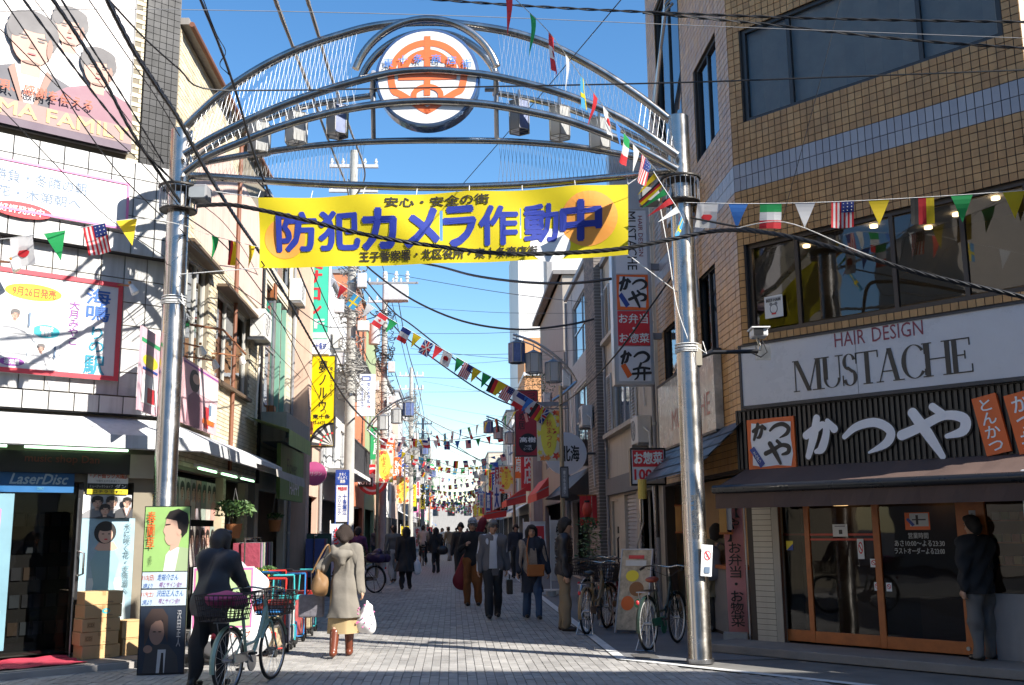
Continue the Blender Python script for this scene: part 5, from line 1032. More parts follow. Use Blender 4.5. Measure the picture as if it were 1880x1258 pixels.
tag(b.build('siding_board', M('grey_siding'), hH), kind='stuff')
b = B().add([(.2, 0, 3.3), (6.4, 0, 3.3), (6.4, -.9, 2.5), (.2, -.9, 2.5), (.2, 0, 2.45), (6.4, 0, 2.45)], [(3, 2, 1, 0), (0, 4, 3), (1, 2, 5), (3, 4, 5, 2)]); b.build('canopy', M('canopy_dark', (.06, .05, .045), .6), hH)
B().box(4.5, 6.2, -.5, 0, 3.35, 4.0).build('dark_bay', M('bay_brown', (.05, .035, .03), .5), hH)
hI = roofed(RS, 'gabled_house', 'tall grey brown house with sloping roof line past the windowed siding house', Q(46), Q(36.3), 10.6, M('taupe_render', (.33, .29, .25), .8, var=.06, grime=.2), [(Q(44), Q(42.6), 4, 5.5), (Q(40), Q(38.6), 4, 5.5), (Q(45), Q(37.5), .05, 2.5)], wargs=WFR, skip=(2,))
B().box(-.1, 9.8, -.35, 7, 10.6, 10.75).build('eave', dgry, hI)
hJ = roofed(RS, 'stone_pier_house', 'pink walled house with grey stone pier and red awning', Q(54), Q(46.2), 6.4, M('pink_wall', (.55, .36, .29), .8, var=.06, grime=.2), [(Q(53), Q(51.2), 3.4, 5), (Q(50), Q(48.2), 3.4, 5), (Q(53.2), Q(47.4), .05, 2.4)], wargs=WFR, skip=(2,))
B().box(6.4, 7.8, -.4, 0, 0, 6.4).build('pier', gry, hJ)
tw = thing('tower_block', 'tall pale apartment block rising behind the right hand roofs', 'building', (5.7, 74, 0), 0)
tH = at(975, 415, 74).z; b = B().box(-.9, 9, 0, 12, 0, tH); b.build('wall', M('tower_white', (.72, .71, .69), .7, var=.03), tw)
b = B()
for i in range(60): b.box(-.9+.165*i+.01, -.9+.165*i+.15, -.03, 0, 0, tH, open_back=True)
tag(b.build('facade_rib', M('tower_white'), tw), kind='stuff')
B().box(1.2, 1.6, -.2, 0, 0, tH-2).build('drain_riser', GREY, tw); B().box(-.2, 1.6, -.15, 0, tH-2.4, tH-2).build('drain_arm', GREY, tw)
ob = thing('orange_brick_block', 'orange brick block with satellite dish below the tall pale block', 'building', (4.35, 58, 0), 0)
oz = at(980, 620, 58).z; B().box(-.3, 8, 0, 6, 0, oz).build('wall', M('orange_brick', (.5, .25, .11), .8, var=.1), ob); B().box(-.35, 8, -.1, 6, oz-2.2, oz-2).build('band', M('tower_white'), ob); B().ell((-.4, -.3, oz-4.4), .55, .12, .5, 16, 10).build('satellite_dish', WHITE, ob, True)
for j in range(3): B().box(-.1, 1.2, -.03, 0, oz-5.5-3*j, oz-4-3*j).build('window', GLASSB, ob)
# -- far rows, smaller and denser
rf = random.Random(3)
FM = [ow, beige, gry, pinkw, M('cream_render', (.66, .6, .48), .8, var=.05, grime=.2), M('tan_brick', (.45, .3, .2), .8, var=.1), M('blue_grey_render', (.4, .45, .5), .8, var=.06), LGREY]
FN = ['white rendered', 'beige', 'grey', 'pink', 'cream', 'tan brick', 'blue grey', 'pale grey']
ORDN = ['first', 'second', 'third', 'fourth', 'fifth', 'sixth', 'seventh', 'eighth', 'ninth', 'tenth', 'eleventh', 'twelfth', 'thirteenth', 'fourteenth', 'fifteenth']
for side in (0, 1):
    y = 52.2 if side == 0 else 54.2; k = 0
    while y < 215 and k < 15:
        wd = rf.uniform(6, 9) if y < 110 else rf.uniform(9, 16); H = rf.uniform(6.2, 10.5)+(1.5 if side == 0 else 0); mi = rf.randrange(len(FM)); F = LS if side == 0 else RS
        xa, xb = (Y(y), Y(y+wd-.1)) if side == 0 else (Q(y+wd-.1), Q(y)); nw = 2 if wd < 9 else 3
        hs = [(xa+.7+q*(wd-1)/nw, xa+.7+q*(wd-1)/nw+1.5, z, z+1.4) for q in range(nw) for z in (3.3, 6.0) if z+1.6 < H]
        o = roofed(F, 'street_house', '%s house, %s beyond the %s' % (FN[mi], ORDN[k], 'green house on the sunny side' if side == 0 else 'stone pier on the shaded side'), xa, xb, H, FM[mi], hs, wargs=dict(frame=ALU, pane=GLASSB, nx=2, back=None), group='far houses along the lane', depth=6)
        B().box(.4, wd-.6, -.02, .1, .1, 2.3).build('shop_window', DARK, o)
        if rf.random() < .7:
            ac = [RED, WHITE, GREEN, YEL, M('awning_blue', (.1, .2, .4), .6), ORG][rf.randrange(6)]; b = B(); b.add([(.3, 0, 2.9), (wd-.5, 0, 2.9), (wd-.5, -.9, 2.4), (.3, -.9, 2.4), (wd-.5, -.9, 2.2), (.3, -.9, 2.2)], [(3, 2, 1, 0), (5, 4, 2, 3)]); b.build('awning', ac, o)
        y += wd; k += 1
# end of the lane: low trees and haze of the far crossing
fb = thing('end_building', 'pale building closing the far end of the lane', 'building', (0, 230, 0)); B().box(-14, 14, 0, 8, 0, 7).build('wall', gry, fb)
for i in range(7): B().box(-12+3.6*i, -10.4+3.6*i, -.05, 0, 4.5, 6.5).build('window', GLASSB, fb)

# ================================================================== signs on the houses
def hsign(name, label, Yp, px0, py0, px1, py1, mat, t=.16, frame=None, cat='sign', group=None):
    """box sign standing out from a wall, facing down the lane, at street distance Yp"""
    a, c = at(px0, py0, Yp), at(px1, py1, Yp); w_, h_ = c.x-a.x, a.z-c.z
    o = thing(name, label, cat, (a.x, Yp, c.z), 0, group); B().box(0, w_, 0, t, 0, h_).build('panel', mat, o, bevel=.006)
    if frame: B().box(-.02, w_+.02, -.01, t+.01, -.03, 0).box(-.02, w_+.02, -.01, t+.01, h_, h_+.03).box(-.025, 0, -.01, t+.01, 0, h_).box(w_, w_+.025, -.01, t+.01, 0, h_).build('frame', frame, o)
    return o, w_, h_
def brackets(o, w_, h_, right=True, n=2, L=.35):
    for i in range(n):
        z = h_*(.2+.6*i/max(n-1, 1)); B().box(w_ if right else -L, w_+L if right else 0, .04, .12, z-.06, z+.06).build('bracket', GREY, o)
SW = M('sign_white', (.7, .71, .74), .35, var=.03)
o, w_, h_ = hsign('stacked_sign', 'tall stacked vertical sign with grey, white, orange and red panels on the brown building', 19.0, 1119, 282, 1200, 703, M('sign_side_grey', (.5, .52, .55), .4), .3, ALU)
def zf(py): return (703-py)/(703-282)*h_
B().box(.06, w_-.04, -.012, 0, zf(388), h_-.05).build('blank_panel', M('panel_grey', (.42, .44, .47), .4), o); B().box(.06, w_-.04, -.012, 0, zf(507), zf(390)).build('salon_panel', SW, o)
def vt(s, x0, x1, z0, z1, m, bold=.005, rot=True):
    l = lettering(o, s, 0, z1-z0, 0, x1-x0, 0, m, bold, name='sign_letters'); l.matrix_local = Matrix.Translation((x0, -.016, z1)) @ Matrix.Rotation(math.radians(90), 4, 'Y'); return l
vt('MUSTACHE', w_*.4, w_*.66, zf(500), zf(392), M('letter_black')); vt('HAIR DESIGN', w_*.72, w_*.84, zf(475), zf(400), MAROON)
B().box(.06, w_-.04, -.012, 0, zf(573), zf(509)).build('orange_panel', ORG, o); B().box(.06, w_-.04, -.012, 0, zf(637), zf(575)).build('red_panel', RED, o); B().box(.06, w_-.04, -.012, 0, .03, zf(639)).build('white_panel', SW, o)
art(o, 'white_ground', -.014, .06, w_-.04, zf(573), zf(509), [(SW, [(.1, .1), (.9, .07), (.95, .5), (.9, .93), (.1, .95), (.06, .5)]), (BLUE, [(.05, .4), (.15, .5), (.4, .15), (.28, .06)])])
brush(o, [KA, TU, YA], [(w_*.14, w_*.55, zf(545), zf(512)), (w_*.5, w_*.92, zf(540), zf(515)), (w_*.4, w_*.9, zf(570), zf(538))], -.019, KB, 'brush_letter', None, 1.3)
lettering(o, 'お弁当\n・\nお惣菜', w_*.12, w_*.92, zf(632), zf(580), -.015, WHITE, .02, name='sign_letters')
BEN = [[(.1, .62, .09), (.5, .72, .1), (.9, .66, .1)], [(.48, .98, .1), (.4, .76, .1)], [(.05, .36, .1), (.95, .42, .11)], [(.34, .6, .1), (.3, .2, .08), (.14, .02, .05)], [(.64, .6, .11), (.62, .0, .08)]]
brush(o, [KA, TU, BEN], [(w_*.12, w_*.5, zf(676), zf(645)), (w_*.48, w_*.92, zf(672), zf(645)), (w_*.42, w_*.95, zf(698), zf(668))], -.017, KB, 'brush_letter', None, 1.3)
art(o, 'red_tag', -.0165, .06, w_-.04, .03, zf(639), [(ORG, [(.05, .45), (.2, .52), (.4, .18), (.26, .08)])]); brackets(o, w_, h_, True, 3, .4)
# 100 yen sign
o, w_, h_ = hsign('price_sign', 'square red and white price sign reading 100 beneath the stacked sign', 17.6, 1159, 826, 1221, 888, SW, .14, BLACK)
B().box(.02, w_-.02, -.012, 0, h_*.5, h_-.01).build('red_panel', RED, o); lettering(o, 'お惣菜', w_*.08, w_*.94, h_*.58, h_*.93, -.015, WHITE, .03); lettering(o, '100', w_*.08, w_*.6, h_*.12, h_*.42, -.004, RED, .04); lettering(o, '円～', w_*.63, w_*.96, h_*.12, h_*.27, -.004, RED, .02); lettering(o, '(税込)', w_*.65, w_*.95, h_*.3, h_*.4, -.004, RED, .0)
B().box(w_, w_+.35, .04, .1, h_*.3, h_*.7).build('bracket', BLACK, o); B().cyl((w_+.12, -.1, h_*.42), (w_+.05, -.2, h_*.36), .06, .09).build('lamp_head', STEEL, o); B().cyl((w_*.75, .06, -.9), (w_*.75, .06, 0), .03).build('post', BLACK, o)
# salon picture sign above the side door of the brown building
o, w_, h_ = hsign('x', '', 1, 0, 0, 1, 1, SW)
for c_ in list(o.children): bpy.data.objects.remove(c_)
bpy.data.objects.remove(o)
sps = on(RS, 'salon_picture_sign', 'glossy salon picture sign on the street side of the brown building', 'sign', -5.3, 2.95, .12)
PIC = M('picture_pale', (.5, .48, .42), .25, var=.35, scale=3); B().box(0, 4.2, -.02, .1, 0, 1.15).build('panel', PIC, sps); B().box(-.03, 4.23, -.03, .1, -.04, 0).box(-.03, 4.23, -.03, .1, 1.15, 1.19).box(-.03, 0, -.028, .1, 0, 1.15).build('frame', CHAR, sps); lettering(sps, 'MUSTACHE', 1.2, 3.9, .25, .6, -.024, M('pale_red_letter', (.35, .1, .08), .4, var=0), .0)
# side take-out window of the restaurant, tiled canopy, pink banner
tk = on(RS, 'takeout_window', 'take-out corner of the restaurant under a dark slate canopy', 'shop front', 0)
B().box(-5.6, -.25, .35, .4, .05, 2.3).build('warm_wall', M('takeout_wall', (.45, .27, .12), .7), tk); B().box(-2.2, -1.0, -.02, .3, .05, .95).build('stone_counter', M('grey_stone', (.2, .19, .19), .8, bump=.5), tk); B().box(-2.2, -1.0, -.06, .35, .95, 1.0).build('counter_top', WOOD, tk)
cano = B().add([(-5.2, -.05, 2.95), (.05, -.05, 2.95), (.05, -.75, 2.3), (-5.2, -.75, 2.3)], [(3, 2, 1, 0)]).build('canopy', M('slate_dark', (.07, .075, .085), .5), tk)
for j in range(4):
    for i in range(7): q0, q1 = j/4, (j+1)/4; xa = -5.18+i*.75; B().add([(xa, -.06-.7*q0, 2.965-.65*q0), (xa+.73, -.06-.7*q0, 2.965-.65*q0), (xa+.73, -.06-.7*q1+.02, 2.985-.65*q1), (xa, -.06-.7*q1+.02, 2.985-.65*q1)], [(3, 2, 1, 0)]).build('slate', [M('slate_a', (.09, .1, .12), .4), M('slate_b', (.06, .065, .075), .45)][(i+j) % 2], cano)
for i, (px, py, lab) in enumerate([(1246, 953, 'wooden wall lantern on the steel posts'), (1327, 950, 'wooden wall lantern above the take-out counter')]):
    q = at(px, py, 16.9 if i == 0 else 14.2); o = thing('wall_lantern', lab, 'lantern', q, -.25); B().box(-.05, .05, -.05, .08, -.2, .2).build('body', M('lantern_amber', (.6, .3, .08), .5), o); B().box(.05, .12, -.03, .06, -.17, .17).build('shade', M('lantern_paper', (.6, .55, .5), .6), o); B().box(-.06, .13, -.06, .09, .2, .23).box(-.06, .13, -.06, .09, -.23, -.2).build('cap', WOOD, o)
pb = thing('pink_nobori', 'pink vertical banner with black brush lettering by the cream column', 'banner', (3.86, 14.3, 0), -.3)
hN = at(1360, 920, 14.0).z; PKB = M('nobori_pink', (.7, .3, .3), .7, var=.06); b = B(); n = 20
for i in range(n):
    f_ = lambda i: .02*math.sin(i*.7)+(.1*(max(0, 4-i)/4)**2 if i < 4 else 0); za, zb2 = .12+(hN-.12)*i/n, .12+(hN-.12)*(i+1)/n
    b.add([(-.13, f_(i), za), (.13, f_(i)+.01, za), (.13, f_(i+1)+.01, zb2), (-.13, f_(i+1), zb2)], [(0, 1, 2, 3)])
b.build('cloth', PKB, pb); B().cyl((.15, .02, 0), (.15, .02, hN+.1), .012, n=6).build('pole', WHITE, pb)
lettering(pb, '【や】お弁当・お惣菜', -.09, .09, .22, hN-.06, -.035, KB, .012, True); B().box(-.2, .12, -.12, .14, 0, .14).build('weight', CONC, pb)
# red noodle shop sign, maple banners on lamp posts
o, w_, h_ = hsign('noodle_sign', 'long dark red vertical noodle shop sign with black round crest', 30.5, 946, 718, 988, 836, M('deep_red', (.35, .02, .035), .45), .2, CHAR)
lettering(o, 'つけ', w_*.55, w_*.9, h_*.82, h_*.97, -.004, BLACK, .015, True); lettering(o, '麺', w_*.5, w_*.92, h_*.62, h_*.75, -.004, BLACK, .02); lettering(o, 'め居', w_*.12, w_*.42, h_*.4, h_*.66, -.004, BLACK, .01, True)
art(o, 'crest', -.004, 0, w_, 0, h_, [(BLACK, ellp(.55, .19, .42, .15))]); lettering(o, '高樹', w_*.18, w_*.9, h_*.2, h_*.28, -.008, WHITE, .03); lettering(o, 'つけ麺\nらーめん', w_*.35, w_*.75, h_*.08, h_*.16, -.008, WHITE, 0); brackets(o, w_, h_, True, 2, .9)
MAPY, MAPR, MAPO = M('maple_yellow', (.85, .72, .08), .6), M('maple_red', (.6, .05, .04), .6), M('maple_orange', (.85, .25, .05), .6)
def leafpoly(cx, cz, r, a, asp):
    return [(cx+r*(1 if i % 2 == 0 else .45)*math.cos(a+i*math.pi/5)/asp, cz+r*(1 if i % 2 == 0 else .45)*math.sin(a+i*math.pi/5)) for i in range(10)]
def maple(loc, w_, h_, label, seed):
    o = thing('autumn_banner', label, 'banner', loc, 0, 'autumn leaf banners on the lamp posts'); r_ = random.Random(seed)
    B().box(0, w_, 0, .012, 0, h_).build('cloth', M('banner_ivory', (.72, .66, .5), .6), o); sh = [(MAPY, ellp(.5, .52, .34, .44))]
    for i in range(26):
        x, z = r_.random(), r_.random()
        if ((x-.5)/.3)**2+((z-.5)/.4)**2 < 1: continue
        sh.append(([MAPR, MAPO, MAPO, MAPY][r_.randrange(4)], leafpoly(min(.9, max(.1, x)), min(.95, max(.05, z)), r_.uniform(.05, .1), r_.random()*6, w_/h_)))
    art(o, 'print', -.0015, 0, w_, 0, h_, sh); lettering(o, '秋まつり', w_*.38, w_*.62, h_*.25, h_*.8, -.045, RED, 0, True); B().cyl((-.05, 0, h_+.03), (w_+.2, 0, h_+.03), .014, n=6).build('rod', GREY, o); return o
q0, q1 = at(985, 753, 24.2), at(1031, 846, 24.2); maple((q0.x, 24.2, q1.z), q1.x-q0.x, q0.z-q1.z, 'autumn leaf banner in front of the dark red noodle sign', 1)
q0, q1 = at(916, 856, 42), at(943, 903, 42); maple((q0.x, 42, q1.z), q1.x-q0.x, q0.z-q1.z, 'small autumn leaf banner farther down the shaded side', 2)
q0, q1 = at(690, 826, 38), at(722, 886, 38); maple((q0.x, 38, q1.z), q1.x-q0.x, q0.z-q1.z, 'sunlit autumn leaf banner beside the orange house', 3)
q0, q1 = at(728, 876, 55), at(751, 925, 55); maple((q0.x, 55, q1.z), q1.x-q0.x, q0.z-q1.z, 'small sunlit autumn leaf banner by the round red sign', 4)
q0, q1 = at(868, 925, 75), at(877, 950, 75); maple((q0.x, 75, q1.z), q1.x-q0.x, q0.z-q1.z, 'tiny autumn leaf banner far down the shaded side', 5)
# left side vertical signs
o, w_, h_ = hsign('salon_vertical_sign', 'green vertical salon sign with big red letters and 2F', 25.6, 547, 462, 601, 648, M('salon_green', (.05, .5, .34), .45, var=.05), .3, SW)
lettering(o, '美サロン', w_*.2, w_*.8, h_*.36, h_*.98, -.004, RED, .03, True); lettering(o, '2F', w_*.12, w_*.88, h_*.24, h_*.33, -.004, SW, .03); B().box(0, w_, -.012, 0, 0, h_*.13).build('white_panel', SW, o); lettering(o, 'ギャラリー十条3F', w_*.04, w_*.96, h_*.03, h_*.1, -.016, BLUE, .015); B().box(0, w_, -.011, 0, h_*.14, h_*.2).build('pale_band', M('pale_mint', (.5, .7, .6), .5), o)
o, w_, h_ = hsign('dart_bar_sign', 'yellow vertical bar sign with dartboard print below the green salon sign', 28.2, 570, 654, 612, 819, M('bar_yellow', (.85, .62, .0), .45, var=.05), .22, CHAR)
lettering(o, '夢ノルウ', w_*.36, w_*.7, h_*.38, h_*.95, -.004, BLACK, .012, True); lettering(o, '東十条でのもう', w_*.8, w_*.93, h_*.55, h_*.88, -.004, BLACK, .0, True); lettering(o, '東十条', w_*.15, w_*.85, h_*.3, h_*.35, -.004, BLACK, .02); lettering(o, '03-6425', w_*.15, w_*.65, h_*.24, h_*.275, -.004, BLACK, .01); lettering(o, '3920', w_*.5, w_*.85, h_*.19, h_*.225, -.004, BLACK, .01)
asp_ = w_/h_; sh = []; R_ = .94
for k in range(9):
    a0, a1 = math.pi*(.5+k*.5/9), math.pi*(.5+(k+1)*.5/9)
    for (r0, r1, mm) in ((.0, .5, (CHAR, OFFW)[k % 2]), (.5, .58, (RED, M('dart_green', (.04, .2, .1)))[k % 2]), (.58, .9, (CHAR, OFFW)[k % 2]), (.9, 1, BLACK)): sh.append((mm, [(.98+R_*r0*math.cos(a0), R_*r0*math.sin(a0)*asp_), (.98+R_*r1*math.cos(a0), R_*r1*math.sin(a0)*asp_), (.98+R_*r1*math.cos(a1), R_*r1*math.sin(a1)*asp_), (.98+R_*r0*math.cos(a1), R_*r0*math.sin(a1)*asp_)]))
art(o, 'dartboard', -.003, 0, w_, .01, h_+.01, sh)
rs = thing('round_pink_sign', 'round magenta sign sticking out over the salmon house entrance', 'sign', at(577, 870, 26.5)); rr_ = .3
B().tube([(0, -.08, 0), (0, .08, 0)], rr_, 32).build('disc', M('magenta_sign', (.5, .1, .25), .35), rs, True); lettering(rs, 'オリジン', -.2, .2, -.06, .05, -.084, WHITE, .0); B().cyl((-.9, 0, .1), (-.25, 0, .1), .02).build('bracket', GREY, rs)
rs2 = thing('round_pink_sign', 'round magenta sign half hidden behind the green shop board', 'sign', at(528, 860, 24.6), 0, None); B().tube([(0, -.08, 0), (0, .08, 0)], .2, 24).build('disc', M('magenta_sign'), rs2, True); B().cyl((-.5, 0, .05), (-.15, 0, .05), .02).build('bracket', GREY, rs2)
gs = on(LS, 'green_shop_board', 'olive green shop board with cursive lettering beneath the balcony', 'sign', Y(21.0), 2.55, .45); B().box(0, 3.2, 0, .08, -.35, .75).build('panel', M('board_olive', (.16, .28, .08), .6, grime=.3), gs); lettering(gs, 'Flower', .8, 2.2, .2, .5, -.004, M('board_ink', (.05, .08, .03)), .0); lettering(gs, 'HAPPY', 1.2, 2.6, -.22, .05, -.004, SW, .01)
ga = on(LS, 'green_canopy', 'faded lime green canvas canopy over the flower shop', 'awning', Y(19.6), 3.2, .02); b = B(); b.add([(0, 0, .5), (3.0, 0, .5), (3.0, -.8, .25), (0, -.8, .25), (3.0, -.8, -.05), (0, -.8, -.05)], [(3, 2, 1, 0), (5, 4, 2, 3)]); b.build('canvas', M('lime_canvas', (.42, .5, .18), .75, var=.12, grime=.25), ga)
ws_ = on(LS, 'grey_side_awning', 'torn grey canvas awning under the lime canopy', 'awning', Y(17.5), 2.3, .05); b = B(); b.add([(0, 0, .55), (3.3, 0, .55), (3.3, -.9, .28), (0, -.9, .28), (3.3, -.92, .1), (0, -.92, .16)], [(3, 2, 1, 0), (5, 4, 2, 3)]); b.build('canvas', M('grey_canvas', (.4, .38, .34), .8, var=.15, grime=.3), ws_)
for i, (px, py, Yp) in enumerate([(494, 536, 22.2), (491, 760, 21.8), (563, 786, 27.2)]):
    q = at(px, py, Yp); o = thing('lantern_box', ('brown lantern box high under the banner corner', 'brown lantern box above the balcony trough', 'brown lantern box beside the yellow bar sign')[i], 'lantern', q, 0, 'brown lantern boxes on the sunny side'); B().box(-.15, .15, -.15, .15, -.16, .16).build('body', M('lantern_rust', (.3, .1, .03), .5), o)
    for k in range(4): B().box(-.155+.1*k, -.145+.1*k, -.16, -.15, -.16, .16).build('rib', BLACK, o)
    B().tube([(-.15, .1, .1), (-.5, .1, .1)], .015, 5).build('arm', CHAR, o)
o, w_, h_ = hsign('clinic_sign', 'white octagonal clinic sign fixed to a pole before the orange house', 33.5, 656, 687, 688, 764, SW, .12)
lettering(o, 'セントラル', w_*.55, w_*.75, h_*.3, h_*.8, -.004, BLUE, .015, True); lettering(o, 'ウェルネスクラブ', w_*.22, w_*.38, h_*.2, h_*.76, -.004, BLUE, .005, True); art(o, 'bracket_mark', -.003, 0, w_, 0, h_, [(BLUE, rc(.25, .84, .75, .95)), (SW, rc(.32, .86, .68, .92))]); lettering(o, '→', w_*.55, w_*.75, h_*.18, h_*.26, -.004, RED, .02)
# more small signs far down both sides
SGN = [('PRONTO', 'black vertical sign with pale green letters on the shaded side', 47, 919, 906, 932, 937, BLACK, M('pale_mint')), ('大', 'white sign with blue square at its foot beyond the autumn banner', 50, 906, 890, 918, 937, SW, BLUE), ('薬局', 'blue and white vertical pharmacy sign far down the shaded side', 58, 892, 905, 901, 937, BLUE, WHITE), ('接骨院', 'pale vertical clinic sign far down the shaded side', 64, 880, 905, 888, 932, LGREY, BLUE), ('寿', 'yellow vertical sign with red mark far down the shaded side', 66, 897, 862, 903, 900, YEL, RED), ('そば', 'maroon vertical sign above the white one down the shaded side', 52, 909, 858, 917, 898, M('deep_red'), WHITE),
       ('カラオケ', 'yellow vertical sign on the sunny side past the small autumn banner', 62, 752, 890, 764, 930, YEL, RED), ('質', 'pale yellow vertical sign far down the sunny side', 80, 772, 905, 780, 935, YEL, BLACK), ('寿司', 'white vertical sign far down the sunny side', 72, 764, 880, 771, 915, SW, RED), ('薬', 'green vertical sign far down the sunny side', 90, 782, 900, 788, 930, GREEN, WHITE), ('本', 'orange vertical sign farthest down the sunny side', 100, 790, 912, 796, 935, ORG, WHITE)]
for s_, lab, Yp, a, b2, c, d2, m_, lm in SGN:
    o, w_, h_ = hsign('vertical_sign', lab, Yp, a, b2, c, d2, m_, .2)
    if s_ == 'PRONTO':
        l = lettering(o, s_, 0, h_*.85, 0, w_*.4, 0, lm, .01); l.matrix_local = Matrix.Translation((w_*.35, -.006, h_*.92)) @ Matrix.Rotation(math.radians(90), 4, 'Y')
    else: lettering(o, s_, w_*.2, w_*.8, h_*.12, h_*.88, -.005, lm, .02, True)
dn = on(LS, 'donut_sign', 'round red and white sign with black strip on the orange house', 'sign', Y(43), 3.6, .6); dn.rotation_euler = (0, 0, 0); B().tube([(0, -.1, 0), (0, .1, 0)], .62, 28).build('disc', RED, dn, True); art(dn, 'ring', -.104, -.5, .5, -.5, .5, [(SW, ellp(.5, .5, .5, .5)), (RED, ellp(.5, .5, .42, .42))]); lettering(dn, '東', -.25, .25, -.25, .25, -.112, SW, .03); B().box(-1.1, .0, -.16, -.11, -.28, .08).build('strip', BLACK, dn); lettering(dn, 'DONUTS', -1.05, -.05, -.2, .0, -.164, SW, .02)
pil, w_, h_ = hsign('pole_clinic_sign', 'narrow blue and white clinic sign strapped to the big utility pole', 30.2, 618, 865, 638, 972, SW, .06, BLUE)
B().box(.01, w_-.01, -.011, 0, h_*.76, h_-.01).build('blue_panel', BLUE, pil); lettering(pil, 'きそく\nぜんそく\n鎮静', w_*.1, w_*.9, h_*.79, h_*.97, -.014, WHITE, .01); lettering(pil, '十条堀江', w_*.56, w_*.9, h_*.25, h_*.6, -.004, BLUE, .02, True); lettering(pil, 'クリニック', w_*.14, w_*.42, h_*.25, h_*.58, -.004, BLUE, .015, True); lettering(pil, '呼吸器内科', w_*.15, w_*.9, h_*.66, h_*.73, -.004, RED, .01); B().box(.01, w_-.01, -.011, 0, .01, h_*.13).build('black_panel', BLACK, pil)
o, w_, h_ = hsign('temple_notice', 'small red vertical notice with white letters behind the woman with the orange bag', 24.5, 983, 966, 1000, 1040, RED, .05, SW); lettering(o, '旨いうどん', w_*.3, w_*.7, h_*.1, h_*.75, -.004, WHITE, .02, True)
o, w_, h_ = hsign('pole_plate', 'narrow grey address plate on the lamp post', 23.9, 1030, 859, 1043, 912, GREY, .04, CHAR); lettering(o, '東十条本通り', w_*.3, w_*.7, h_*.1, h_*.9, -.004, WHITE, .01, True)
wr = thing('round_white_sign', 'round white sign with black characters half behind the autumn banner', 'sign', at(1038, 833, 26.8)); B().tube([(0, -.06, 0), (0, .06, 0)], .55, 28).build('disc', SW, wr, True); lettering(wr, '北海', -.1, .35, -.2, .2, -.064, BLACK, .02); B().cyl((.4, 0, 0), (1.0, 0, 0), .03).build('bracket', CHAR, wr)
# red awnings on the right
for i, (Yp, px0, px1, py, lab) in enumerate([(40, 930, 966, 918, 'red shop awning beside the grey stone pier'), (50, 888, 930, 945, 'red shop awning far down the shaded side'), (33.5, 985, 1003, 905, 'red shop awning above the black lamps on the shaded side')]):
    a, c = at(px0, py, Yp), at(px1, py, Yp); o = thing('red_awning', lab, 'awning', (a.x, Yp, a.z), 0, 'red awnings on the shaded side'); w_ = max(c.x-a.x, .4); b = B(); b.add([(w_, 0, .5), (w_, 4, .5), (0, 4, 0), (0, 0, 0), (0, 0, -.25), (0, 4, -.25), (w_, 0, -.1)], [(0, 1, 2, 3), (3, 2, 5, 4), (0, 3, 4, 6)]); b.build('canvas', M('awning_red', (.6, .05, .04), .7, var=.08), o); B().tube([(0, 0, 0), (w_, 0, .2)], .02, 5).build('rib', GREY, o)
# ================================================================== utility poles
def pole(Yp, px, ztop, r, label, seed, mess=1., boxes=True):
    X = at(px, 900, Yp).x; o = thing('utility_pole', label, 'utility pole', (X, Yp, 0), 0, 'concrete utility poles on the sunny side'); rr = random.Random(seed)
    B().tube([(0, 0, 0), (0, 0, ztop*.5), (0, 0, ztop)], [r, r*.85, r*.68], 18).build('post', CONC, o, True)
    for k, z in enumerate([ztop-.5, ztop-1.3]):
        a = B().box(-.75, .75, -.05, .05, z-.05, z+.05).build('crossarm', LGREY, o)
        for i in range(5):
            x = -.68+.34*i; q = B(); q.cyl((x, 0, z+.05), (x, 0, z+.12), .035); q.cyl((x, 0, z+.12), (x, 0, z+.16), .055); q.cyl((x, 0, z+.16), (x, 0, z+.24), .03); q.build('insulator', M('porcelain', (.7, .7, .68), .25), a)
    if boxes:
        t = B(); t.cyl((-.42, -.1, ztop-3.2), (-.42, -.1, ztop-2.3), .25, n=18); t.build('transformer', LGREY, o, True)
        for (dx_, z, w_, h_) in [(.32, ztop-4.2, .28, .45), (-.35, ztop-5.0, .3, .4), (.38, ztop-5.6, .34, .3), (-.3, ztop-6.6, .25, .35)]: B().box(dx_-w_/2, dx_+w_/2, -.3, -.05, z-h_/2, z+h_/2).build('junction_box', [LGREY, OFFW][rr.randrange(2)], o, bevel=.015)
    n = int(26*mess); b = B()
    for i in range(n):                                    # coils and drooping service loops
        z = rr.uniform(.42, .86)*ztop; R_ = rr.uniform(.18, .5); ph = rr.random()*6; tl_ = rr.uniform(-.6, .6); pts = []
        for j in range(13):
            a = 2*math.pi*j/12*rr.uniform(.9, 1.1)+ph; pts.append((R_*math.cos(a)+rr.uniform(-.05, .05), R_*math.sin(a)*.7, z+R_*tl_*math.sin(a)+rr.uniform(-.1, .1)))
        b.tube(pts, rr.choice((.008, .012, .016)), 4, caps=False)
    tag(b.build('cable_coil', [M('pole_cable_grey', (.25, .24, .22), .6), CABLE][seed % 3 == 2], o), kind='stuff')
    for z in (ztop*.42, ztop*.55, ztop*.68): B().cyl((0, 0, z-.04), (0, 0, z+.04), r*.95, n=16).build('steel_band', STEEL, o)
    for i in range(8):
        z = 2.2+i*.5; B().cyl((-r*1.7 if i % 2 else r*.7, 0, z), (-r*.7 if i % 2 else r*1.7, 0, z), .01, n=5).build('step_bolt', STEEL, o)
    return o
pole(30.9, 640, 13.2, .17, 'big concrete utility pole tangled with cables behind the yellow banner', 1, 3.0)
pole(44, 703, 12.6, .16, 'second utility pole with crossarms by the orange house', 2, 2.0)
pole(62, 754, 11.2, .16, 'third utility pole wrapped in cable loops down the sunny side', 4, 3.0)
pole(84, 776, 10.5, .16, 'fourth utility pole down the sunny side', 6, 2.0)
pole(110, 790, 10.2, .16, 'fifth and farthest utility pole down the sunny side', 8, 2.0, False)
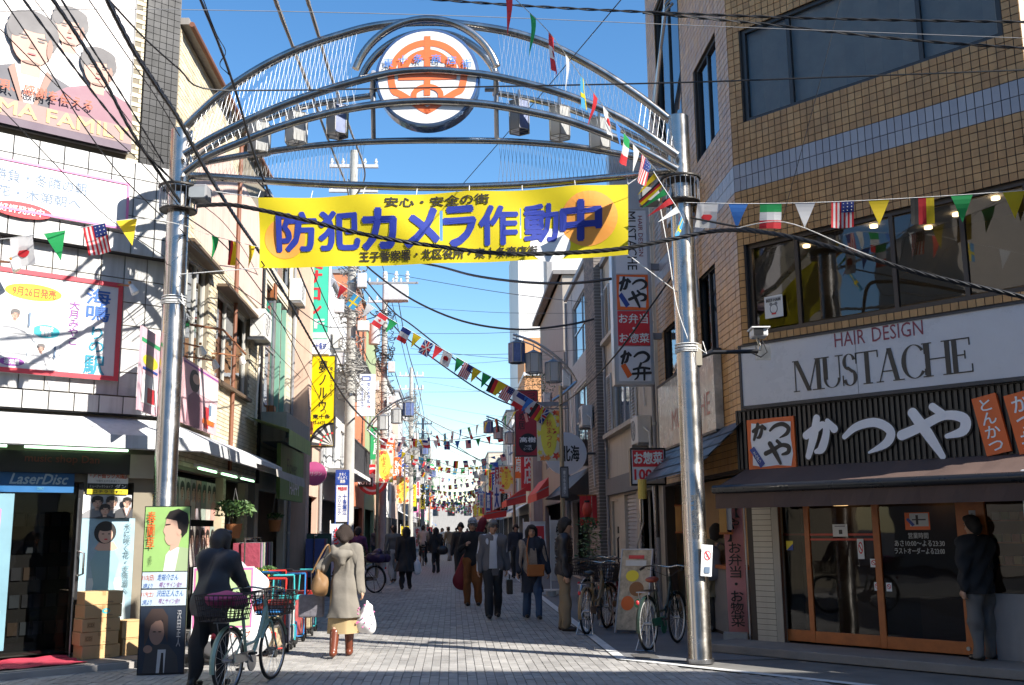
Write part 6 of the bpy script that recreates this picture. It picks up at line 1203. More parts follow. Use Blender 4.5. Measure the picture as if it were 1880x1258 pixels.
tf = thing('line_transformer', 'grey switch box with three insulators on a crossarm against the sky', 'transformer', at(727, 538, 41)); B().box(-.5, .5, -.25, .25, -.35, .3).build('tank', LGREY, tf, bevel=.04); B().box(-1.1, .9, -.04, .04, .38, .46).build('crossarm', GREY, tf)
for x in (-.45, 0, .45): q = B(); q.cyl((x, 0, .46), (x, 0, .9), .05); q.cyl((x, 0, .6), (x, 0, .64), .09); q.cyl((x, 0, .74), (x, 0, .78), .09); q.build('insulator', M('porcelain'), tf)
B().tube([(-.3, 0, -.35), (-.5, 0, -.9), (-1.2, 0, -1.1)], .02, 5).build('lead', CABLE, tf)
# ================================================================== lamp posts with hanging lanterns
def lamppost(X, Yp, side, label, seed):
    o = thing('lamp_post', label, 'lamp post', (X, Yp, 0), 0, 'lamp posts with triple lanterns'); s = side
    B().tube([(0, 0, 0), (0, 0, 4.85)], [.06, .045], 12).build('post', M('bronze_post', (.35, .3, .22), .4, .7), o, True)
    B().tube([(-.2*s, 0, 4.5), (.08*s, 0, 4.68), (.38*s, 0, 4.95)], .035, 8).build('bracket', STEEL, o, True)
    pts = smooth_pts([(.38*s, 0, 4.95), (.2*s, 0, 5.25), (-.15*s, 0, 5.6), (-.6*s, 0, 5.9), (-1.1*s, 0, 6.08)], 5); b = B(); b.tube(pts, .03, 8); b.tube([(p_[0]*.98-.03*s, p_[1], p_[2]-.09) for p_ in pts[4:]], .018, 8); b.build('arm', STEEL, o, True)
    for i, (x, z) in enumerate([(-1.02*s, 5.86), (-.62*s, 5.62), (-.16*s, 5.4)]):
        r_ = .19; h = .46; hx = [(x+r_*math.cos(math.radians(60*k)), r_*math.sin(math.radians(60*k))) for k in range(6)]; b = B()
        for k in range(6): a, c = hx[k], hx[(k+1) % 6]; b.add([(a[0], a[1], z-h), (c[0], c[1], z-h), (c[0], c[1], z), (a[0], a[1], z)], [(0, 1, 2, 3)])
        ln = b.build('lantern', LPT if i == 0 else LPAN, o); b = B()
        for k in range(6): a, c = hx[k], hx[(k+1) % 6]; b.tube([(a[0], a[1], z), (a[0], a[1], z-h)], .012, 4); b.tube([(a[0], a[1], z), (c[0], c[1], z)], .014, 4); b.tube([(a[0], a[1], z-h), (c[0], c[1], z-h)], .014, 4)
        b.build('lantern_frame', M('lantern_frame'), ln); b = B(); b.add([(*q, z+.004) for q in hx]+[(x, 0, z+.1)], [(k, (k+1) % 6, 6) for k in range(6)]); b.build('lantern_cap', M('lantern_cap'), ln); B().cyl((x, 0, z+.08), (x, 0, z+.24), .012, n=6).build('hanger', STEEL, ln)
    return o
lamppost(2.52, 24.0, 1, 'lamp post with three lanterns beside the autumn banner on the shaded side', 1); lamppost(2.45, 42.0, 1, 'lamp post with three lanterns at the small autumn banner, shaded side', 2); lamppost(2.3, 75, 1, 'lamp post far down the shaded side', 3)
lamppost(-2.55, 35.5, -1, 'lamp post with three lanterns beside the sunlit autumn banner', 4); lamppost(-2.5, 54, -1, 'lamp post beyond the round red sign on the sunny side', 5); lamppost(-2.5, 78, -1, 'lamp post far down the sunny side', 6)
# ================================================================== cables
def cable(label, pts, r, strands=1, mat=CABLE, group=None, k=6, twist=14):
    P = [at(x, y, Yp) for x, y, Yp in pts]; S = [Vector(q) for q in smooth_pts([tuple(p) for p in P], k)]; b = B()
    if strands == 1: b.tube(S, r, 6)
    else:
        S2 = [Vector(q) for q in smooth_pts([tuple(p) for p in S], 4)]; L_ = 0
        for s_ in range(strands):
            out = []; L_ = 0
            for i, p in enumerate(S2):
                if i: L_ += (p-S2[i-1]).length
                a = L_*twist+2*math.pi*s_/strands; out.append(p+Vector((0, math.cos(a)*r*1.1, math.sin(a)*r*1.1)))
            b.tube(out, r, 6)
    o = b.build('cable', mat, None, True); return tag(o, label, 'cable', group)
GC = 'overhead cables'
cable('thick twisted black cable sagging across the face of the yellow banner', [(362, 378, 12.3), (420, 376, 12.1), (480, 386, 12), (560, 404, 11.9), (640, 424, 11.85), (720, 440, 11.8), (800, 452, 11.8), (900, 464, 11.7), (1000, 466, 11.7), (1130, 458, 11.7), (1230, 440, 11.8), (1300, 426, 11.8), (1360, 423, 11.5), (1430, 431, 11.2), (1500, 447, 11), (1600, 475, 10.8), (1700, 505, 10.6), (1900, 550, 10.2)], .013, 4, group=GC)
cable('black cable joining the twisted one from the chrome pillar basket', [(1268, 400, 12.2), (1330, 412, 11.8), (1400, 424, 11.4), (1500, 444, 11)], .012, group=GC)
cable('pale thin cord above the twisted cable on the brown facade', [(1345, 421, 11.6), (1440, 408, 11.3), (1560, 455, 11), (1640, 487, 10.8)], .006, mat=OFFW, group=GC)
cable('straight black cable across the gate emblem', [(200, 0, 8.5), (267, 72, 9.2), (330, 128, 9.8), (372, 162, 10.2), (500, 166, 10.5), (800, 161, 10.8), (1200, 153, 10.5), (1500, 143, 10), (1900, 128, 9.5)], .009, group=GC, k=4)
cable('thin pale wire across the top of the picture', [(-20, 22, 9), (250, 17, 9.2), (800, 28, 9.5), (1300, 48, 9.5), (1900, 71, 9)], .004, mat=GREY, group=GC)
cable('double black cable along the top edge above the brown building', [(700, -8, 10), (950, 10, 10), (1180, 22, 10), (1500, 34, 9.8), (1900, 41, 9.5)], .008, 2, group=GC)
cable('black cable dipping across the upper window of the brown building', [(1180, 24, 10), (1400, 44, 10), (1520, 58, 9.9), (1700, 76, 9.8), (1900, 90, 9.5)], .008, 2, group=GC)
cable('thin black wire slanting from the top edge past the flags', [(1150, -12, 10), (1060, 95, 12), (975, 195, 14), (855, 332, 17), (780, 420, 20)], .006, group=GC)
cable('thin black wire slanting down the brown facade', [(1545, -10, 11), (1504, 156, 11.2), (1437, 402, 11.6)], .004, group=GC)
cable('rope like cable from the top edge to the big pole, nearer the shop roof', [(500, -15, 11), (540, 92, 14), (572, 172, 17.5), (603, 258, 22), (635, 338, 29), (640, 360, 30.7)], .022, 2, mat=M('wrapped_cable', (.2, .18, .16), .7), group=GC, twist=20)
cable('rope like cable from the top edge to the big pole, nearer the emblem', [(560, -15, 11), (586, 69, 14), (606, 135, 17), (643, 238, 23), (670, 320, 28), (650, 365, 30.7)], .022, 2, mat=M('wrapped_cable'), group=GC, twist=20)
cable('loose black cable bundle over the gate arch beside the shop roof', [(362, -15, 10), (400, 77, 10.6), (430, 160, 11.2), (467, 283, 12.2), (492, 350, 13), (530, 450, 15), (575, 560, 19), (630, 680, 27), (636, 720, 30)], .011, 4, group=GC, twist=6)
cable('wiry strands curling round the loose bundle', [(370, -10, 10), (396, 60, 10.5), (414, 95, 10.8), (404, 120, 10.9), (428, 150, 11.1), (452, 235, 11.8), (476, 300, 12.4)], .004, 2, group=GC, twist=9)
cable('thick black trunk cable slanting from the top edge across the shop corner', [(190, -15, 8.2), (240, 83, 9), (287, 157, 9.8), (327, 217, 10.6), (377, 310, 12), (433, 400, 14), (500, 500, 17), (580, 640, 22), (640, 740, 28), (700, 800, 40)], .017, 3, group=GC)
FAN = [([(3, -5), (73, 100), (153, 230), (220, 320), (300, 400)], .005, 1), ([(40, -5), (133, 120), (200, 207), (253, 267), (320, 335)], .006, 2), ([(92, -8), (140, 63), (193, 150), (233, 227), (273, 290), (330, 370)], .009, 3), ([(160, -5), (230, 97), (283, 173), (330, 250)], .004, 1), ([(0, 197), (93, 293), (143, 347), (207, 407), (300, 470)], .004, 1), ([(0, 53), (100, 153), (173, 220), (260, 300), (330, 380)], .004, 1), ([(60, -5), (110, 60), (190, 160), (290, 290)], .003, 1), ([(110, -5), (170, 90), (240, 200), (300, 300)], .005, 2)]
FL = ['thin wire of the fan over the billboard, second from the edge', 'paired wire of the fan over the billboard face', 'thick stranded wire of the fan between the billboard heads', 'thin wire of the fan ending near the tile column', 'thin wire crossing the pink bordered sign', 'thin wire of the fan starting at the picture edge', 'finest wire of the fan over the billboard', 'paired wire of the fan just before the thick trunk']
for (pts, r, s_), lab in zip(FAN, FL): cable(lab, [(x, y, 8.6+3.4*max(0, min(1, y/400))) for x, y in pts], r*1.35, s_, group='fan of wires before the billboard')
DROP = [([(330, 420), (400, 500), (470, 590), (560, 720)], .005), ([(340, 440), (420, 520), (500, 640), (590, 730)], .004), ([(345, 400), (430, 470), (520, 600), (600, 760)], .006), ([(345, 360), (420, 420), (480, 520), (530, 650)], .004), ([(470, 330), (540, 420), (600, 560), (640, 640)], .006), ([(300, 470), (350, 580), (440, 660), (520, 720)], .003), ([(480, 480), (540, 560), (600, 600), (640, 600)], .006), ([(350, 480), (480, 560), (560, 640), (636, 700)], .004)]
DL = ['service wire dropping past the tall windows', 'service wire dropping along the brick siding', 'service wire dropping to the green salon sign', 'service wire dropping over the pink plaster', 'service wire dropping behind the banner corner', 'lowest service wire over the pink poster', 'curling service wire round the salon sign', 'service wire meeting the big pole']
for (pts, r), lab in zip(DROP, DL): cable(lab, [(x, y, 12.4+16*((i/3)**1.5)) for i, (x, y) in enumerate(pts)], r*1.5, group='service wires along the sunny side')
cable('thick cable sagging below the banner to the stacked sign', [(700, 470, 27), (800, 488, 25), (870, 506, 23), (960, 518, 21), (1050, 520, 19.6), (1122, 512, 19)], .028, group=GC)
cable('thick cable sagging from the big pole to the brick house', [(655, 470, 30.5), (690, 503, 30), (760, 552, 29), (850, 590, 28), (950, 605, 27), (1040, 597, 26.5), (1098, 584, 26.4)], .028, group=GC)
cable('upper of two parallel cables running down to the noodle sign', [(660, 500, 30.8), (720, 570, 30.5), (760, 600, 30.4), (850, 672, 30.3), (900, 712, 30.3), (945, 738, 30.3)], .022, group=GC)
cable('lower of two parallel cables running down to the noodle sign', [(660, 520, 30.8), (720, 595, 30.5), (760, 632, 30.4), (850, 697, 30.3), (900, 727, 30.3), (945, 746, 30.3)], .022, group=GC)
cable('black cable slanting before the red panel of the stacked sign', [(1232, 510, 16.5), (1198, 558, 17.5), (1130, 652, 18.5), (1060, 722, 22), (985, 770, 27)], .016, group=GC)
cable('white cord from the basket down to the tie on the chrome pillar', [(1212, 380, 12.25), (1228, 470, 12.2), (1242, 560, 12.2), (1262, 620, 12.2)], .006, mat=WHITE, group=GC)
THIN = [(500, 44, 560, 26), (560, 50, 575, 28), (612, 44, 600, 30), (640, 62, 660, 36), (670, 62, 650, 40), (700, 84, 730, 40), (720, 84, 705, 46), (742, 84, 770, 42), (650, 46, 640, 28), (760, 110, 790, 60), (780, 110, 800, 75), (690, 50, 690, 34)]
TL = ['highest thin wire', 'second thin wire', 'third thin wire', 'fourth thin wire', 'fifth thin wire', 'sixth thin wire', 'seventh thin wire', 'eighth thin wire', 'ninth thin wire', 'tenth thin wire', 'eleventh thin wire', 'twelfth thin wire']
for i, (y0, Y0, y1, Y1) in enumerate(THIN):
    x0 = {44: 703, 50: 703, 62: 754, 84: 776, 46: 703, 110: 790}[Y0]; x1 = 832+3.9*1935/Y1; xm = (x0+x1)/2
    cable('%s crossing the sky above the lane' % TL[i], [(x0, y0, Y0), (xm, (y0+y1)/2+6, (Y0+Y1)/2), (x1, y1, Y1)], .008 if i % 3 else .011, group='thin wires across the lane')
for i, (pts, lab) in enumerate([([(640, 330, 30.9), (700, 480, 44), (752, 690, 62), (775, 770, 84)], 'upper trunk line from pole to pole'), ([(640, 420, 30.9), (672, 560, 36), (703, 600, 44), (730, 700, 52), (754, 760, 62)], 'middle trunk line from pole to pole'), ([(640, 560, 30.9), (675, 660, 37), (703, 690, 44), (754, 800, 62), (776, 850, 84)], 'lower trunk line from pole to pole'), ([(730, 545, 41), (748, 640, 50), (770, 720, 62), (785, 800, 84)], 'line from the switch box to the third pole')]): cable(lab, pts, .018, 2 if i % 2 else 1, group='trunk lines along the poles')
# far tangle of lines around the poles beyond
b = B(); rr = random.Random(5)
for i in range(70):
    Y0, Y1 = rr.uniform(46, 120), 0; Y1 = Y0+rr.uniform(8, 30); p0 = Vector((rr.uniform(-3.4, -1.4), Y0, rr.uniform(4.5, 9.5))); p1 = Vector((rr.uniform(-3.4, -1.2) if rr.random() < .7 else 3.6, Y1, rr.uniform(4.5, 9)))
    b.tube(catenary(p0, p1, rr.uniform(.1, .9), 8), rr.uniform(.01, .03), 4, caps=False)
tag(tag(b.build('cable_tangle', M('pale_cable', (.42, .4, .37), .7)), 'pale far tangle of overhead lines down the sunny side', 'cables'), kind='stuff')
# ================================================================== bunting
FLC = dict(w=thin('flag_white', (.72, .72, .72), .4), r=thin('flag_red', (.62, .03, .04), .4), g=thin('flag_green', (.02, .36, .1), .4), b=thin('flag_blue', (.05, .2, .6), .4), n=thin('flag_navy', (.02, .04, .22), .4), y=thin('flag_yellow', (.82, .6, .02), .4), k=thin('flag_black', (.02, .02, .02), .4), s=thin('flag_sky', (.05, .32, .6), .4))
FMATS = list(FLC.values()); FI = {k_: i for i, k_ in enumerate(FLC)}; _fl = {}
def flag_mesh(code, w_, h_, curl):
    key = (code, w_, h_, curl)
    if key in _fl: return _fl[key]
    b = B(); cf = lambda x, z: curl*math.sin(x/w_*3.1)*(-z/h_)+.12*curl*math.sin(z/h_*5)
    def quad(x0, x1, z0, z1, c_, dy=0, nx=3, nz=3):
        for i in range(nx):
            for j in range(nz):
                xs = [x0+(x1-x0)*i/nx, x0+(x1-x0)*(i+1)/nx]; zs = [z0+(z1-z0)*j/nz, z0+(z1-z0)*(j+1)/nz]; b.add([(x, cf(x, z)-dy, z) for x, z in ((xs[0], zs[0]), (xs[1], zs[0]), (xs[1], zs[1]), (xs[0], zs[1]))], [(0, 1, 2, 3)], FI[c_])
                if dy: b.add([(x, cf(x, z)+dy, z) for x, z in ((xs[0], zs[0]), (xs[1], zs[0]), (xs[1], zs[1]), (xs[0], zs[1]))], [(3, 2, 1, 0)], FI[c_])
    def disc(cx, cz, r_, c_, n=18):
        for dy in (.003, -.003): b.add([(cx+r_*math.cos(2*math.pi*i/n), cf(cx, cz)-dy, cz+r_*math.sin(2*math.pi*i/n)) for i in range(n)], [tuple(range(n))], FI[c_])
    def poly(pts, c_):
        for dy in (.003, -.003): b.add([(x, cf(x, z)-dy, z) for x, z in pts], [tuple(range(len(pts)))], FI[c_])
    H = -h_
    if code[0] == 't':
        n = 6
        for i in range(n):
            z0, z1 = H*i/n, H*(i+1)/n; a0, a1 = w_*.5*(1-i/n), w_*.5*(1-(i+1)/n); b.add([(w_/2-a0, cf(w_/2-a0, z0), z0), (w_/2+a0, cf(w_/2+a0, z0), z0), (w_/2+a1, cf(w_/2+a1, z1), z1), (w_/2-a1, cf(w_/2-a1, z1), z1)], [(3, 2, 1, 0)], FI[code[1]])
    elif code == 'jp': quad(0, w_, H, 0, 'w'); disc(w_/2, H/2, min(w_, h_)*.27, 'r')
    elif code in ('it', 'fr', 'ca'):
        c3 = dict(it='gwr', fr='nwr', ca='rwr')[code]
        for i, q in enumerate(c3): quad(0, w_, H*(i+1)/3, H*i/3, q)
        if code == 'ca': poly([(w_/2+w_*.22*(1 if i % 2 == 0 else .5)*math.cos(i*math.pi/5+.3), H/2+h_*.15*(1 if i % 2 == 0 else .5)*math.sin(i*math.pi/5+.3)) for i in range(10)], 'r')
    elif code == 'de':
        for i, q in enumerate('kry'): quad(w_*i/3, w_*(i+1)/3, H, 0, q, nx=2)
    elif code == 'us':
        for i in range(11): quad(w_*i/11, w_*(i+1)/11, H, 0, 'rw'[i % 2], nx=1, nz=4)
        quad(w_*.45, w_, H*.42, 0, 'n', .003)
        for i in range(3):
            for j in range(3): disc(w_*(.54+.18*i), H*(.07+.13*j), w_*.035, 'w', 5)
    elif code == 'se': quad(0, w_, H, 0, 's'); quad(w_*.42, w_*.58, H, 0, 'y', .003); quad(0, w_, H*.66, H*.52, 'y', .0035)
    elif code == 'gb':
        quad(0, w_, H, 0, 'n'); t = w_*.09
        for p0, p1 in (((0, 0), (w_, H)), ((w_, 0), (0, H))): poly([(p0[0]-t*.6, p0[1]), (p0[0]+t*.6, p0[1]), (p1[0]+t*.6, p1[1]), (p1[0]-t*.6, p1[1])], 'w')
        quad(w_*.36, w_*.64, H, 0, 'w', .004); quad(0, w_, H*.62, H*.38, 'w', .0042); quad(w_*.42, w_*.58, H, 0, 'r', .006); quad(0, w_, H*.57, H*.43, 'r', .0062)
    me = b.build('flag', FMATS); _fl[key] = me.data; bpy.data.objects.remove(me); return _fl[key]
SEQ = ['jp', 'tb', 'it', 'tw', 'us', 'ty', 'de', 'tg', 'ty', 'fr', 'tr', 'se', 'tw', 'ca', 'tg', 'gb', 'tr']
def bunting(label, P, flags, w_=.27, h_=.36, group=None, ts=None, r=.004, seed=0, wind=.25):
    o = thing('bunting', label, 'bunting', P[0], 0, group); rr = random.Random(seed); O = Vector(P[0]); P = [Vector(p)-O for p in P]
    B().tube(P, r, 4).build('cord', WHITE, o); L_ = [0]
    for a, c in zip(P[:-1], P[1:]): L_.append(L_[-1]+(c-a).length)
    def pt(s):
        for i in range(len(P)-1):
            if L_[i] <= s <= L_[i+1]: return P[i].lerp(P[i+1], (s-L_[i])/max(L_[i+1]-L_[i], 1e-6)), (P[i+1]-P[i]).normalized()
        return P[-1], (P[-1]-P[-2]).normalized()
    n = len(flags); ts = ts or [(i+.5)/n for i in range(n)]
    for c_, t in zip(flags, ts):
        p, d = pt(t*L_[-1]); tri = c_[0] == 't'; q = bpy.data.objects.new('flag', flag_mesh(c_, round(w_*(.92 if tri else 1), 3), round(h_*(1 if tri else 1.0), 3), rr.choice((.03, -.03, .05)))); COL.objects.link(q); q.parent = o
        yaw = math.atan2(d.y, d.x); pit = -math.asin(max(-1, min(1, d.z)))
        q.matrix_local = Matrix.Translation(p-d*w_/2-Vector((0, 0, .004))) @ Matrix.Rotation(yaw, 4, 'Z') @ Matrix.Rotation(pit, 4, 'Y') @ Matrix.Rotation(rr.gauss(0, wind*.6)+wind*.2, 4, 'X')
    return o
def pxpath(pts, k=6): return [Vector(q) for q in smooth_pts([tuple(at(*p)) for p in pts], k)]
def fr(P, xs):                                           # cord fractions for given photo columns
    out = []; L_ = [0]
    for a, c in zip(P[:-1], P[1:]): L_.append(L_[-1]+(c-a).length)
    for x in xs:
        best = min(range(len(P)), key=lambda i: abs(proj(P[i])[0]-x)); out.append(L_[best]/L_[-1])
    return out
P = pxpath([(1255, 372, 12.2), (1380, 374, 11.9), (1520, 371, 11.6), (1700, 362, 11.2), (1950, 345, 10.7)], 30); bunting('bunting of flags strung before the brown salon window', P, ['jp', 'tb', 'it', 'tw', 'us', 'ty', 'de', 'tg', 'ty'], .255, .31, 'flag strings at the gate', fr(P, [1298, 1358, 1417, 1480, 1548, 1617, 1690, 1763, 1862]), seed=1, wind=.06)
P = pxpath([(-40, 444, 11.6), (60, 432, 11.6), (150, 418, 11.7), (250, 402, 11.8), (330, 412, 12.4), (390, 433, 13.4), (480, 455, 15)], 30); bunting('bunting of flags strung before the music shop signs', P, ['jp', 'tg', 'us', 'ty', 'tg', 'de', 'ty'], .25, .33, 'flag strings at the gate', fr(P, [38, 103, 172, 233, 396, 428, 464]), seed=2, wind=.1)
P = pxpath([(905, -40, 7.0), (960, 12, 7.6), (1010, 62, 8.4), (1060, 130, 9.6), (1110, 198, 10.7), (1160, 262, 11.6), (1205, 312, 12.1)], 30); bunting('steep bunting falling from above to the pillar by the brown building', P, ['tr', 'tg', 'ca', 'tw', 'se', 'tr', 'jp', 'tb', 'it', 'tw', 'us'], .2, .33, 'flag strings at the gate', fr(P, [935, 978, 1012, 1042, 1070, 1094, 1112, 1135, 1150, 1168, 1185]), seed=3, wind=.2)
P = pxpath([(1200, 315, 12.1), (1222, 350, 12.0), (1245, 385, 12.0), (1256, 410, 12.1)], 8); bunting('bunched limp flags hanging at the basket of the pillar', P, ['ty', 'de', 'tg', 'tr', 'tw', 'se'], .09, .36, 'flag strings at the gate', seed=4, wind=.1)
P = pxpath([(560, 478, 26), (605, 508, 25.8), (660, 545, 25.5), (705, 578, 25.3), (770, 617, 25), (820, 645, 24.8), (880, 680, 24.5), (940, 712, 24.3), (1005, 752, 24.1)], 20); bunting('long bunting sloping beneath the banner to the lamp post', P, ['tw', 'jp', 'tr', 'se', 'tw', 'ca', 'tg', 'fr', 'ty', 'gb', 'tr', 'jp', 'tg', 'us', 'ty', 'tg', 'de', 'ty', 'us', 'tw', 'fr', 'tb', 'jp', 'de', 'gb'], .27, .36, 'flag strings down the lane', fr(P, [585, 607, 632, 658, 682, 704, 725, 746, 768, 789, 808, 822, 845, 862, 877, 894, 912, 926, 938, 950, 962, 972, 984, 994, 1002]), seed=5, wind=.3)
P = pxpath([(990, 735, 24.1), (930, 762, 27), (870, 782, 30), (800, 800, 34), (740, 812, 37), (690, 800, 38)], 14); bunting('second bunting from the lamp post across to the sunny side', P, ['jp', 'us', 'ty', 'tg', 'de', 'ty', 'tw', 'it', 'tb', 'jp', 'se', 'ca', 'fr', 'ty', 'jp', 'us', 'ca'], .26, .36, 'flag strings down the lane', seed=6, wind=.4)
rr = random.Random(11); nb_ = ['third', 'fourth', 'fifth', 'sixth', 'seventh', 'eighth', 'ninth', 'tenth', 'eleventh', 'twelfth', 'thirteenth', 'fourteenth', 'fifteenth', 'sixteenth', 'seventeenth', 'eighteenth', 'nineteenth', 'twentieth']
for i in range(13):
    Y0 = 41+i*7.5+max(0, i-6)*4; Y1 = Y0+rr.uniform(-1, 6); z0, z1 = rr.uniform(4.9, 5.7), rr.uniform(4.9, 5.7); a, c = Vector((-2.6, Y0, z0)), Vector((2.5, Y1, z1))
    if i % 2: a, c = Vector((-2.6, Y1, z0)), Vector((2.5, Y0, z1))
    n = 12; bunting('%s bunting across the lane beyond the second lamp post' % nb_[i], catenary(a, c, rr.uniform(.25, .6), 14), [SEQ[(i*5+k_*3) % len(SEQ)] for k_ in range(n)], .25, .34, 'flag strings down the lane', seed=20+i, wind=.5, r=.006)
# ================================================================== people: smooth-blended tapered limbs, polygonised into one continuous surface
def sdf_mesh(prims, h, k=.03):
    """prims: (a, b, ra, rb, blend, squash-axis, squash) -> vertices, quads of the zero surface (surface nets)"""
    P = np.array([[*p[0], *p[1]] for p in prims]); R_ = np.array([max(p[2], p[3]) for p in prims])
    lo = np.minimum(P[:, :3], P[:, 3:]).T-R_; hi = np.maximum(P[:, :3], P[:, 3:]).T+R_
    mn = lo.min(1)-2.5*h; mx = hi.max(1)+2.5*h; n = np.ceil((mx-mn)/h).astype(int)+1
    f = np.full(n, .2, np.float32)
    for p in prims:
        a, b, ra, rb = np.array(p[0], float), np.array(p[1], float), p[2], p[3]; kk = p[4] if len(p) > 4 and p[4] is not None else k; pad = max(ra, rb)+kk+2*h
        i0 = np.maximum(0, np.floor((np.minimum(a, b)-pad-mn)/h).astype(int)); i1 = np.minimum(n, np.ceil((np.maximum(a, b)+pad-mn)/h).astype(int)+1)
        g = np.stack(np.meshgrid(*[mn[d]+h*np.arange(i0[d], i1[d]) for d in range(3)], indexing='ij'), -1)-a
        ba = b-a; s = 1.
        if len(p) > 5:
            ax = np.array(p[5], float); ax /= np.linalg.norm(ax); s = p[6]; g = g+(g@ax)[..., None]*ax*(1/s-1); ba = ba+ax*(ba@ax)*(1/s-1)
        t = np.clip((g@ba)/max(ba@ba, 1e-9), 0, 1); d = np.linalg.norm(g-t[..., None]*ba, axis=-1)-(ra+(rb-ra)*t)
        d = d*min(1, s*1.15); sl = tuple(slice(i0[q], i1[q]) for q in range(3)); o = f[sl]; hh = np.maximum(kk-np.abs(o-d), 0)/kk; f[sl] = np.minimum(o, d)-hh*hh*kk*.25
    s = f < 0; c = np.zeros(np.array(n)-1, np.int8)
    for dx in (0, 1):
        for dy in (0, 1):
            for dz in (0, 1): c += s[dx:n[0]-1+dx, dy:n[1]-1+dy, dz:n[2]-1+dz]
    cells = np.argwhere((c > 0) & (c < 8)); idx = np.full(np.array(n)-1, -1, np.int64); idx[tuple(cells.T)] = np.arange(len(cells))
    acc = np.zeros((len(cells), 3)); cnt = np.zeros(len(cells)); cs = [(x, y, z) for x in (0, 1) for y in (0, 1) for z in (0, 1)]
    for i, u in enumerate(cs):
        for v in cs[i+1:]:
            if sum(abs(np.array(u)-v)) != 1: continue
            fu = f[tuple((cells+u).T)]; fv = f[tuple((cells+v).T)]; m = (fu < 0) != (fv < 0); t = np.where(m, fu/np.where(m, fu-fv, 1), 0)
            acc += np.where(m[:, None], np.array(u)+t[:, None]*(np.array(v)-u), 0); cnt += m
    V = mn+h*(cells+acc/np.maximum(cnt, 1)[:, None]); F_ = []
    for ax in range(3):
        e = np.zeros(3, int); e[ax] = 1; q = [np.eye(3, dtype=int)[(ax+1) % 3], np.eye(3, dtype=int)[(ax+2) % 3]]
        A = s[:n[0]-e[0], :n[1]-e[1], :n[2]-e[2]]; Bq = s[e[0]:, e[1]:, e[2]:]; E_ = np.argwhere(A != Bq)
        ok = np.all(E_-q[0]-q[1] >= 0, 1) & np.all(E_ < np.array(n)-1, 1); E_ = E_[ok]
        g = lambda w_: idx[tuple((E_-w_).T)]
        quad = np.stack([g(0*q[0]), g(q[0]), g(q[0]+q[1]), g(q[1])], 1); flip = ~A[tuple(E_.T)]; quad[flip] = quad[flip][:, ::-1]; F_.append(quad)
    F_ = np.concatenate(F_); return V, F_[(F_ >= 0).all(1)]
def blob(name, prims, mat, parent, h=.012, k=.03, fold=0., seed=0, zcut=None):
    V, F_ = sdf_mesh(prims, h, k)
    if fold:
        rs_ = np.random.RandomState(seed); d = np.zeros((len(V), 3))
        for i in range(7): w_ = rs_.normal(0, 14, 3)*np.array([1.3, 1.3, .7]); d += rs_.normal(0, fold, 3)*np.sin(V@w_+rs_.rand()*6)[:, None]
        V = V+d*.5
    if zcut is not None: V[:, 2] = np.maximum(V[:, 2], zcut)
    b = B(); b.v = V.tolist(); b.f = F_.tolist(); b.m = [0]*len(F_); return b.build(name, mat, parent, smooth='all')
def ik(a, c, l1, l2, hint):
    a, c = Vector(a), Vector(c); d = c-a; L_ = min(d.length, (l1+l2)*.999); u = d.normalized(); x = (l1*l1-l2*l2+L_*L_)/(2*L_); y = math.sqrt(max(l1*l1-x*x, 0)); hn = Vector(hint)-u*Vector(hint).dot(u); hn = hn.normalized() if hn.length > 1e-6 else u.orthogonal().normalized()
    return a+u*x+hn*y, a+u*L_
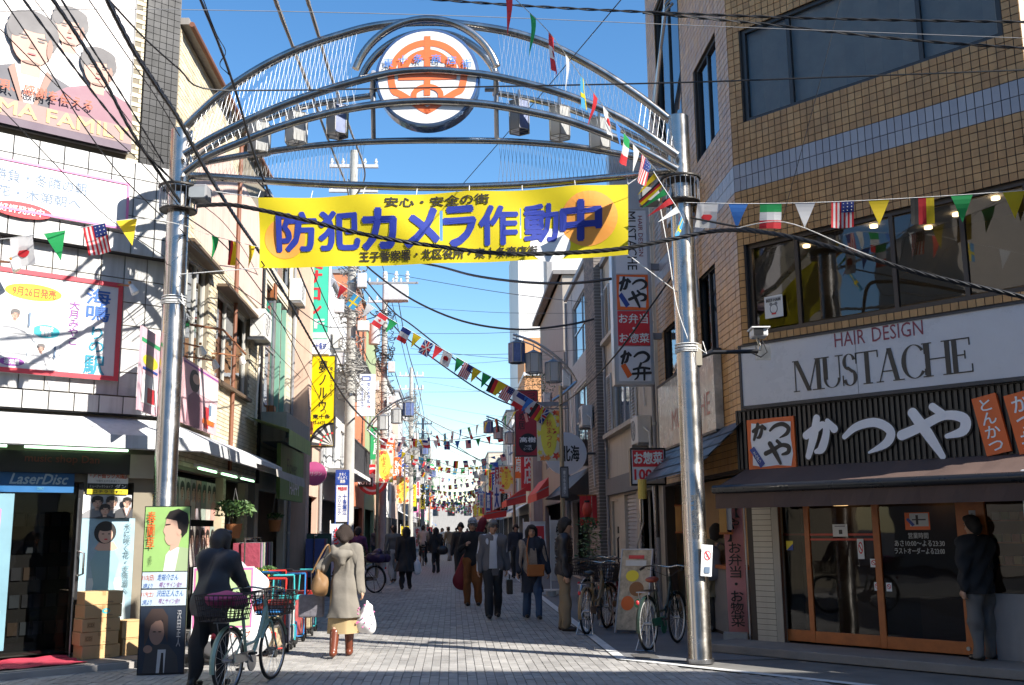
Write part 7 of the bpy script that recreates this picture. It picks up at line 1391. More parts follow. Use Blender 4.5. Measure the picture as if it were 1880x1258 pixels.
def person(label, loc, rz, H=1.66, hands=((-.25, 0, .78), (.25, 0, .78)), feet=((-.09, 0, 0), (.09, 0, 0)), lean=0., head=(0., 0.), top=None, bottom=None, shoes=None, hair=None, style='short', h=.011, coat=None, skirt=None, build=1., group=None, topz=None, footdir=(0, -1), pelvis=None, kneehint=(0, -1, 0), bottom_z=.09, padded=False, open_front=None, skin=SKIN):
    """faces local -y; hands and feet are targets in metres at 1.66 m height"""
    o = thing('person', label, 'person', loc, rz, group); s = H/1.66; bl = build
    v = lambda x, y, z: (x*s, y*s, z*s)
    pel = Vector(v(*(pelvis or (0, 0, .9)))); chest = pel+Vector(v(0, -lean*.42, .385)); neck = pel+Vector(v(0, -lean*.58, .515)); hd = neck+Vector(v(head[0]*.05, -.03-lean*.06+head[1], .165))
    shl = [chest+Vector(v(sx*.175*bl, 0, .085)) for sx in (-1, 1)]; hip = [pel+Vector(v(sx*.085, 0, -.02)) for sx in (-1, 1)]
    arms = []; legs = []
    for i in (0, 1):
        hint = (-.4 if i == 0 else .4, .8, -.2); el, wr = ik(shl[i], v(*hands[i]), .28*s, .25*s, hint); arms.append((shl[i], el, wr))
        ft = Vector(v(*feet[i])); an = ft+Vector((0, 0, .075*s)); kn, an2 = ik(hip[i], an, .405*s, .4*s, kneehint); legs.append((hip[i], kn, an2))
    Y_ = (0, 1, 0); fl = .68
    torso = [(pel+Vector((-.05*s, 0, 0)), pel+Vector((.05*s, 0, 0)), .125*s*bl, .125*s*bl, .05, Y_, .82), (pel+Vector((0, 0, .02*s)), chest, .118*s*bl, .138*s*bl, .06, Y_, fl+.06), (shl[0]*.82+shl[1]*.18+Vector((0, 0, -.03*s)), shl[1]*.82+shl[0]*.18+Vector((0, 0, -.03*s)), .085*s*bl, .085*s*bl, .05, Y_, .85)]
    armp = []; handp = []
    for i, (a, e, w_) in enumerate(arms):
        armp += [(a, e, .057*s*bl, .045*s*bl, .03), (e, w_, .044*s*bl, .031*s, .02)]
        d = (w_-e).normalized(); sd_ = Vector((1 if i == 0 else -1, 0, 0)); sd_ = (sd_-d*sd_.dot(d)).normalized(); nr = d.cross(sd_); pc = w_+d*.045*s
        handp += [(w_, w_+d*.06*s, .026*s, .034*s, .015, tuple(sd_), .6)]
        for q in range(4):
            bs_ = w_+d*.075*s+nr*(q-1.5)*.017*s; ln = (.055, .064, .06, .048)[q]*s; m1 = bs_+d*ln*.6+sd_*.012*s; handp += [(bs_, m1, .0095*s, .009*s, .004), (m1, m1+d*ln*.3+sd_*.03*s, .009*s, .0075*s, .004)]
        tb = w_+d*.03*s-nr*.03*s; handp += [(tb, tb+d*.035*s-nr*.022*s, .012*s, .0105*s, .01), (tb+d*.035*s-nr*.022*s, tb+d*.065*s-nr*.022*s+sd_*.01*s, .0105*s, .008*s, .004)]
    legp = []
    for (a, kn, an) in legs: legp += [(a, kn, .088*s*bl, .06*s*bl, .04), (kn, an, .06*s*bl, .04*s, .02), (kn+(an-kn)*.3+Vector((0, .012*s, 0)), kn+(an-kn)*.45+Vector((0, .012*s, 0)), .058*s*bl, .052*s, .03)]
    fd = Vector((footdir[0], footdir[1], 0)).normalized()
    headp = [(neck+Vector((0, .01, -.03*s)), neck+Vector((0, -.01*s, .07*s)), .056*s, .05*s, .03), (hd+Vector((0, .012*s, .03*s)), hd+Vector((0, 0, -.01*s)), .088*s, .08*s, .03, (1, 0, 0), .86), (hd+Vector((0, -.025*s, -.05*s)), hd+Vector((0, -.035*s, -.078*s)), .055*s, .04*s, .03, (1, 0, 0), .9)]
    ca, sa = math.cos(head[0]), math.sin(head[0]); rt = lambda x, y, z: hd+Vector(((x*ca-y*sa)*s, (x*sa+y*ca)*s, z*s))
    headp += [(rt(0, -.085, .005), rt(0, -.103, -.03), .011*s, .016*s, .012), (rt(-.083, .01, .0), rt(-.083, .015, -.035), .014*s, .01*s, .008), (rt(.083, .01, .0), rt(.083, .015, -.035), .014*s, .01*s, .008), (rt(-.03, -.07, .03), rt(.03, -.07, .03), .018*s, .018*s, .02)]
    body = headp+handp+[(q[0], q[1], q[2]*.62, q[3]*.62, *q[4:]) for q in torso+armp+legp]+[(an, Vector((an.x, an.y, .05*s+min(0, 0))), .035*s, .035*s, .02) for _, _, an in legs]
    blob('body', body, skin, o, h, .02)
    for i, (sx) in enumerate((-1, 1)):
        e = B(); c = rt(sx*.032, -.0835, .012); e.ell(c, .012*s, .006*s, .006*s, 8, 5); e.build('eye', blk, o, True); e = B(); c = rt(sx*.033, -.088, .034); e.ell(c, .019*s, .006*s, .0045*s, 8, 5); e.build('eyebrow', hair[1] if hair else blk, o, True)
    c = rt(0, -.088, -.062); B().ell(c, .024*s, .008*s, .006*s, 10, 5).build('mouth', M('lips', (.35, .1, .08), .5), o, True)
    inf = lambda L, d: [(q[0], q[1], q[2]+d, q[3]+d, *q[4:]) for q in L]
    if bottom:
        lp_ = []
        for (a, kn, an) in legs:
            en = kn+(an-kn)*(1.02 if bottom_z <= .09 else max(.1, (kn.z-bottom_z*s)/max(kn.z-an.z, .01))); lp_ += [(a, kn, .1*s*bl, .078*s*bl, .03), (kn, en, .078*s*bl, .062*s, .03)]
        blob('trousers', inf(torso[:1], .012)+lp_, bottom, o, h, .03, .012, seed=len(label))
    if skirt: m_, z0, r0, r1 = skirt; blob('skirt', [(pel+Vector((0, 0, .05*s)), Vector((pel.x, pel.y, z0*s)), r0*s, r1*s, .03, Y_, .75)]+[], m_, o, h, .03, .008, 3, zcut=z0*s)
    if top:
        tp = inf(torso, .016 if not padded else .035)+inf([q for q in armp], .014 if not padded else .024); blob('top', tp+[(neck+Vector((0, 0, -.02*s)), neck+Vector((0, 0, .01*s)), .064*s, .06*s, .03)], top, o, h, .035, .01, seed=len(label)+1)
    if coat:
        m_, z0, r0, r1 = coat; cp = inf(torso, .03)+inf(armp, .022)+[(pel+Vector((0, 0, .12*s)), Vector((pel.x, pel.y+.02, z0*s)), r0*s, r1*s, .05, Y_, .72)]+[(neck+Vector((0, .015, -.03*s)), neck+Vector((0, .015, .0)), .075*s, .07*s, .03)]
        blob('coat', cp, m_, o, h, .04, .014, seed=len(label)+2, zcut=(z0-.0)*s)
    if open_front:                                            # shirt or blouse showing between the open fronts
        m_, z0, z1, w0, w1 = open_front; b = B(); n = 6
        for i in range(n):
            t0, t1 = i/n, (i+1)/n; f_ = lambda t: (w0+(w1-w0)*t, -(.115+.02*math.sin(t*3))*s-lean*.3*t-(.035 if coat else .018), (z0+(z1-z0)*t)*s)
            a, c = f_(t0), f_(t1); b.add([(-a[0], a[1], a[2]), (a[0], a[1], a[2]), (c[0], c[1], c[2]), (-c[0], c[1], c[2])], [(0, 1, 2, 3)])
            b.add([(-a[0], a[1], a[2]), (-a[0]-.01, a[1]+.09, a[2]), (-c[0]-.01, c[1]+.09, c[2]), (-c[0], c[1], c[2])], [(0, 1, 2, 3)]); b.add([(a[0], a[1], a[2]), (a[0]+.01, a[1]+.09, a[2]), (c[0]+.01, c[1]+.09, c[2]), (c[0], c[1], c[2])], [(3, 2, 1, 0)])
        b.build('shirt_front', m_, o, smooth='all')
    if shoes:
        m_, hi_ = shoes
        for i, (_, kn, an) in enumerate(legs):
            g0 = Vector((an.x, an.y, an.z-.075*s)); sp = [(g0+Vector((0, 0, .035*s))-fd*.03*s, g0+Vector((0, 0, .03*s))+fd*.13*s, .042*s, .034*s, .03)]
            if hi_: sp.append((g0+Vector((0, 0, .05*s)), g0+(kn-g0)*(hi_*s/max((kn-g0).length, .01)), .05*s, .062*s, .02))
            else: sp.append((g0+Vector((0, 0, .04*s)), g0+Vector((0, 0, .085*s)), .042*s, .045*s, .02))
            blob('shoe', sp, m_, o, h, .02, zcut=g0.z)
    if hair:
        st, m_ = hair; hp = [(rt(0, .02, .045), rt(0, .035, .0), .098*s, .09*s, .03, (1, 0, 0), .88), (rt(-.04, -.06, .085), rt(.04, -.06, .085), .03*s, .03*s, .03), (rt(-.08, -.01, .03), rt(-.083, .01, -.01), .022*s, .018*s, .02), (rt(.08, -.01, .03), rt(.083, .01, -.01), .022*s, .018*s, .02), (rt(0, .06, .0), rt(0, .065, -.06), .07*s, .055*s, .03)]
        if st == 'bob': hp += [(rt(sx*.075, .01, .03), rt(sx*.082, -.005, -.1), .035*s, .028*s, .03) for sx in (-1, 1)]+[(rt(0, .07, 0), rt(0, .07, -.11), .075*s, .06*s, .03)]
        if st == 'long': hp += [(rt(sx*.075, .01, .03), rt(sx*.08, .02, -.16), .035*s, .03*s, .03) for sx in (-1, 1)]+[(rt(0, .07, 0), rt(0, .085, -.2), .08*s, .06*s, .03)]
        if st == 'bun': hp += [(rt(-.015, .09, -.03), rt(-.02, .12, -.08), .055*s, .05*s, .02), (rt(-.06, .06, .0), rt(.06, .06, .0), .06*s, .06*s, .03), (rt(-.02, .1, -.1), rt(-.025, .1, -.13), .03*s, .015*s, .02)]
        blob('hair', hp, m_, o, h, .02, .011, 5)
        if st == 'cap': pass
    o['_s'] = s; o['_k'] = 1
    return o, dict(s=s, pel=pel, chest=chest, neck=neck, hd=hd, rt=rt, arms=arms, legs=legs, sh=shl)
HB, HBR, HGR = M('hair_jet', (.016, .013, .012), .7, bump=.5, bscale=160), M('hair_brown', (.022, .012, .008), .8, bump=.6, bscale=160), M('hair_grey', (.2, .19, .18), .7, bump=.5, bscale=160)
NAVY, BLK2, TAN, OLIVE = M('navy_cloth', (.026, .031, .047), .85, bump=.35, bscale=11), M('black_cloth', (.021, .021, .023), .85, bump=.35, bscale=11), M('khaki_cloth', (.27, .2, .12), .85, bump=.35, bscale=11), M('olive_cloth', (.16, .14, .09), .85, bump=.35, bscale=11)
GCLO, LCLO = M('grey_wool', (.15, .145, .155), .85, bump=.35, bscale=11), M('greige_knit', (.2, .18, .15), .9, bump=.35, bscale=11); RUST, JEAN = M('rust_corduroy', (.24, .085, .02), .8, bump=.35, bscale=11), M('denim', (.05, .09, .17), .85, bump=.35, bscale=11); SHB, SHBR = M('shoe_black', (.015, .014, .014), .35), M('boot_brown', (.14, .035, .015), .3)
def strap(o, pts, w_, mat, name='strap'):
    S = smooth_pts(pts, 4); b = B(); b.tube(S, w_, 5); return b.build(name, mat, o, True)
# 1 woman seen from behind with shopping
g = gnd(628, 1206)
o, k = person('woman in long greige hooded cardigan walking away with shopping bags', (g.x, g.y, 0), math.pi-.08, 1.6, hands=((-.27, -.02, .72), (.3, -.14, .95)), feet=((-.07, -.12, .0), (.08, .2, .03)), top=LCLO, coat=(LCLO, .50, .13, .2), skirt=(M('beige_skirt', (.36, .26, .13), .85), .3, .15, .21), shoes=(SHBR, .3), hair=('bun', HBR), h=.009, footdir=(0, -1), build=.8)
blob('hood', [((-.09, .13, 1.27), (.09, .13, 1.27), .05, .05), ((0, .15, 1.24), (0, .15, 1.17), .07, .05)], LCLO, o, .012, .05)
hb = thing('shopping_bag', 'white plastic shopping bag with pink dots held by the woman in greige', 'bag', (g.x+.29, g.y+.0, .36)); b = B(); n = 10
blob('sack', [((-.03, 0, .03), (.03, 0, .03), .1, .1, .05, (0, 1, 0), .6), ((0, 0, .05), (0, 0, .2), .12, .08, .05, (0, 1, 0), .6), ((0, 0, .22), (.0, 0, .34), .05, .015)], M('plastic_white', (.78, .77, .77), .4, var=.04), hb, .011, .03, .012, 4)
for i in range(14): a = random.random()*6.28; B().ell((.11*math.cos(a), -.085, .0+.3*random.random()-.02), .011, .012, .011, 6, 4).build('dot', PINK, hb)
hb2 = thing('tote_bag', 'brown slouchy shoulder bag on the arm of the woman in greige', 'bag', (g.x-.3, g.y-.1, .82)); blob('pouch', [((-.02, 0, .05), (.05, .04, .05), .12, .12, .05, (1, .3, 0), .6), ((0, 0, .15), (0, 0, .22), .09, .05, .05, (1, .3, 0), .6)], M('bag_tan', (.2, .11, .045), .6, var=.2), hb2, .012, .03, .012, 7); strap(hb2, [(-.08, -.04, .22), (.06, -.05, .5), (.12, -.02, .56), (.12, .06, .4), (.02, .05, .22)], .012, M('bag_tan'))
hb3 = thing('gift_bag', 'grey patterned carrier bag carried beside the brown shoulder bag', 'bag', (g.x-.4, g.y+.12, .48)); B().box(-.17, .15, -.06, .06, 0, .28).build('body', M('bag_grey', (.16, .15, .17), .5, var=.3, scale=18), hb3, bevel=.02); strap(hb3, [(-.08, 0, .28), (.06, 0, .44), (.12, 0, .44), (.1, 0, .28)], .006, BLACK)
# 2 old man in grey jacket
g = gnd(905, 1136)
o, k = person('grey haired man in glasses, grey blazer and dark trousers walking towards us', (g.x, g.y, 0), .05, 1.68, hands=((-.27, -.05, .72), (.26, .06, .76)), feet=((-.08, -.18, .0), (.1, .16, .02)), lean=.05, head=(.25, 0), top=M('shirt_pale', (.55, .58, .64), .8), coat=(GCLO, .74, .15, .185), bottom=M('charcoal_cloth', (.03, .03, .033), .85, bump=.35, bscale=11), shoes=(SHB, 0), hair=('short', HGR), h=.01, open_front=(M('shirt_pale'), .86, 1.34, .07, .05))
b = B(); [b.ring(k['rt'](sx*.034, -.097, .01), .026, .004, 'y', 14, 4) for sx in (-1, 1)]; b.build('glasses', BLACK, o)
bc = thing('briefcase', 'small black briefcase in the hand of the man in the grey blazer', 'bag', (g.x+.3, g.y+.02, .42)); B().box(-.05, .05, -.18, .18, 0, .26).build('case', SHB, bc, bevel=.015); strap(bc, [(0, -.06, .26), (0, -.04, .33), (0, .04, .33), (0, .06, .26)], .01, BLACK, 'handle')
# 3 woman with orange bag
g = gnd(978, 1137)
o, k = person('woman in long dark coat and jeans with orange shoulder bag walking towards us', (g.x, g.y, 0), .1, 1.58, hands=((-.3, -.08, .74), (.31, -.05, .76)), feet=((-.09, .14, .02), (.1, -.14, .0)), head=(-.1, 0), top=M('blouse_taupe', (.3, .24, .19), .8, var=.25, scale=40), coat=(NAVY, .48, .15, .2), bottom=JEAN, shoes=(SHB, 0), hair=('bob', HB), h=.01, open_front=(M('blouse_taupe'), .8, 1.28, .08, .05))
ob_ = thing('orange_bag', 'orange leather shoulder bag across the woman in the dark coat', 'bag', (g.x+.04, g.y-.2, .74)); B().box(-.14, .16, -.05, .05, 0, .2).build('body', M('bag_orange', (.4, .13, .03), .4), ob_, bevel=.02); B().box(-.14, .16, -.058, -.05, .1, .2).build('flap', M('bag_orange'), ob_); strap(ob_, [(-.12, 0, .2), (-.14, .03, .4), (-.12, .06, .6), (-.08, .16, .7)], .012, M('bag_orange'))
# 4 man in padded jacket, side view
g = gnd(1038, 1158)
o, k = person('man in black quilted jacket and khaki trousers standing by the bicycles', (g.x, g.y, 0), math.radians(78), 1.68, hands=((-.22, -.06, .78), (.23, -.03, .76)), feet=((-.1, -.02, 0), (.1, .05, 0)), top=M('quilt_black', (.02, .02, .026), .45, bump=.35, bscale=11), bottom=TAN, shoes=(M('shoe_brown', (.05, .03, .02), .5), 0), hair=('short', HB), h=.01, padded=True, head=(.1, 0))
qb = B()
for z in range(9): qb.ring((0, 0, .95+.055*z), .165, .012, 'z', 20, 5)
q = qb.build('quilting', M('quilt_black'), o); q.scale = (1.03, .83, 1)
# 5 man with cap and red case
g = gnd(868, 1112)
cm, k = person('man in pale cap, black jacket and rust trousers with an instrument case on his back', (g.x, g.y, 0), 0, 1.72, hands=((-.14, -.2, 1.2), (.24, -.02, .8)), feet=((-.11, -.03, 0), (.11, .0, 0)), top=BLK2, bottom=RUST, shoes=(SHB, 0), hair=('short', HGR), h=.012, build=1.08)
blob('cap', [(k['rt'](0, .01, .07), k['rt'](0, .02, .06), .1, .1, .02), (k['rt'](-.03, -.1, .055), k['rt'](.03, -.1, .055), .03, .03, .02, (0, 0, 1), .4)], M('cap_grey', (.42, .44, .46), .8), cm, .012, .02)
ic = thing('instrument_case', 'tall dark red instrument case slung on the man with the cap', 'case', (g.x-.22, g.y+.22, .5), 0); ic.rotation_euler = (0, .35, 0); blob('soft_case', [((0, 0, .0), (0, 0, .4), .2, .17, .05, (0, 1, 0), .5), ((0, 0, .45), (0, 0, .75), .13, .1, .06, (0, 1, 0), .5), ((0, 0, .8), (0, 0, 1.3), .08, .09, .05, (0, 1, 0), .6)], M('case_red', (.2, .012, .025), .6), ic, .016, .04)
strap(ic, [(.05, -.1, .9), (.2, -.3, .8), (.28, -.3, .5), (.15, -.05, .2)], .018, BLACK)
# 6 person pushing a bicycle, near left
g = Vector((-2.52, 11.2, 0))
cy, k = person('person in black jacket, seen from behind, wheeling a basket bicycle', (g.x, g.y, 0), math.pi-.45, 1.56, hands=((-.1, -.52, .93), (.25, -.48, .9)), feet=((-.1, -.1, 0), (.1, .12, .01)), lean=.22, top=M('jacket_navy', (.03, .035, .046), .6, bump=.35, bscale=11), bottom=BLK2, shoes=(SHB, 0), hair=('bob', M('hair_dull', (.045, .033, .028), .5)), h=.009, build=1.12, coat=(M('jacket_navy'), .76, .16, .19))
# 7 woman with rucksack at take-out, 8 man in suit
g = gnd(1322, 1160)
o, k = person('woman in olive coat with grey rucksack at the take-out counter', (g.x, g.y, 0), math.pi-.6, 1.56, hands=((-.2, -.22, .95), (.2, -.25, 1.0)), feet=((-.09, 0, 0), (.09, .06, 0)), coat=(OLIVE, .55, .15, .2), bottom=BLK2, shoes=(SHB, 0), hair=('bob', HB), h=.011)
rk = thing('rucksack', 'grey blue rucksack worn by the woman at the take-out counter', 'bag', (g.x-.14, g.y-.2, .86), math.pi-.6); blob('sack', [((-.06, 0, .05), (.06, 0, .05), .12, .12, .05, (0, 1, 0), .7), ((-.05, 0, .3), (.05, 0, .3), .1, .1, .05, (0, 1, 0), .7), ((0, 0, .05), (0, 0, .3), .14, .12, .05, (0, 1, 0), .7)], M('rucksack_grey', (.16, .18, .23), .7), rk, .014, .03, .006, 3); strap(rk, [(-.1, 0, .4), (-.12, -.12, .45), (-.14, -.3, .3), (-.12, -.12, .05)], .018, M('rucksack_grey'))
g = RF.w(2.96, 0, .13)
o, k = person('man in black jacket and grey trousers reading the restaurant window menu', (g.x, g.y, .1), math.pi+.35, 1.5, hands=((-.25, -.05, .8), (.26, .0, .8)), feet=((-.13, -.02, 0), (.12, .03, 0)), coat=(BLK2, .78, .16, .19), bottom=M('grey_trousers', (.14, .135, .13), .85, bump=.35, bscale=11), shoes=(SHB, 0), hair=('short', HB), h=.01, build=1.08)
# 9.. people farther down the lane
FAR = [('woman in long flared black coat walking away with a white bag', 745, 1083, math.pi, 1.6, dict(coat=(BLK2, .5, .15, .34), bottom=BLK2, hair=('long', HB), hands=((-.24, .05, .76), (.3, .05, .74)), feet=((-.1, -.16, 0), (.1, .14, .02)))),
       ('man in grey hooded jacket striding behind the woman in the flared coat', 722, 1070, math.pi+.3, 1.68, dict(top=M('hood_grey', (.1, .1, .1), .85), bottom=M('pale_trousers', (.3, .29, .28), .85), hair=('short', HBR), hands=((-.28, -.1, .9), (.28, .1, .82)), feet=((-.1, -.25, .0), (.1, .22, .06)))),
       ('person in purple top standing beside the basket bicycle', 655, 1080, math.pi-.2, 1.62, dict(top=M('purple_cloth', (.1, .03, .1), .85), bottom=BLK2, hair=('short', HB), hands=((-.2, -.3, .95), (.2, -.3, .95)), feet=((-.1, 0, 0), (.1, .1, 0)))),
       ('woman in black with a large dark shoulder bag walking away', 800, 1053, math.pi, 1.6, dict(coat=(BLK2, .75, .15, .19), bottom=BLK2, hair=('long', HB), hands=((-.24, 0, .8), (.28, -.05, .85)), feet=((-.07, -.16, 0), (.07, .14, .02)))),
       ('man in khaki jacket bending forward beyond the woman in black', 826, 1030, math.pi+.5, 1.66, dict(top=TAN, bottom=M('pale_trousers'), hair=('short', HB), lean=.2, hands=((-.2, -.3, .7), (.2, -.3, .72)), feet=((-.1, -.1, 0), (.1, .1, 0)))),
       ('man in black behind the instrument case', 846, 1076, 0, 1.7, dict(top=BLK2, bottom=BLK2, hair=('short', HB), feet=((-.1, -.1, 0), (.1, .1, 0)))),
       ('person in dark clothes behind the grey blazer', 888, 1060, .2, 1.6, dict(top=M('mauve_cloth', (.2, .1, .11), .85), bottom=BLK2, hair=('bob', HBR))),
       ('man in black cap behind the woman with the orange bag', 948, 1062, .1, 1.66, dict(top=NAVY, bottom=BLK2, hair=('short', HB))),
       ('far walker in grey beside the sunny side shops', 690, 1040, math.pi, 1.66, dict(top=GCLO, bottom=NAVY, hair=('short', HB))),
       ('far walker in white top down the lane', 812, 1018, 0, 1.62, dict(top=OFFW, bottom=NAVY, hair=('bob', HB))), ('far walker in dark blue down the lane', 787, 1016, math.pi, 1.66, dict(top=NAVY, bottom=BLK2, hair=('short', HB))), ('far walker in brown down the lane', 838, 1014, 0, 1.64, dict(top=OLIVE, bottom=BLK2, hair=('short', HB))),
       ('far walker in pale grey at the lane centre', 822, 1008, 0, 1.6, dict(top=LGREY, bottom=CHAR, hair=('short', HB))), ('far walker in black by the red awning', 872, 1010, math.pi, 1.66, dict(top=BLK2, bottom=BLK2, hair=('short', HB))), ('far walker in red near the lane end', 858, 1002, 0, 1.6, dict(top=M('red_cloth', (.3, .04, .04), .8), bottom=BLK2, hair=('bob', HB))), ('far walker in beige near the lane end', 800, 1002, math.pi, 1.64, dict(top=beige, bottom=BLK2, hair=('short', HB)))]
for i, (lab, px, py, rz, H, kw) in enumerate(FAR):
    g = gnd(px, py); kw.setdefault('feet', ((-.1, -.12, 0), (.1, .12, .01))); o, k = person(lab, (g.x, g.y, 0), rz, H, h=.016 if i < 5 else .022, shoes=(SHB, 0), group='walkers down the lane', **kw)
g = gnd(745, 1083); wb = thing('carrier_bag', 'white plastic carrier bag beside the flared black coat', 'bag', (g.x+.3, g.y-.1, .5)); blob('sack', [((0, 0, 0), (0, 0, .15), .12, .1, .03, (0, 1, 0), .6), ((0, 0, .2), (0, 0, .35), .05, .015)], M('plastic_white'), wb, .016)
g = gnd(800, 1053); wb = thing('shoulder_bag', 'large dark shoulder bag on the woman in black', 'bag', (g.x+.24, g.y-.16, .82)); blob('pouch', [((-.05, 0, .0), (.05, 0, .0), .16, .16, .03, (0, 1, 0), .5)], SHB, wb, .018); strap(wb, [(-.1, 0, .12), (-.02, .05, .5), (.1, .05, .12)], .015, SHB)
# ================================================================== bicycles
def bicycle(label, rear, front, frame, saddle=SHB, basket=None, rbasket=None, rim=STEEL, rack=True, stand=True, R_=.335, guard=STEEL, group='bicycles in the lane', spokes=24, cover=None):
    rear, front = Vector((*rear, 0)), Vector((*front, 0)); d = front-rear; a = math.atan2(d.y, d.x); WB = 1.08
    o = thing('bicycle', label, 'bicycle', rear, a, group); hw = (WB, 0, R_)
    for i, cx in enumerate((0, WB)):
        wl = B().ring((cx, 0, R_), R_-.012, .017, 'y', 36, 8).build('wheel', RUBBER, o, True)
        B().ring((cx, 0, R_), R_-.035, .011, 'y', 36, 6).build('rim', rim, wl, True); b = B()
        for j in range(spokes):
            t = 2*math.pi*j/spokes; t2 = t+(.35 if j % 2 else -.35); b.tube([(cx+.02*math.cos(t2), .025*(1 if j % 2 else -1), R_+.02*math.sin(t2)), (cx+(R_-.04)*math.cos(t), 0, R_+(R_-.04)*math.sin(t))], .0016, 3, caps=False)
        b.build('spoke', M('bright_wire'), wl); B().cyl((cx, -.05, R_), (cx, .05, R_), .022, n=10).build('hub', STEEL, wl)
        b = B(); t0, t1 = (-.25, 2.5) if i == 0 else (.35, 2.7); n = 16
        for j in range(n):
            q = [math.pi-(t0+(t1-t0)*(j+k_)/n) if False else t0+(t1-t0)*(j+k_)/n for k_ in (0, 1)]; q = [math.pi-x if i == 0 else x for x in q]; r_ = R_+.025
            for (y0, y1, r0, r1) in ((-.026, 0, r_-.008, r_+.004), (0, .026, r_+.004, r_-.008)): b.add([(cx+r0*math.cos(q[0]), y0, R_+r0*math.sin(q[0])), (cx+r0*math.cos(q[1]), y0, R_+r0*math.sin(q[1])), (cx+r1*math.cos(q[1]), y1, R_+r1*math.sin(q[1])), (cx+r1*math.cos(q[0]), y1, R_+r1*math.sin(q[0]))], [(0, 1, 2, 3)])
        b.build('mudguard', frame, o, True)
    bb = (.42, 0, .28); hd_ = (.86, 0, .82); st = (.3, 0, .78); b = B()
    b.tube(smooth_pts([hd_, (.72, 0, .55), (.58, 0, .36), bb], 4), .022, 8); b.tube([(.9, 0, .68), (.62, 0, .47), (.37, 0, .45)], .016, 8); b.tube([bb, st], .018, 8)
    for s in (-1, 1): b.tube([(.4, .02*s, .29), (0, .06*s, R_)], .011, 6); b.tube([(.33, .02*s, .62), (0, .06*s, R_)], .009, 6)
    b.tube([(.84, 0, .9), (.92, 0, .62)], .022, 8); b.build('frame', frame, o, True); b = B()
    for s in (-1, 1): b.tube([(.92, .045*s, .66), (.96, .05*s, .55), (WB, .05*s, R_)], .011, 6)
    b.tube([(.92, -.045, .66), (.92, .045, .66)], .014, 6); b.build('fork', frame, o, True)
    b = B(); b.tube([(.84, 0, .9), (.82, 0, 1.0)], .012, 8); b.tube(smooth_pts([(.55, -.29, 1.0), (.66, -.28, 1.03), (.8, -.14, 1.04), (.83, 0, 1.02), (.8, .14, 1.04), (.66, .28, 1.03), (.55, .29, 1.0)], 4), .011, 8); b.build('handlebar', CHROME, o, True)
    for s in (-1, 1): B().cyl((.52, .29*s, .995), (.63, .285*s, 1.02), .017, n=10).build('grip', RUBBER, o); B().tube([(.66, .25*s, 1.0), (.72, .15*s, .96), (.82, .03*s, .9), (.95, .03*s, .7)], .004, 4).build('brake_cable', CABLE, o)
    B().cyl((.3, 0, .75), (.28, 0, .86), .013).build('seat_post', CHROME, o); blob('saddle', [((.18, 0, .88), (.24, 0, .885), .085, .07, .03, (0, 0, 1), .45), ((.24, 0, .885), (.4, 0, .88), .05, .02, .03, (0, 0, 1), .6)], saddle, o, .014, .03)
    b = B(); b.box(.0, .46, -.062, -.05, .3, .4); b.cyl((.42, -.066, .28), (.42, -.05, .28), .1, n=18); b.build('chain_guard', guard, o, bevel=.004)
    for s in (-1, 1): B().tube([(.42, .07*s, .28), (.42+.12*s, .09*s, .28-.1*s)], .01, 6).build('crank', STEEL, o); B().box(.42+.12*s-.045, .42+.12*s+.045, .09*s-.03+.03*s, .09*s+.03+.03*s, .28-.1*s-.012, .28-.1*s+.012).build('pedal', RUBBER, o)
    if rack:
        b = B()
        for y in (-.06, -.02, .02, .06): b.tube([(-.22, y, .74), (.24, y, .75)], .006, 5)
        for s in (-1, 1): b.tube([(-.15, .06*s, .74), (0, .06*s, R_)], .006, 5)
        b.tube([(-.22, -.06, .74), (-.22, .06, .74)], .006, 5); b.build('rear_rack', STEEL, o)
    if stand: b = B(); [b.tube([(0, .06*s, R_), (-.12, .13*s, .01)], .009, 5) for s in (-1, 1)]; b.tube([(-.12, -.13, .01), (-.12, .13, .01)], .009, 5); b.build('kickstand', STEEL, o)
    b = B(); b.ell((-R_*.86-.05, 0, .62), .02, .025, .03, 8, 6); b.build('reflector', RED, o, True); B().tube([(WB-.04, 0, .6), (WB+.05, 0, .6)], [.03, .045], 12).build('front_lamp', CHROME, o, True)
    def bask(x0, x1, z0, z1, w0, w1, m_, nm):
        b = B(); L_ = [(x0, -w0, z0), (x1-.04, -w0, z0), (x1-.04, w0, z0), (x0, w0, z0)]; T_ = [(x0-.02, -w1, z1), (x1, -w1, z1), (x1, w1, z1), (x0-.02, w1, z1)]
        for t in range(6): q = [tuple(a_+(c_-a_)*t/5 for a_, c_ in zip(p0, p1)) for p0, p1 in zip(L_, T_)]; b.tube(q, .0075 if t == 5 else .0045, 4, closed=True)
        for e in range(4):
            for t in range(9): q0 = [L_[e][k_]+(L_[(e+1) % 4][k_]-L_[e][k_])*t/9 for k_ in range(3)]; q1 = [T_[e][k_]+(T_[(e+1) % 4][k_]-T_[e][k_])*t/9 for k_ in range(3)]; b.tube([q0, q1], .0045, 4, caps=False)
        r_ = b.build(nm, m_, o); B().add([(p0[0], p0[1], p0[2]+.003) for p0 in L_], [(0, 1, 2, 3)]).build('basket_floor', m_, r_); return r_
    if basket: bask(.93, 1.26, .72, .98, .15, .2, basket, 'front_basket')
    if rbasket: bask(-.3, .1, .76, 1.02, .17, .22, rbasket, 'rear_basket')
    if cover: blob('basket_cover', [((-.28, -.12, .86), (.06, -.12, .88), .11, .11), ((-.28, .12, .86), (.06, .12, .88), .11, .11), ((-.1, 0, 1.0), (-.05, 0, 1.0), .1, .1)], cover, o, .016, .05, .01, 3)
    return o
BASK = M('basket_black', (.03, .022, .02), .6)
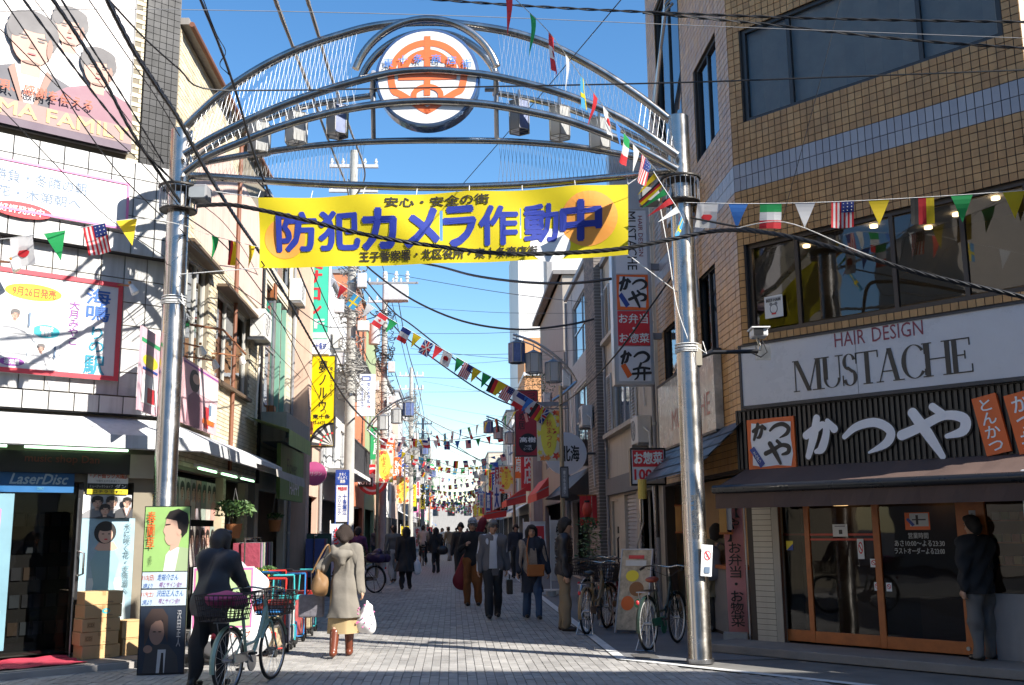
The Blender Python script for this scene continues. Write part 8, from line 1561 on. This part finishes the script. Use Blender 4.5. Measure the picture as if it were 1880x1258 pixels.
bicycle('sage green basket bicycle wheeled by the person in the black jacket', (-2.2, 10.66), (-1.95, 11.7), M('sage_paint', (.3, .42, .34), .35), basket=BASK, rbasket=BASK, stand=False).scale = (1, 1, .94)
bs_ = thing('basket_cushion', 'pink bundle lying in the rear basket of the sage green bicycle', 'bundle', (-2.22, 10.56, .9)); blob('cloth', [((-.1, 0, 0), (.1, .05, .01), .1, .09, .04, (0, 0, 1), .6), ((0, .08, .02), (.05, -.06, .03), .09, .08, .04, (0, 0, 1), .6)], M('bundle_pink', (.45, .08, .2), .8), bs_, .013, .04, .012, 8)
bicycle('black bicycle with green hub and red saddle parked by the chrome pillar', (2.5, 13.62), (3.05, 14.5), M('black_frame', (.015, .03, .022), .3), saddle=M('saddle_red', (.3, .05, .02), .5), rim=M('white_rim', (.7, .72, .7), .35, .3), guard=M('guard_green', (.02, .2, .12), .4), spokes=32)
bicycle('tan framed bicycle parked beside the man in the quilted jacket', (1.98, 15.78), (2.42, 16.76), M('tan_frame', (.3, .2, .1), .35), basket=BASK)
bicycle('dark red bicycle behind the tan framed one', (2.5, 17.0), (3.1, 17.9), M('red_frame', (.2, .02, .02), .35), basket=BASK); bicycle('silver bicycle parked farthest back beside the brick pier', (2.35, 18.5), (2.95, 19.4), STEEL, rbasket=BASK)
bicycle('bicycle with purple basket cover beside the person in purple', (-1.98, 27.0), (-2.85, 27.6), BLACK, rbasket=BASK, cover=M('cover_purple', (.04, .02, .08), .6), spokes=16)
g = gnd(777, 1039); bicycle('bicycle ridden away down the middle of the lane', (g.x, g.y), (g.x-.05, g.y+1.08), BLACK, basket=BASK, spokes=10, stand=False)
person('cyclist in beige jacket riding away down the lane', (g.x-.02, g.y+.3, 0), math.pi, 1.64, pelvis=(0, 0, .97), hands=((-.26, -.42, 1.05), (.26, -.42, 1.05)), feet=((-.12, -.12, .12), (.12, -.15, .4)), lean=.15, top=beige, bottom=BLK2, shoes=(SHB, 0), hair=('short', HB), h=.02, kneehint=(0, -1, .2))
# ================================================================== goods and small furniture along the shops
CC = [M('cart_red', (.6, .04, .03), .4), M('cart_blue', (.03, .2, .5), .4), M('cart_teal', (.05, .4, .42), .4), M('cart_black', (.02, .02, .025), .4)]; BAGC = [M('cartbag_%d' % i, c, .7, var=.35, scale=16) for i, c in enumerate([(.4, .32, .2), (.1, .1, .14), (.45, .42, .4), (.3, .06, .06), (.12, .2, .16)])]
CN = ['red', 'blue', 'teal', 'black']; BN = ['tan', 'dark', 'pale', 'crimson', 'green']; OD = ['nearest the cyclist', 'second in the row', 'third in the row', 'in the middle of the row', 'fifth in the row', 'sixth in the row', 'at the far end of the row']
for row in (0, 1):
    for i in range(7):
        x, y = -2.35-.42*row+.03*(i % 2), 13.9+i*.52+row*.2; c_, m_ = (i*3+row) % 4 if i else 0, (i+row*2) % 5
        o = thing('folding_cart', '%s framed shopping cart with %s bag, %s row, %s' % (CN[c_], BN[m_], ('front', 'back')[row], OD[i]), 'cart', (x, y, 0), .2*(i % 3-1), 'shopping carts for sale outside the music shop'); b = B()
        for s in (-1, 1): b.tube([(.15*s, .1, .06), (.15*s, .12, .6), (.14*s, .16, .95)], .012, 6); b.tube([(.15*s, .1, .08), (.15*s, -.2, .1), (.15*s, -.2, .3)], .01, 6)
        b.tube([(-.14, .16, .95), (.14, .16, .95)], .014, 6); b.tube([(-.15, -.2, .3), (.15, -.2, .3)], .01, 6); b.build('cart_frame', CC[c_], o, True)
        B().box(-.14, .14, -.18, .08, .1, .55+.1*(i % 2)).build('bag', BAGC[m_], o, bevel=.03); B().box(-.145, .145, -.19, .09, .5+.1*(i % 2), .56+.1*(i % 2)).build('flap', CC[(c_+1) % 4], o, bevel=.01)
        for s in (-1, 1):
            for yy_ in (.1, -.2): B().cyl((.15*s-.015, yy_, .05), (.15*s+.015, yy_, .05), .05, n=14).build('caster', RUBBER, o)
wc = thing('covered_rack', 'rack of bags under a white plastic cover behind the wheeled bicycle', 'rack', (-2.75, 13.3, 0)); blob('cover', [((-.25, 0, .9), (.25, 0, .9), .2, .2, .05, (0, 1, 0), .8), ((-.25, 0, .3), (.25, 0, .3), .24, .24, .05, (0, 1, 0), .8), ((0, 0, .3), (0, 0, .95), .3, .26, .05, (0, 1, 0), .8)], M('plastic_sheet', (.7, .7, .72), .25), wc, .025, .05, .02, 6)
for x in (-.3, .3): B().box(x-.02, x+.02, -.02, .02, 0, .3).build('leg', STEEL, wc)
def plant(loc, label, r_, h_, n, seed, pot=None, hang=False, flowers=None):
    o = thing('potted_plant', label, 'plant', loc, 0, 'potted plants outside the shops'); rr = random.Random(seed); b = B(); mats = [M('leaf_a', (.05, .11, .03), .6), M('leaf_b', (.08, .15, .04), .6)]+([flowers] if flowers else [])
    for i in range(n):
        a, e = rr.random()*6.28, rr.uniform(-.3, 1.3); R2 = r_*rr.uniform(.25, 1); c = Vector((R2*math.cos(a)*math.cos(e*.7), R2*math.sin(a)*math.cos(e*.7), h_*.5+h_*.5*math.sin(e))); s_ = rr.uniform(.025, .055); u = Vector((rr.gauss(0, 1), rr.gauss(0, 1), rr.gauss(0, .6))).normalized(); v = u.orthogonal().normalized()*.45
        b.add([c-u*s_, c+v*s_, c+u*s_, c-v*s_], [(0, 1, 2, 3)], 2 if flowers and rr.random() < .3 else rr.randrange(2))
    b.build('foliage', mats, o); q = B(); q.cyl((0, 0, -.22), (0, 0, 0), .09 if pot is None else pot, .13 if pot is None else pot*1.3, 16); q.build('pot', M('terracotta', (.4, .16, .06), .8), o, True)
    q = B(); [q.tube([(0, 0, 0), (r_*.5*math.cos(k_*2), r_*.5*math.sin(k_*2), h_*.6)], .006, 4) for k_ in range(4)]; q.build('stem', M('stem_green', (.1, .12, .04)), o)
    if hang: q = B(); [q.tube([(.12*math.cos(k_*2.1), .12*math.sin(k_*2.1), 0), (0, 0, .55)], .004, 4) for k_ in range(3)]; q.build('hanger', STEEL, o)
    return o
plant(at(430, 962, 16.5), 'bushy fern hanging beside the brick pier', .32, .35, 420, 1, hang=True); plant(at(505, 955, 20.5), 'small white hanging pot under the green board', .16, .12, 90, 2, hang=True)
for i in range(4): plant(Vector((-3.1, 15.2+i*.8, .75)), ('tub of yellow flowers behind the carts nearest the cyclist', 'tub of pink flowers behind the carts', 'second tub of yellow flowers behind the carts', 'tub of green leaves at the far end of the carts')[i], .25, .25, 160, 10+i, flowers=[YEL, PINK, YEL, None][i])
ft = thing('flower_table', 'low dark table carrying the flower tubs', 'table', (-3.15, 16.4, 0)); B().box(-.25, .25, -1.6, 1.6, .48, .53).build('top', DARK, ft)
for s in (-1.5, 1.5): B().box(-.2, .2, s-.03, s+.03, 0, .48).build('leg', DARK, ft)
plant(Vector((2.9, 22.4, .3)), 'tall leafy shrub in a pot beside the cream door', .3, 1.5, 360, 30); plant(Vector((3.2, 39, 6.2)), 'ivy like shrub hanging from the grey pier high on the shaded side', .7, 1.2, 500, 31)
def aboard(label, loc, rz, w_, h_, mats, text=None, tm=WHITE, tilt=.18, group=None):
    o = thing('sandwich_board', label, 'sign', loc, rz, group); t = B().box(-w_/2, w_/2, -.015, .015, .05, h_).build('board', mats[0], o); t.rotation_euler = (-tilt, 0, 0); B().box(-w_/2-.02, -w_/2, -.025, .025, 0, h_+.02).box(w_/2, w_/2+.02, -.025, .025, 0, h_+.02).box(-w_/2, w_/2, -.025, .025, h_, h_+.02).build('frame', mats[1], o).rotation_euler = (-tilt, 0, 0)
    l = lettering(o, text, -w_*.4, w_*.4, h_*.6, h_*.92, -.02, tm, .02) if text else None
    if l: l.rotation_euler = (-tilt, 0, 0)
    for s in (-1, 1): B().tube([(w_*.45*s, h_*tilt, h_*.95), (w_*.45*s, h_*tilt*2.4, 0)], .014, 5).build('leg', mats[1], o)
    return o
g = gnd(575, 1100); aboard('dark green chalk board with pale lettering past the carts', (g.x, g.y, 0), .1, .75, 1.5, (M('chalk_green', (.02, .06, .035), .6), CHAR), 'BANANA\n本日の品', WHITE)
mb = aboard('leaning framed menu board with food pictures between the bicycles', gnd(1160, 1165)+Vector((0, .1, 0)), math.radians(-38), .5, 1.25, (M('menu_paper', (.5, .4, .28), .5, var=.5, scale=7), LGREY), None, tilt=.25)
pp_ = art(mb, 'menu_print', -.02, -.22, .22, .12, 1.2, [(ORG, ellp(.3, .3, .25, .1)), (M('menu_brown', (.3, .12, .04)), ellp(.6, .5, .28, .1)), (YEL, ellp(.4, .68, .25, .08)), (GREEN, ellp(.7, .3, .14, .06)), (OFFW, rc(.1, .82, .9, .9)), (RED, rc(.2, .92, .8, .97))]); pp_.rotation_euler = (-.25, 0, 0)
lp_ = thing('clip_lamp', 'thin bent lamp stand above the leaning menu board', 'lamp', gnd(1168, 1160)+Vector((.1, .2, 0))); B().tube([(0, 0, 0), (0, 0, 1.3), (.1, 0, 1.62), (.1, 0, 2.0)], .014, 6).build('stand', STEEL, lp_); B().cyl((.1, 0, 2.0), (.1, -.02, 2.3), .07, .07).build('shade', M('shade_yellow', (.6, .45, .1), .4), lp_)
def nobori(label, loc, h_, w_, m_, s_, tm, seed=0):
    o = thing('nobori_flag', label, 'banner', loc, random.Random(seed).uniform(-.4, .4), 'vertical shop banners in the lane'); B().cyl((0, 0, 0), (0, 0, h_+.1), .013, n=6).build('pole', WHITE, o); b = B(); n = 10; f_ = lambda i, x: .03*math.sin(i*.9+seed)*x
    for i in range(n):
        z0, z1 = .35+(h_-.35)*i/n, .35+(h_-.35)*(i+1)/n; b.add([(0, 0, z0), (w_, f_(i, 1), z0), (w_, f_(i+1, 1), z1), (0, 0, z1)], [(0, 1, 2, 3)])
    b.build('cloth', m_, o); lettering(o, s_, w_*.25, w_*.75, .5, h_-.1, -.04, tm, .02, True); B().cyl((0, 0, 0), (0, 0, .12), .12, n=12).build('base', CONC, o)
for i, (px, py, lab, m_, s_, tm) in enumerate([(975, 1078, 'white banner with red letters beside the woman with the orange bag', WHITE, 'お好み焼', RED), (962, 1070, 'white banner with black letters behind the red lettered one', WHITE, 'うまい', BLACK), (1012, 1095, 'white banner with dark letters by the lamp post', OFFW, 'らーめん', BLACK), (735, 1030, 'yellow banner in front of the sunlit shops', YEL, '大売出し', RED), (783, 1012, 'red banner farther down the sunny side', RED, '特売', WHITE), (604, 1080, 'white and blue banner past the chalk board', M('nobori_sky', (.5, .6, .75), .7), '美容室', RED), (760, 1018, 'pale banner beyond the yellow one', OFFW, '安い', RED)]): g = gnd(px, py); nobori(lab, (g.x, g.y, 0), 1.75, .45, m_, s_, tm, i)
rl = thing('red_paper_lantern', 'red paper lantern hanging beneath the siding house canopy', 'lantern', at(1078, 936, 22.6)); B().ell((0, 0, 0), .11, .11, .17, 16, 12).build('shade', M('paper_red', (.55, .05, .03), .6), rl, True); B().cyl((0, 0, .155), (0, 0, .2), .06).cyl((0, 0, -.2), (0, 0, -.155), .06).build('cap', BLACK, rl); B().cyl((0, 0, .2), (0, 0, .6), .006, n=5).build('cord', BLACK, rl)
nr = thing('red_noren', 'red door curtain beside the paper lantern', 'curtain', at(1072, 950, 26.8)+Vector((-.1, 0, -.2)))
for i in range(3): B().box(.32*i, .32*i+.3, .01*i, .01*i+.008, 0, .75).build('cloth_strip', RED, nr)
B().cyl((-.05, 0, .76), (1.0, 0, .76), .015, n=6).build('rod', WOOD, nr)
rb = on(RS, 'rooftop_cabin', 'small grey rooftop cabin with railing above the stacked sign', 'cabin', -9, 0, -1.5); q = at(1112, 312, 24); B().box(0, 1, 0, 1, 8.3, q.z).build('wall', LGREY, rb)
for i in range(5): B().cyl((.2*i, 0, q.z), (.2*i, 0, q.z+.4), .02, n=5).build('railing', OFFW, rb)
wb = thing('parking_block', 'white concrete wheel block at the foot of the lamp post', 'block', gnd(1018, 1092)); B().box(-.3, .25, -.1, .1, 0, .13).build('block', WHITE, wb, bevel=.02)

# air conditioners, meters and downpipes on the house walls
ACN = ['above the lime canopy', 'high on the narrow cream house', 'on the salmon house', 'on the white house balcony wall', 'on the beige house under its eave', 'low on the beige house beside the shutter', 'on the siding house', 'on the taupe house', 'on the street wall of the brown building', 'on the brick pier']
for i, (F, x, z) in enumerate([(LS, Y(19.9), 5.2), (LS, Y(24.4), 6.9), (LS, Y(28.7), 6.9), (LS, Y(33.2), 7.3), (RS, Q(21.3), 5.6), (RS, Q(20.6), 3.2), (RS, Q(34.2), 6.2), (RS, Q(41.5), 6.4), (RS, -2.7, 6.6), (RS, Q(27.3), 4.2)]):
    d_ = .3 if i < 9 else .55; o = on(F, 'air_conditioner', 'grey outdoor air conditioner unit %s' % ACN[i], 'air conditioner', x, z, d_, 'air conditioners on the house walls'); B().box(-.38, .38, -.02, .26, 0, .54).build('case', OFFW, o, bevel=.015)
    f_ = B().ring((-.08, -.025, .27), .2, .008, 'y', 24, 4).build('fan_guard', GREY, o); [B().tube([(-.08-.2*math.cos(a), -.026, .27-.2*math.sin(a)), (-.08+.2*math.cos(a), -.026, .27+.2*math.sin(a))], .004, 4).build('guard_bar', GREY, f_) for a in (0, .79, 1.57, 2.36)]
    B().box(-.36, -.3, -.02, .3, -.05, 0).box(.3, .36, -.02, .3, -.05, 0).build('bracket', STEEL, o); B().tube([(.38, .1, .3), (.46, .2, .2), (.46, .26, -1.6)], .025, 6).build('pipe', OFFW, o)
for i, (F, x, z1, d_) in enumerate([(LS, Y(24.75), 8.3, .06), (LS, Y(30.45), 8.8, .06), (LS, Y(38.3), 9.2, .06), (RS, Q(26.1), 8.2, .07), (RS, Q(19.75), 8.2, .07), (RS, Q(34.8), 9.2, .07)]):
    o = on(F, 'downpipe', ['grey rain pipe at the end of the cream house', 'grey rain pipe at the end of the salmon house', 'grey rain pipe at the end of the white house', 'grey rain pipe by the brick pier', 'grey rain pipe between the brown and beige houses', 'grey rain pipe at the end of the siding house'][i], 'pipe', x, 0, d_, 'rain pipes on the houses'); B().cyl((0, 0, 0), (0, 0, z1), .04, n=10).build('pipe', GREY, o, True)
    for z in (1.5, 3.5, 5.5, 7.5): B().cyl((0, 0, z), (0, 0, z+.05), .05, n=10).build('clamp', STEEL, o)
CLO = [M('garment_%d' % i, c, .9, bump=.7, bscale=14) for i, c in enumerate([(.3, .05, .08), (.1, .12, .3), (.5, .45, .35), (.12, .2, .14), (.35, .2, .3), (.05, .05, .06)])]
for k in range(2):
    o = thing('clothes_rack', ('rail of hanging garments behind the shopping carts', 'rail of hanging garments before the salmon house')[k], 'rack', ((-3.35, 17.9, 0), (-3.2, 25.2, 0))[k], math.pi/2); b = B()
    for x in (-.7, .7): b.tube([(x, -.2, .03), (x, .2, .03)], .014, 6); b.tube([(x, 0, .03), (x, 0, 1.45)], .014, 6)
    b.tube([(-.7, 0, 1.45), (.7, 0, 1.45)], .014, 6); b.build('rail', CHROME, o)
    for i in range(11): x = -.6+.12*i; q = B(); q.prism([(x-.03, 1.38), (x+.03, 1.38), (x+.05, .9), (x+.04, .5+.05*(i % 3)), (x-.04, .52), (x-.05, .9)], -.22, .2); q.build('garment', CLO[(i*5+k) % 6], o)

vm = on(RF, 'added_shade_machine', 'white drinks vending machine standing at the end of the restaurant front', 'vending machine', 3.7, .1, .05)  # unseen machine, added to keep the sun off the man at the window
B().box(0, .9, -.62, 0, 0, 2.0).build('cabinet', WHITE, vm, bevel=.02); B().box(.06, .84, -.64, -.62, .95, 1.85).build('display_window', GLASSD, vm); B().box(.2, .7, -.635, -.62, .25, .42).build('delivery_slot', BLACK, vm)
for r_ in range(3):
    for c_ in range(8): B().cyl((.12+c_*.095, -.632, 1.02+r_*.28), (.12+c_*.095, -.632, 1.2+r_*.28), .008, n=8).build('drink', [RED, GREEN, BLUE, YEL][(r_+c_) % 4], vm)
# windows and a pipe on the plain end wall of the brown building
ew_ = Frame(RF.w(EU), math.degrees(math.atan2(15-RF.w(EU).y, 10.5-RF.w(EU).x))); eo = thing('end_wall_window', None, None, ew_.w(1.6, 0, .02), ew_.a); bpy.context.view_layer.update(); eo.parent = brown; eo.matrix_parent_inverse = brown.matrix_world.inverted()
for z in (4.4, 7.4): B().box(0, .9, -.04, 0, z, z+1.3).build('frame', ALU, eo); B().box(.06, .84, -.05, -.04, z+.06, z+1.24).build('pane', GLASSB, eo)
B().cyl((1.6, -.06, 0), (1.6, -.06, 12), .05, n=8).build('rain_pipe', GREY, eo)

# crowded small signs and flag strings where the lane narrows to the distance
rr = random.Random(21); SC = [(RED, 'red'), (YEL, 'yellow'), (SW, 'white'), (BLUE, 'blue'), (ORG, 'orange'), (GREEN, 'green'), (PINK, 'pink')]
for side in (-1, 1):
    for i in range(12):
        Yp = 50+i*7.5+rr.uniform(-2, 2); m_, cn = SC[rr.randrange(7)]; w_, h_ = rr.uniform(.5, .9), rr.uniform(1.2, 2.6); z = rr.uniform(2.7, 5.2); x = side*3.85-(w_ if side > 0 else 0)
        o = thing('hanging_sign', '%s far hanging sign, %s beyond the second lamp post on the %s side' % (cn, ORDN[i], 'sunny' if side < 0 else 'shaded'), 'sign', (x, Yp, z), 0, 'far hanging signs'); B().box(0, w_, 0, .16, 0, h_).build('panel', m_, o); lettering(o, rr.choice(['酒場', '寿司', '薬局', '茶屋', '肉店', '時計']), w_*.2, w_*.8, h_*.15, h_*.85, -.004, BLACK if m_ in (YEL, SW) else WHITE, .02, True); B().box(-.3 if side < 0 else w_, 0 if side < 0 else w_+.3, .05, .1, h_*.8, h_*.85).build('bracket', GREY, o)
for i in range(9):
    Y0 = 78+i*9; a, c = Vector((-2.6, Y0+rr.uniform(-3, 3), rr.uniform(3.9, 5.6))), Vector((2.5, Y0+rr.uniform(-4, 6), rr.uniform(3.9, 5.6)))
    bunting('%s extra flag string in the crowded far lane' % ORDN[i], catenary(a, c, rr.uniform(.2, .7), 12), [SEQ[(i*7+q_*3) % len(SEQ)] for q_ in range(14)], .26, .36, 'flag strings down the lane', seed=60+i, wind=.6, r=.006)
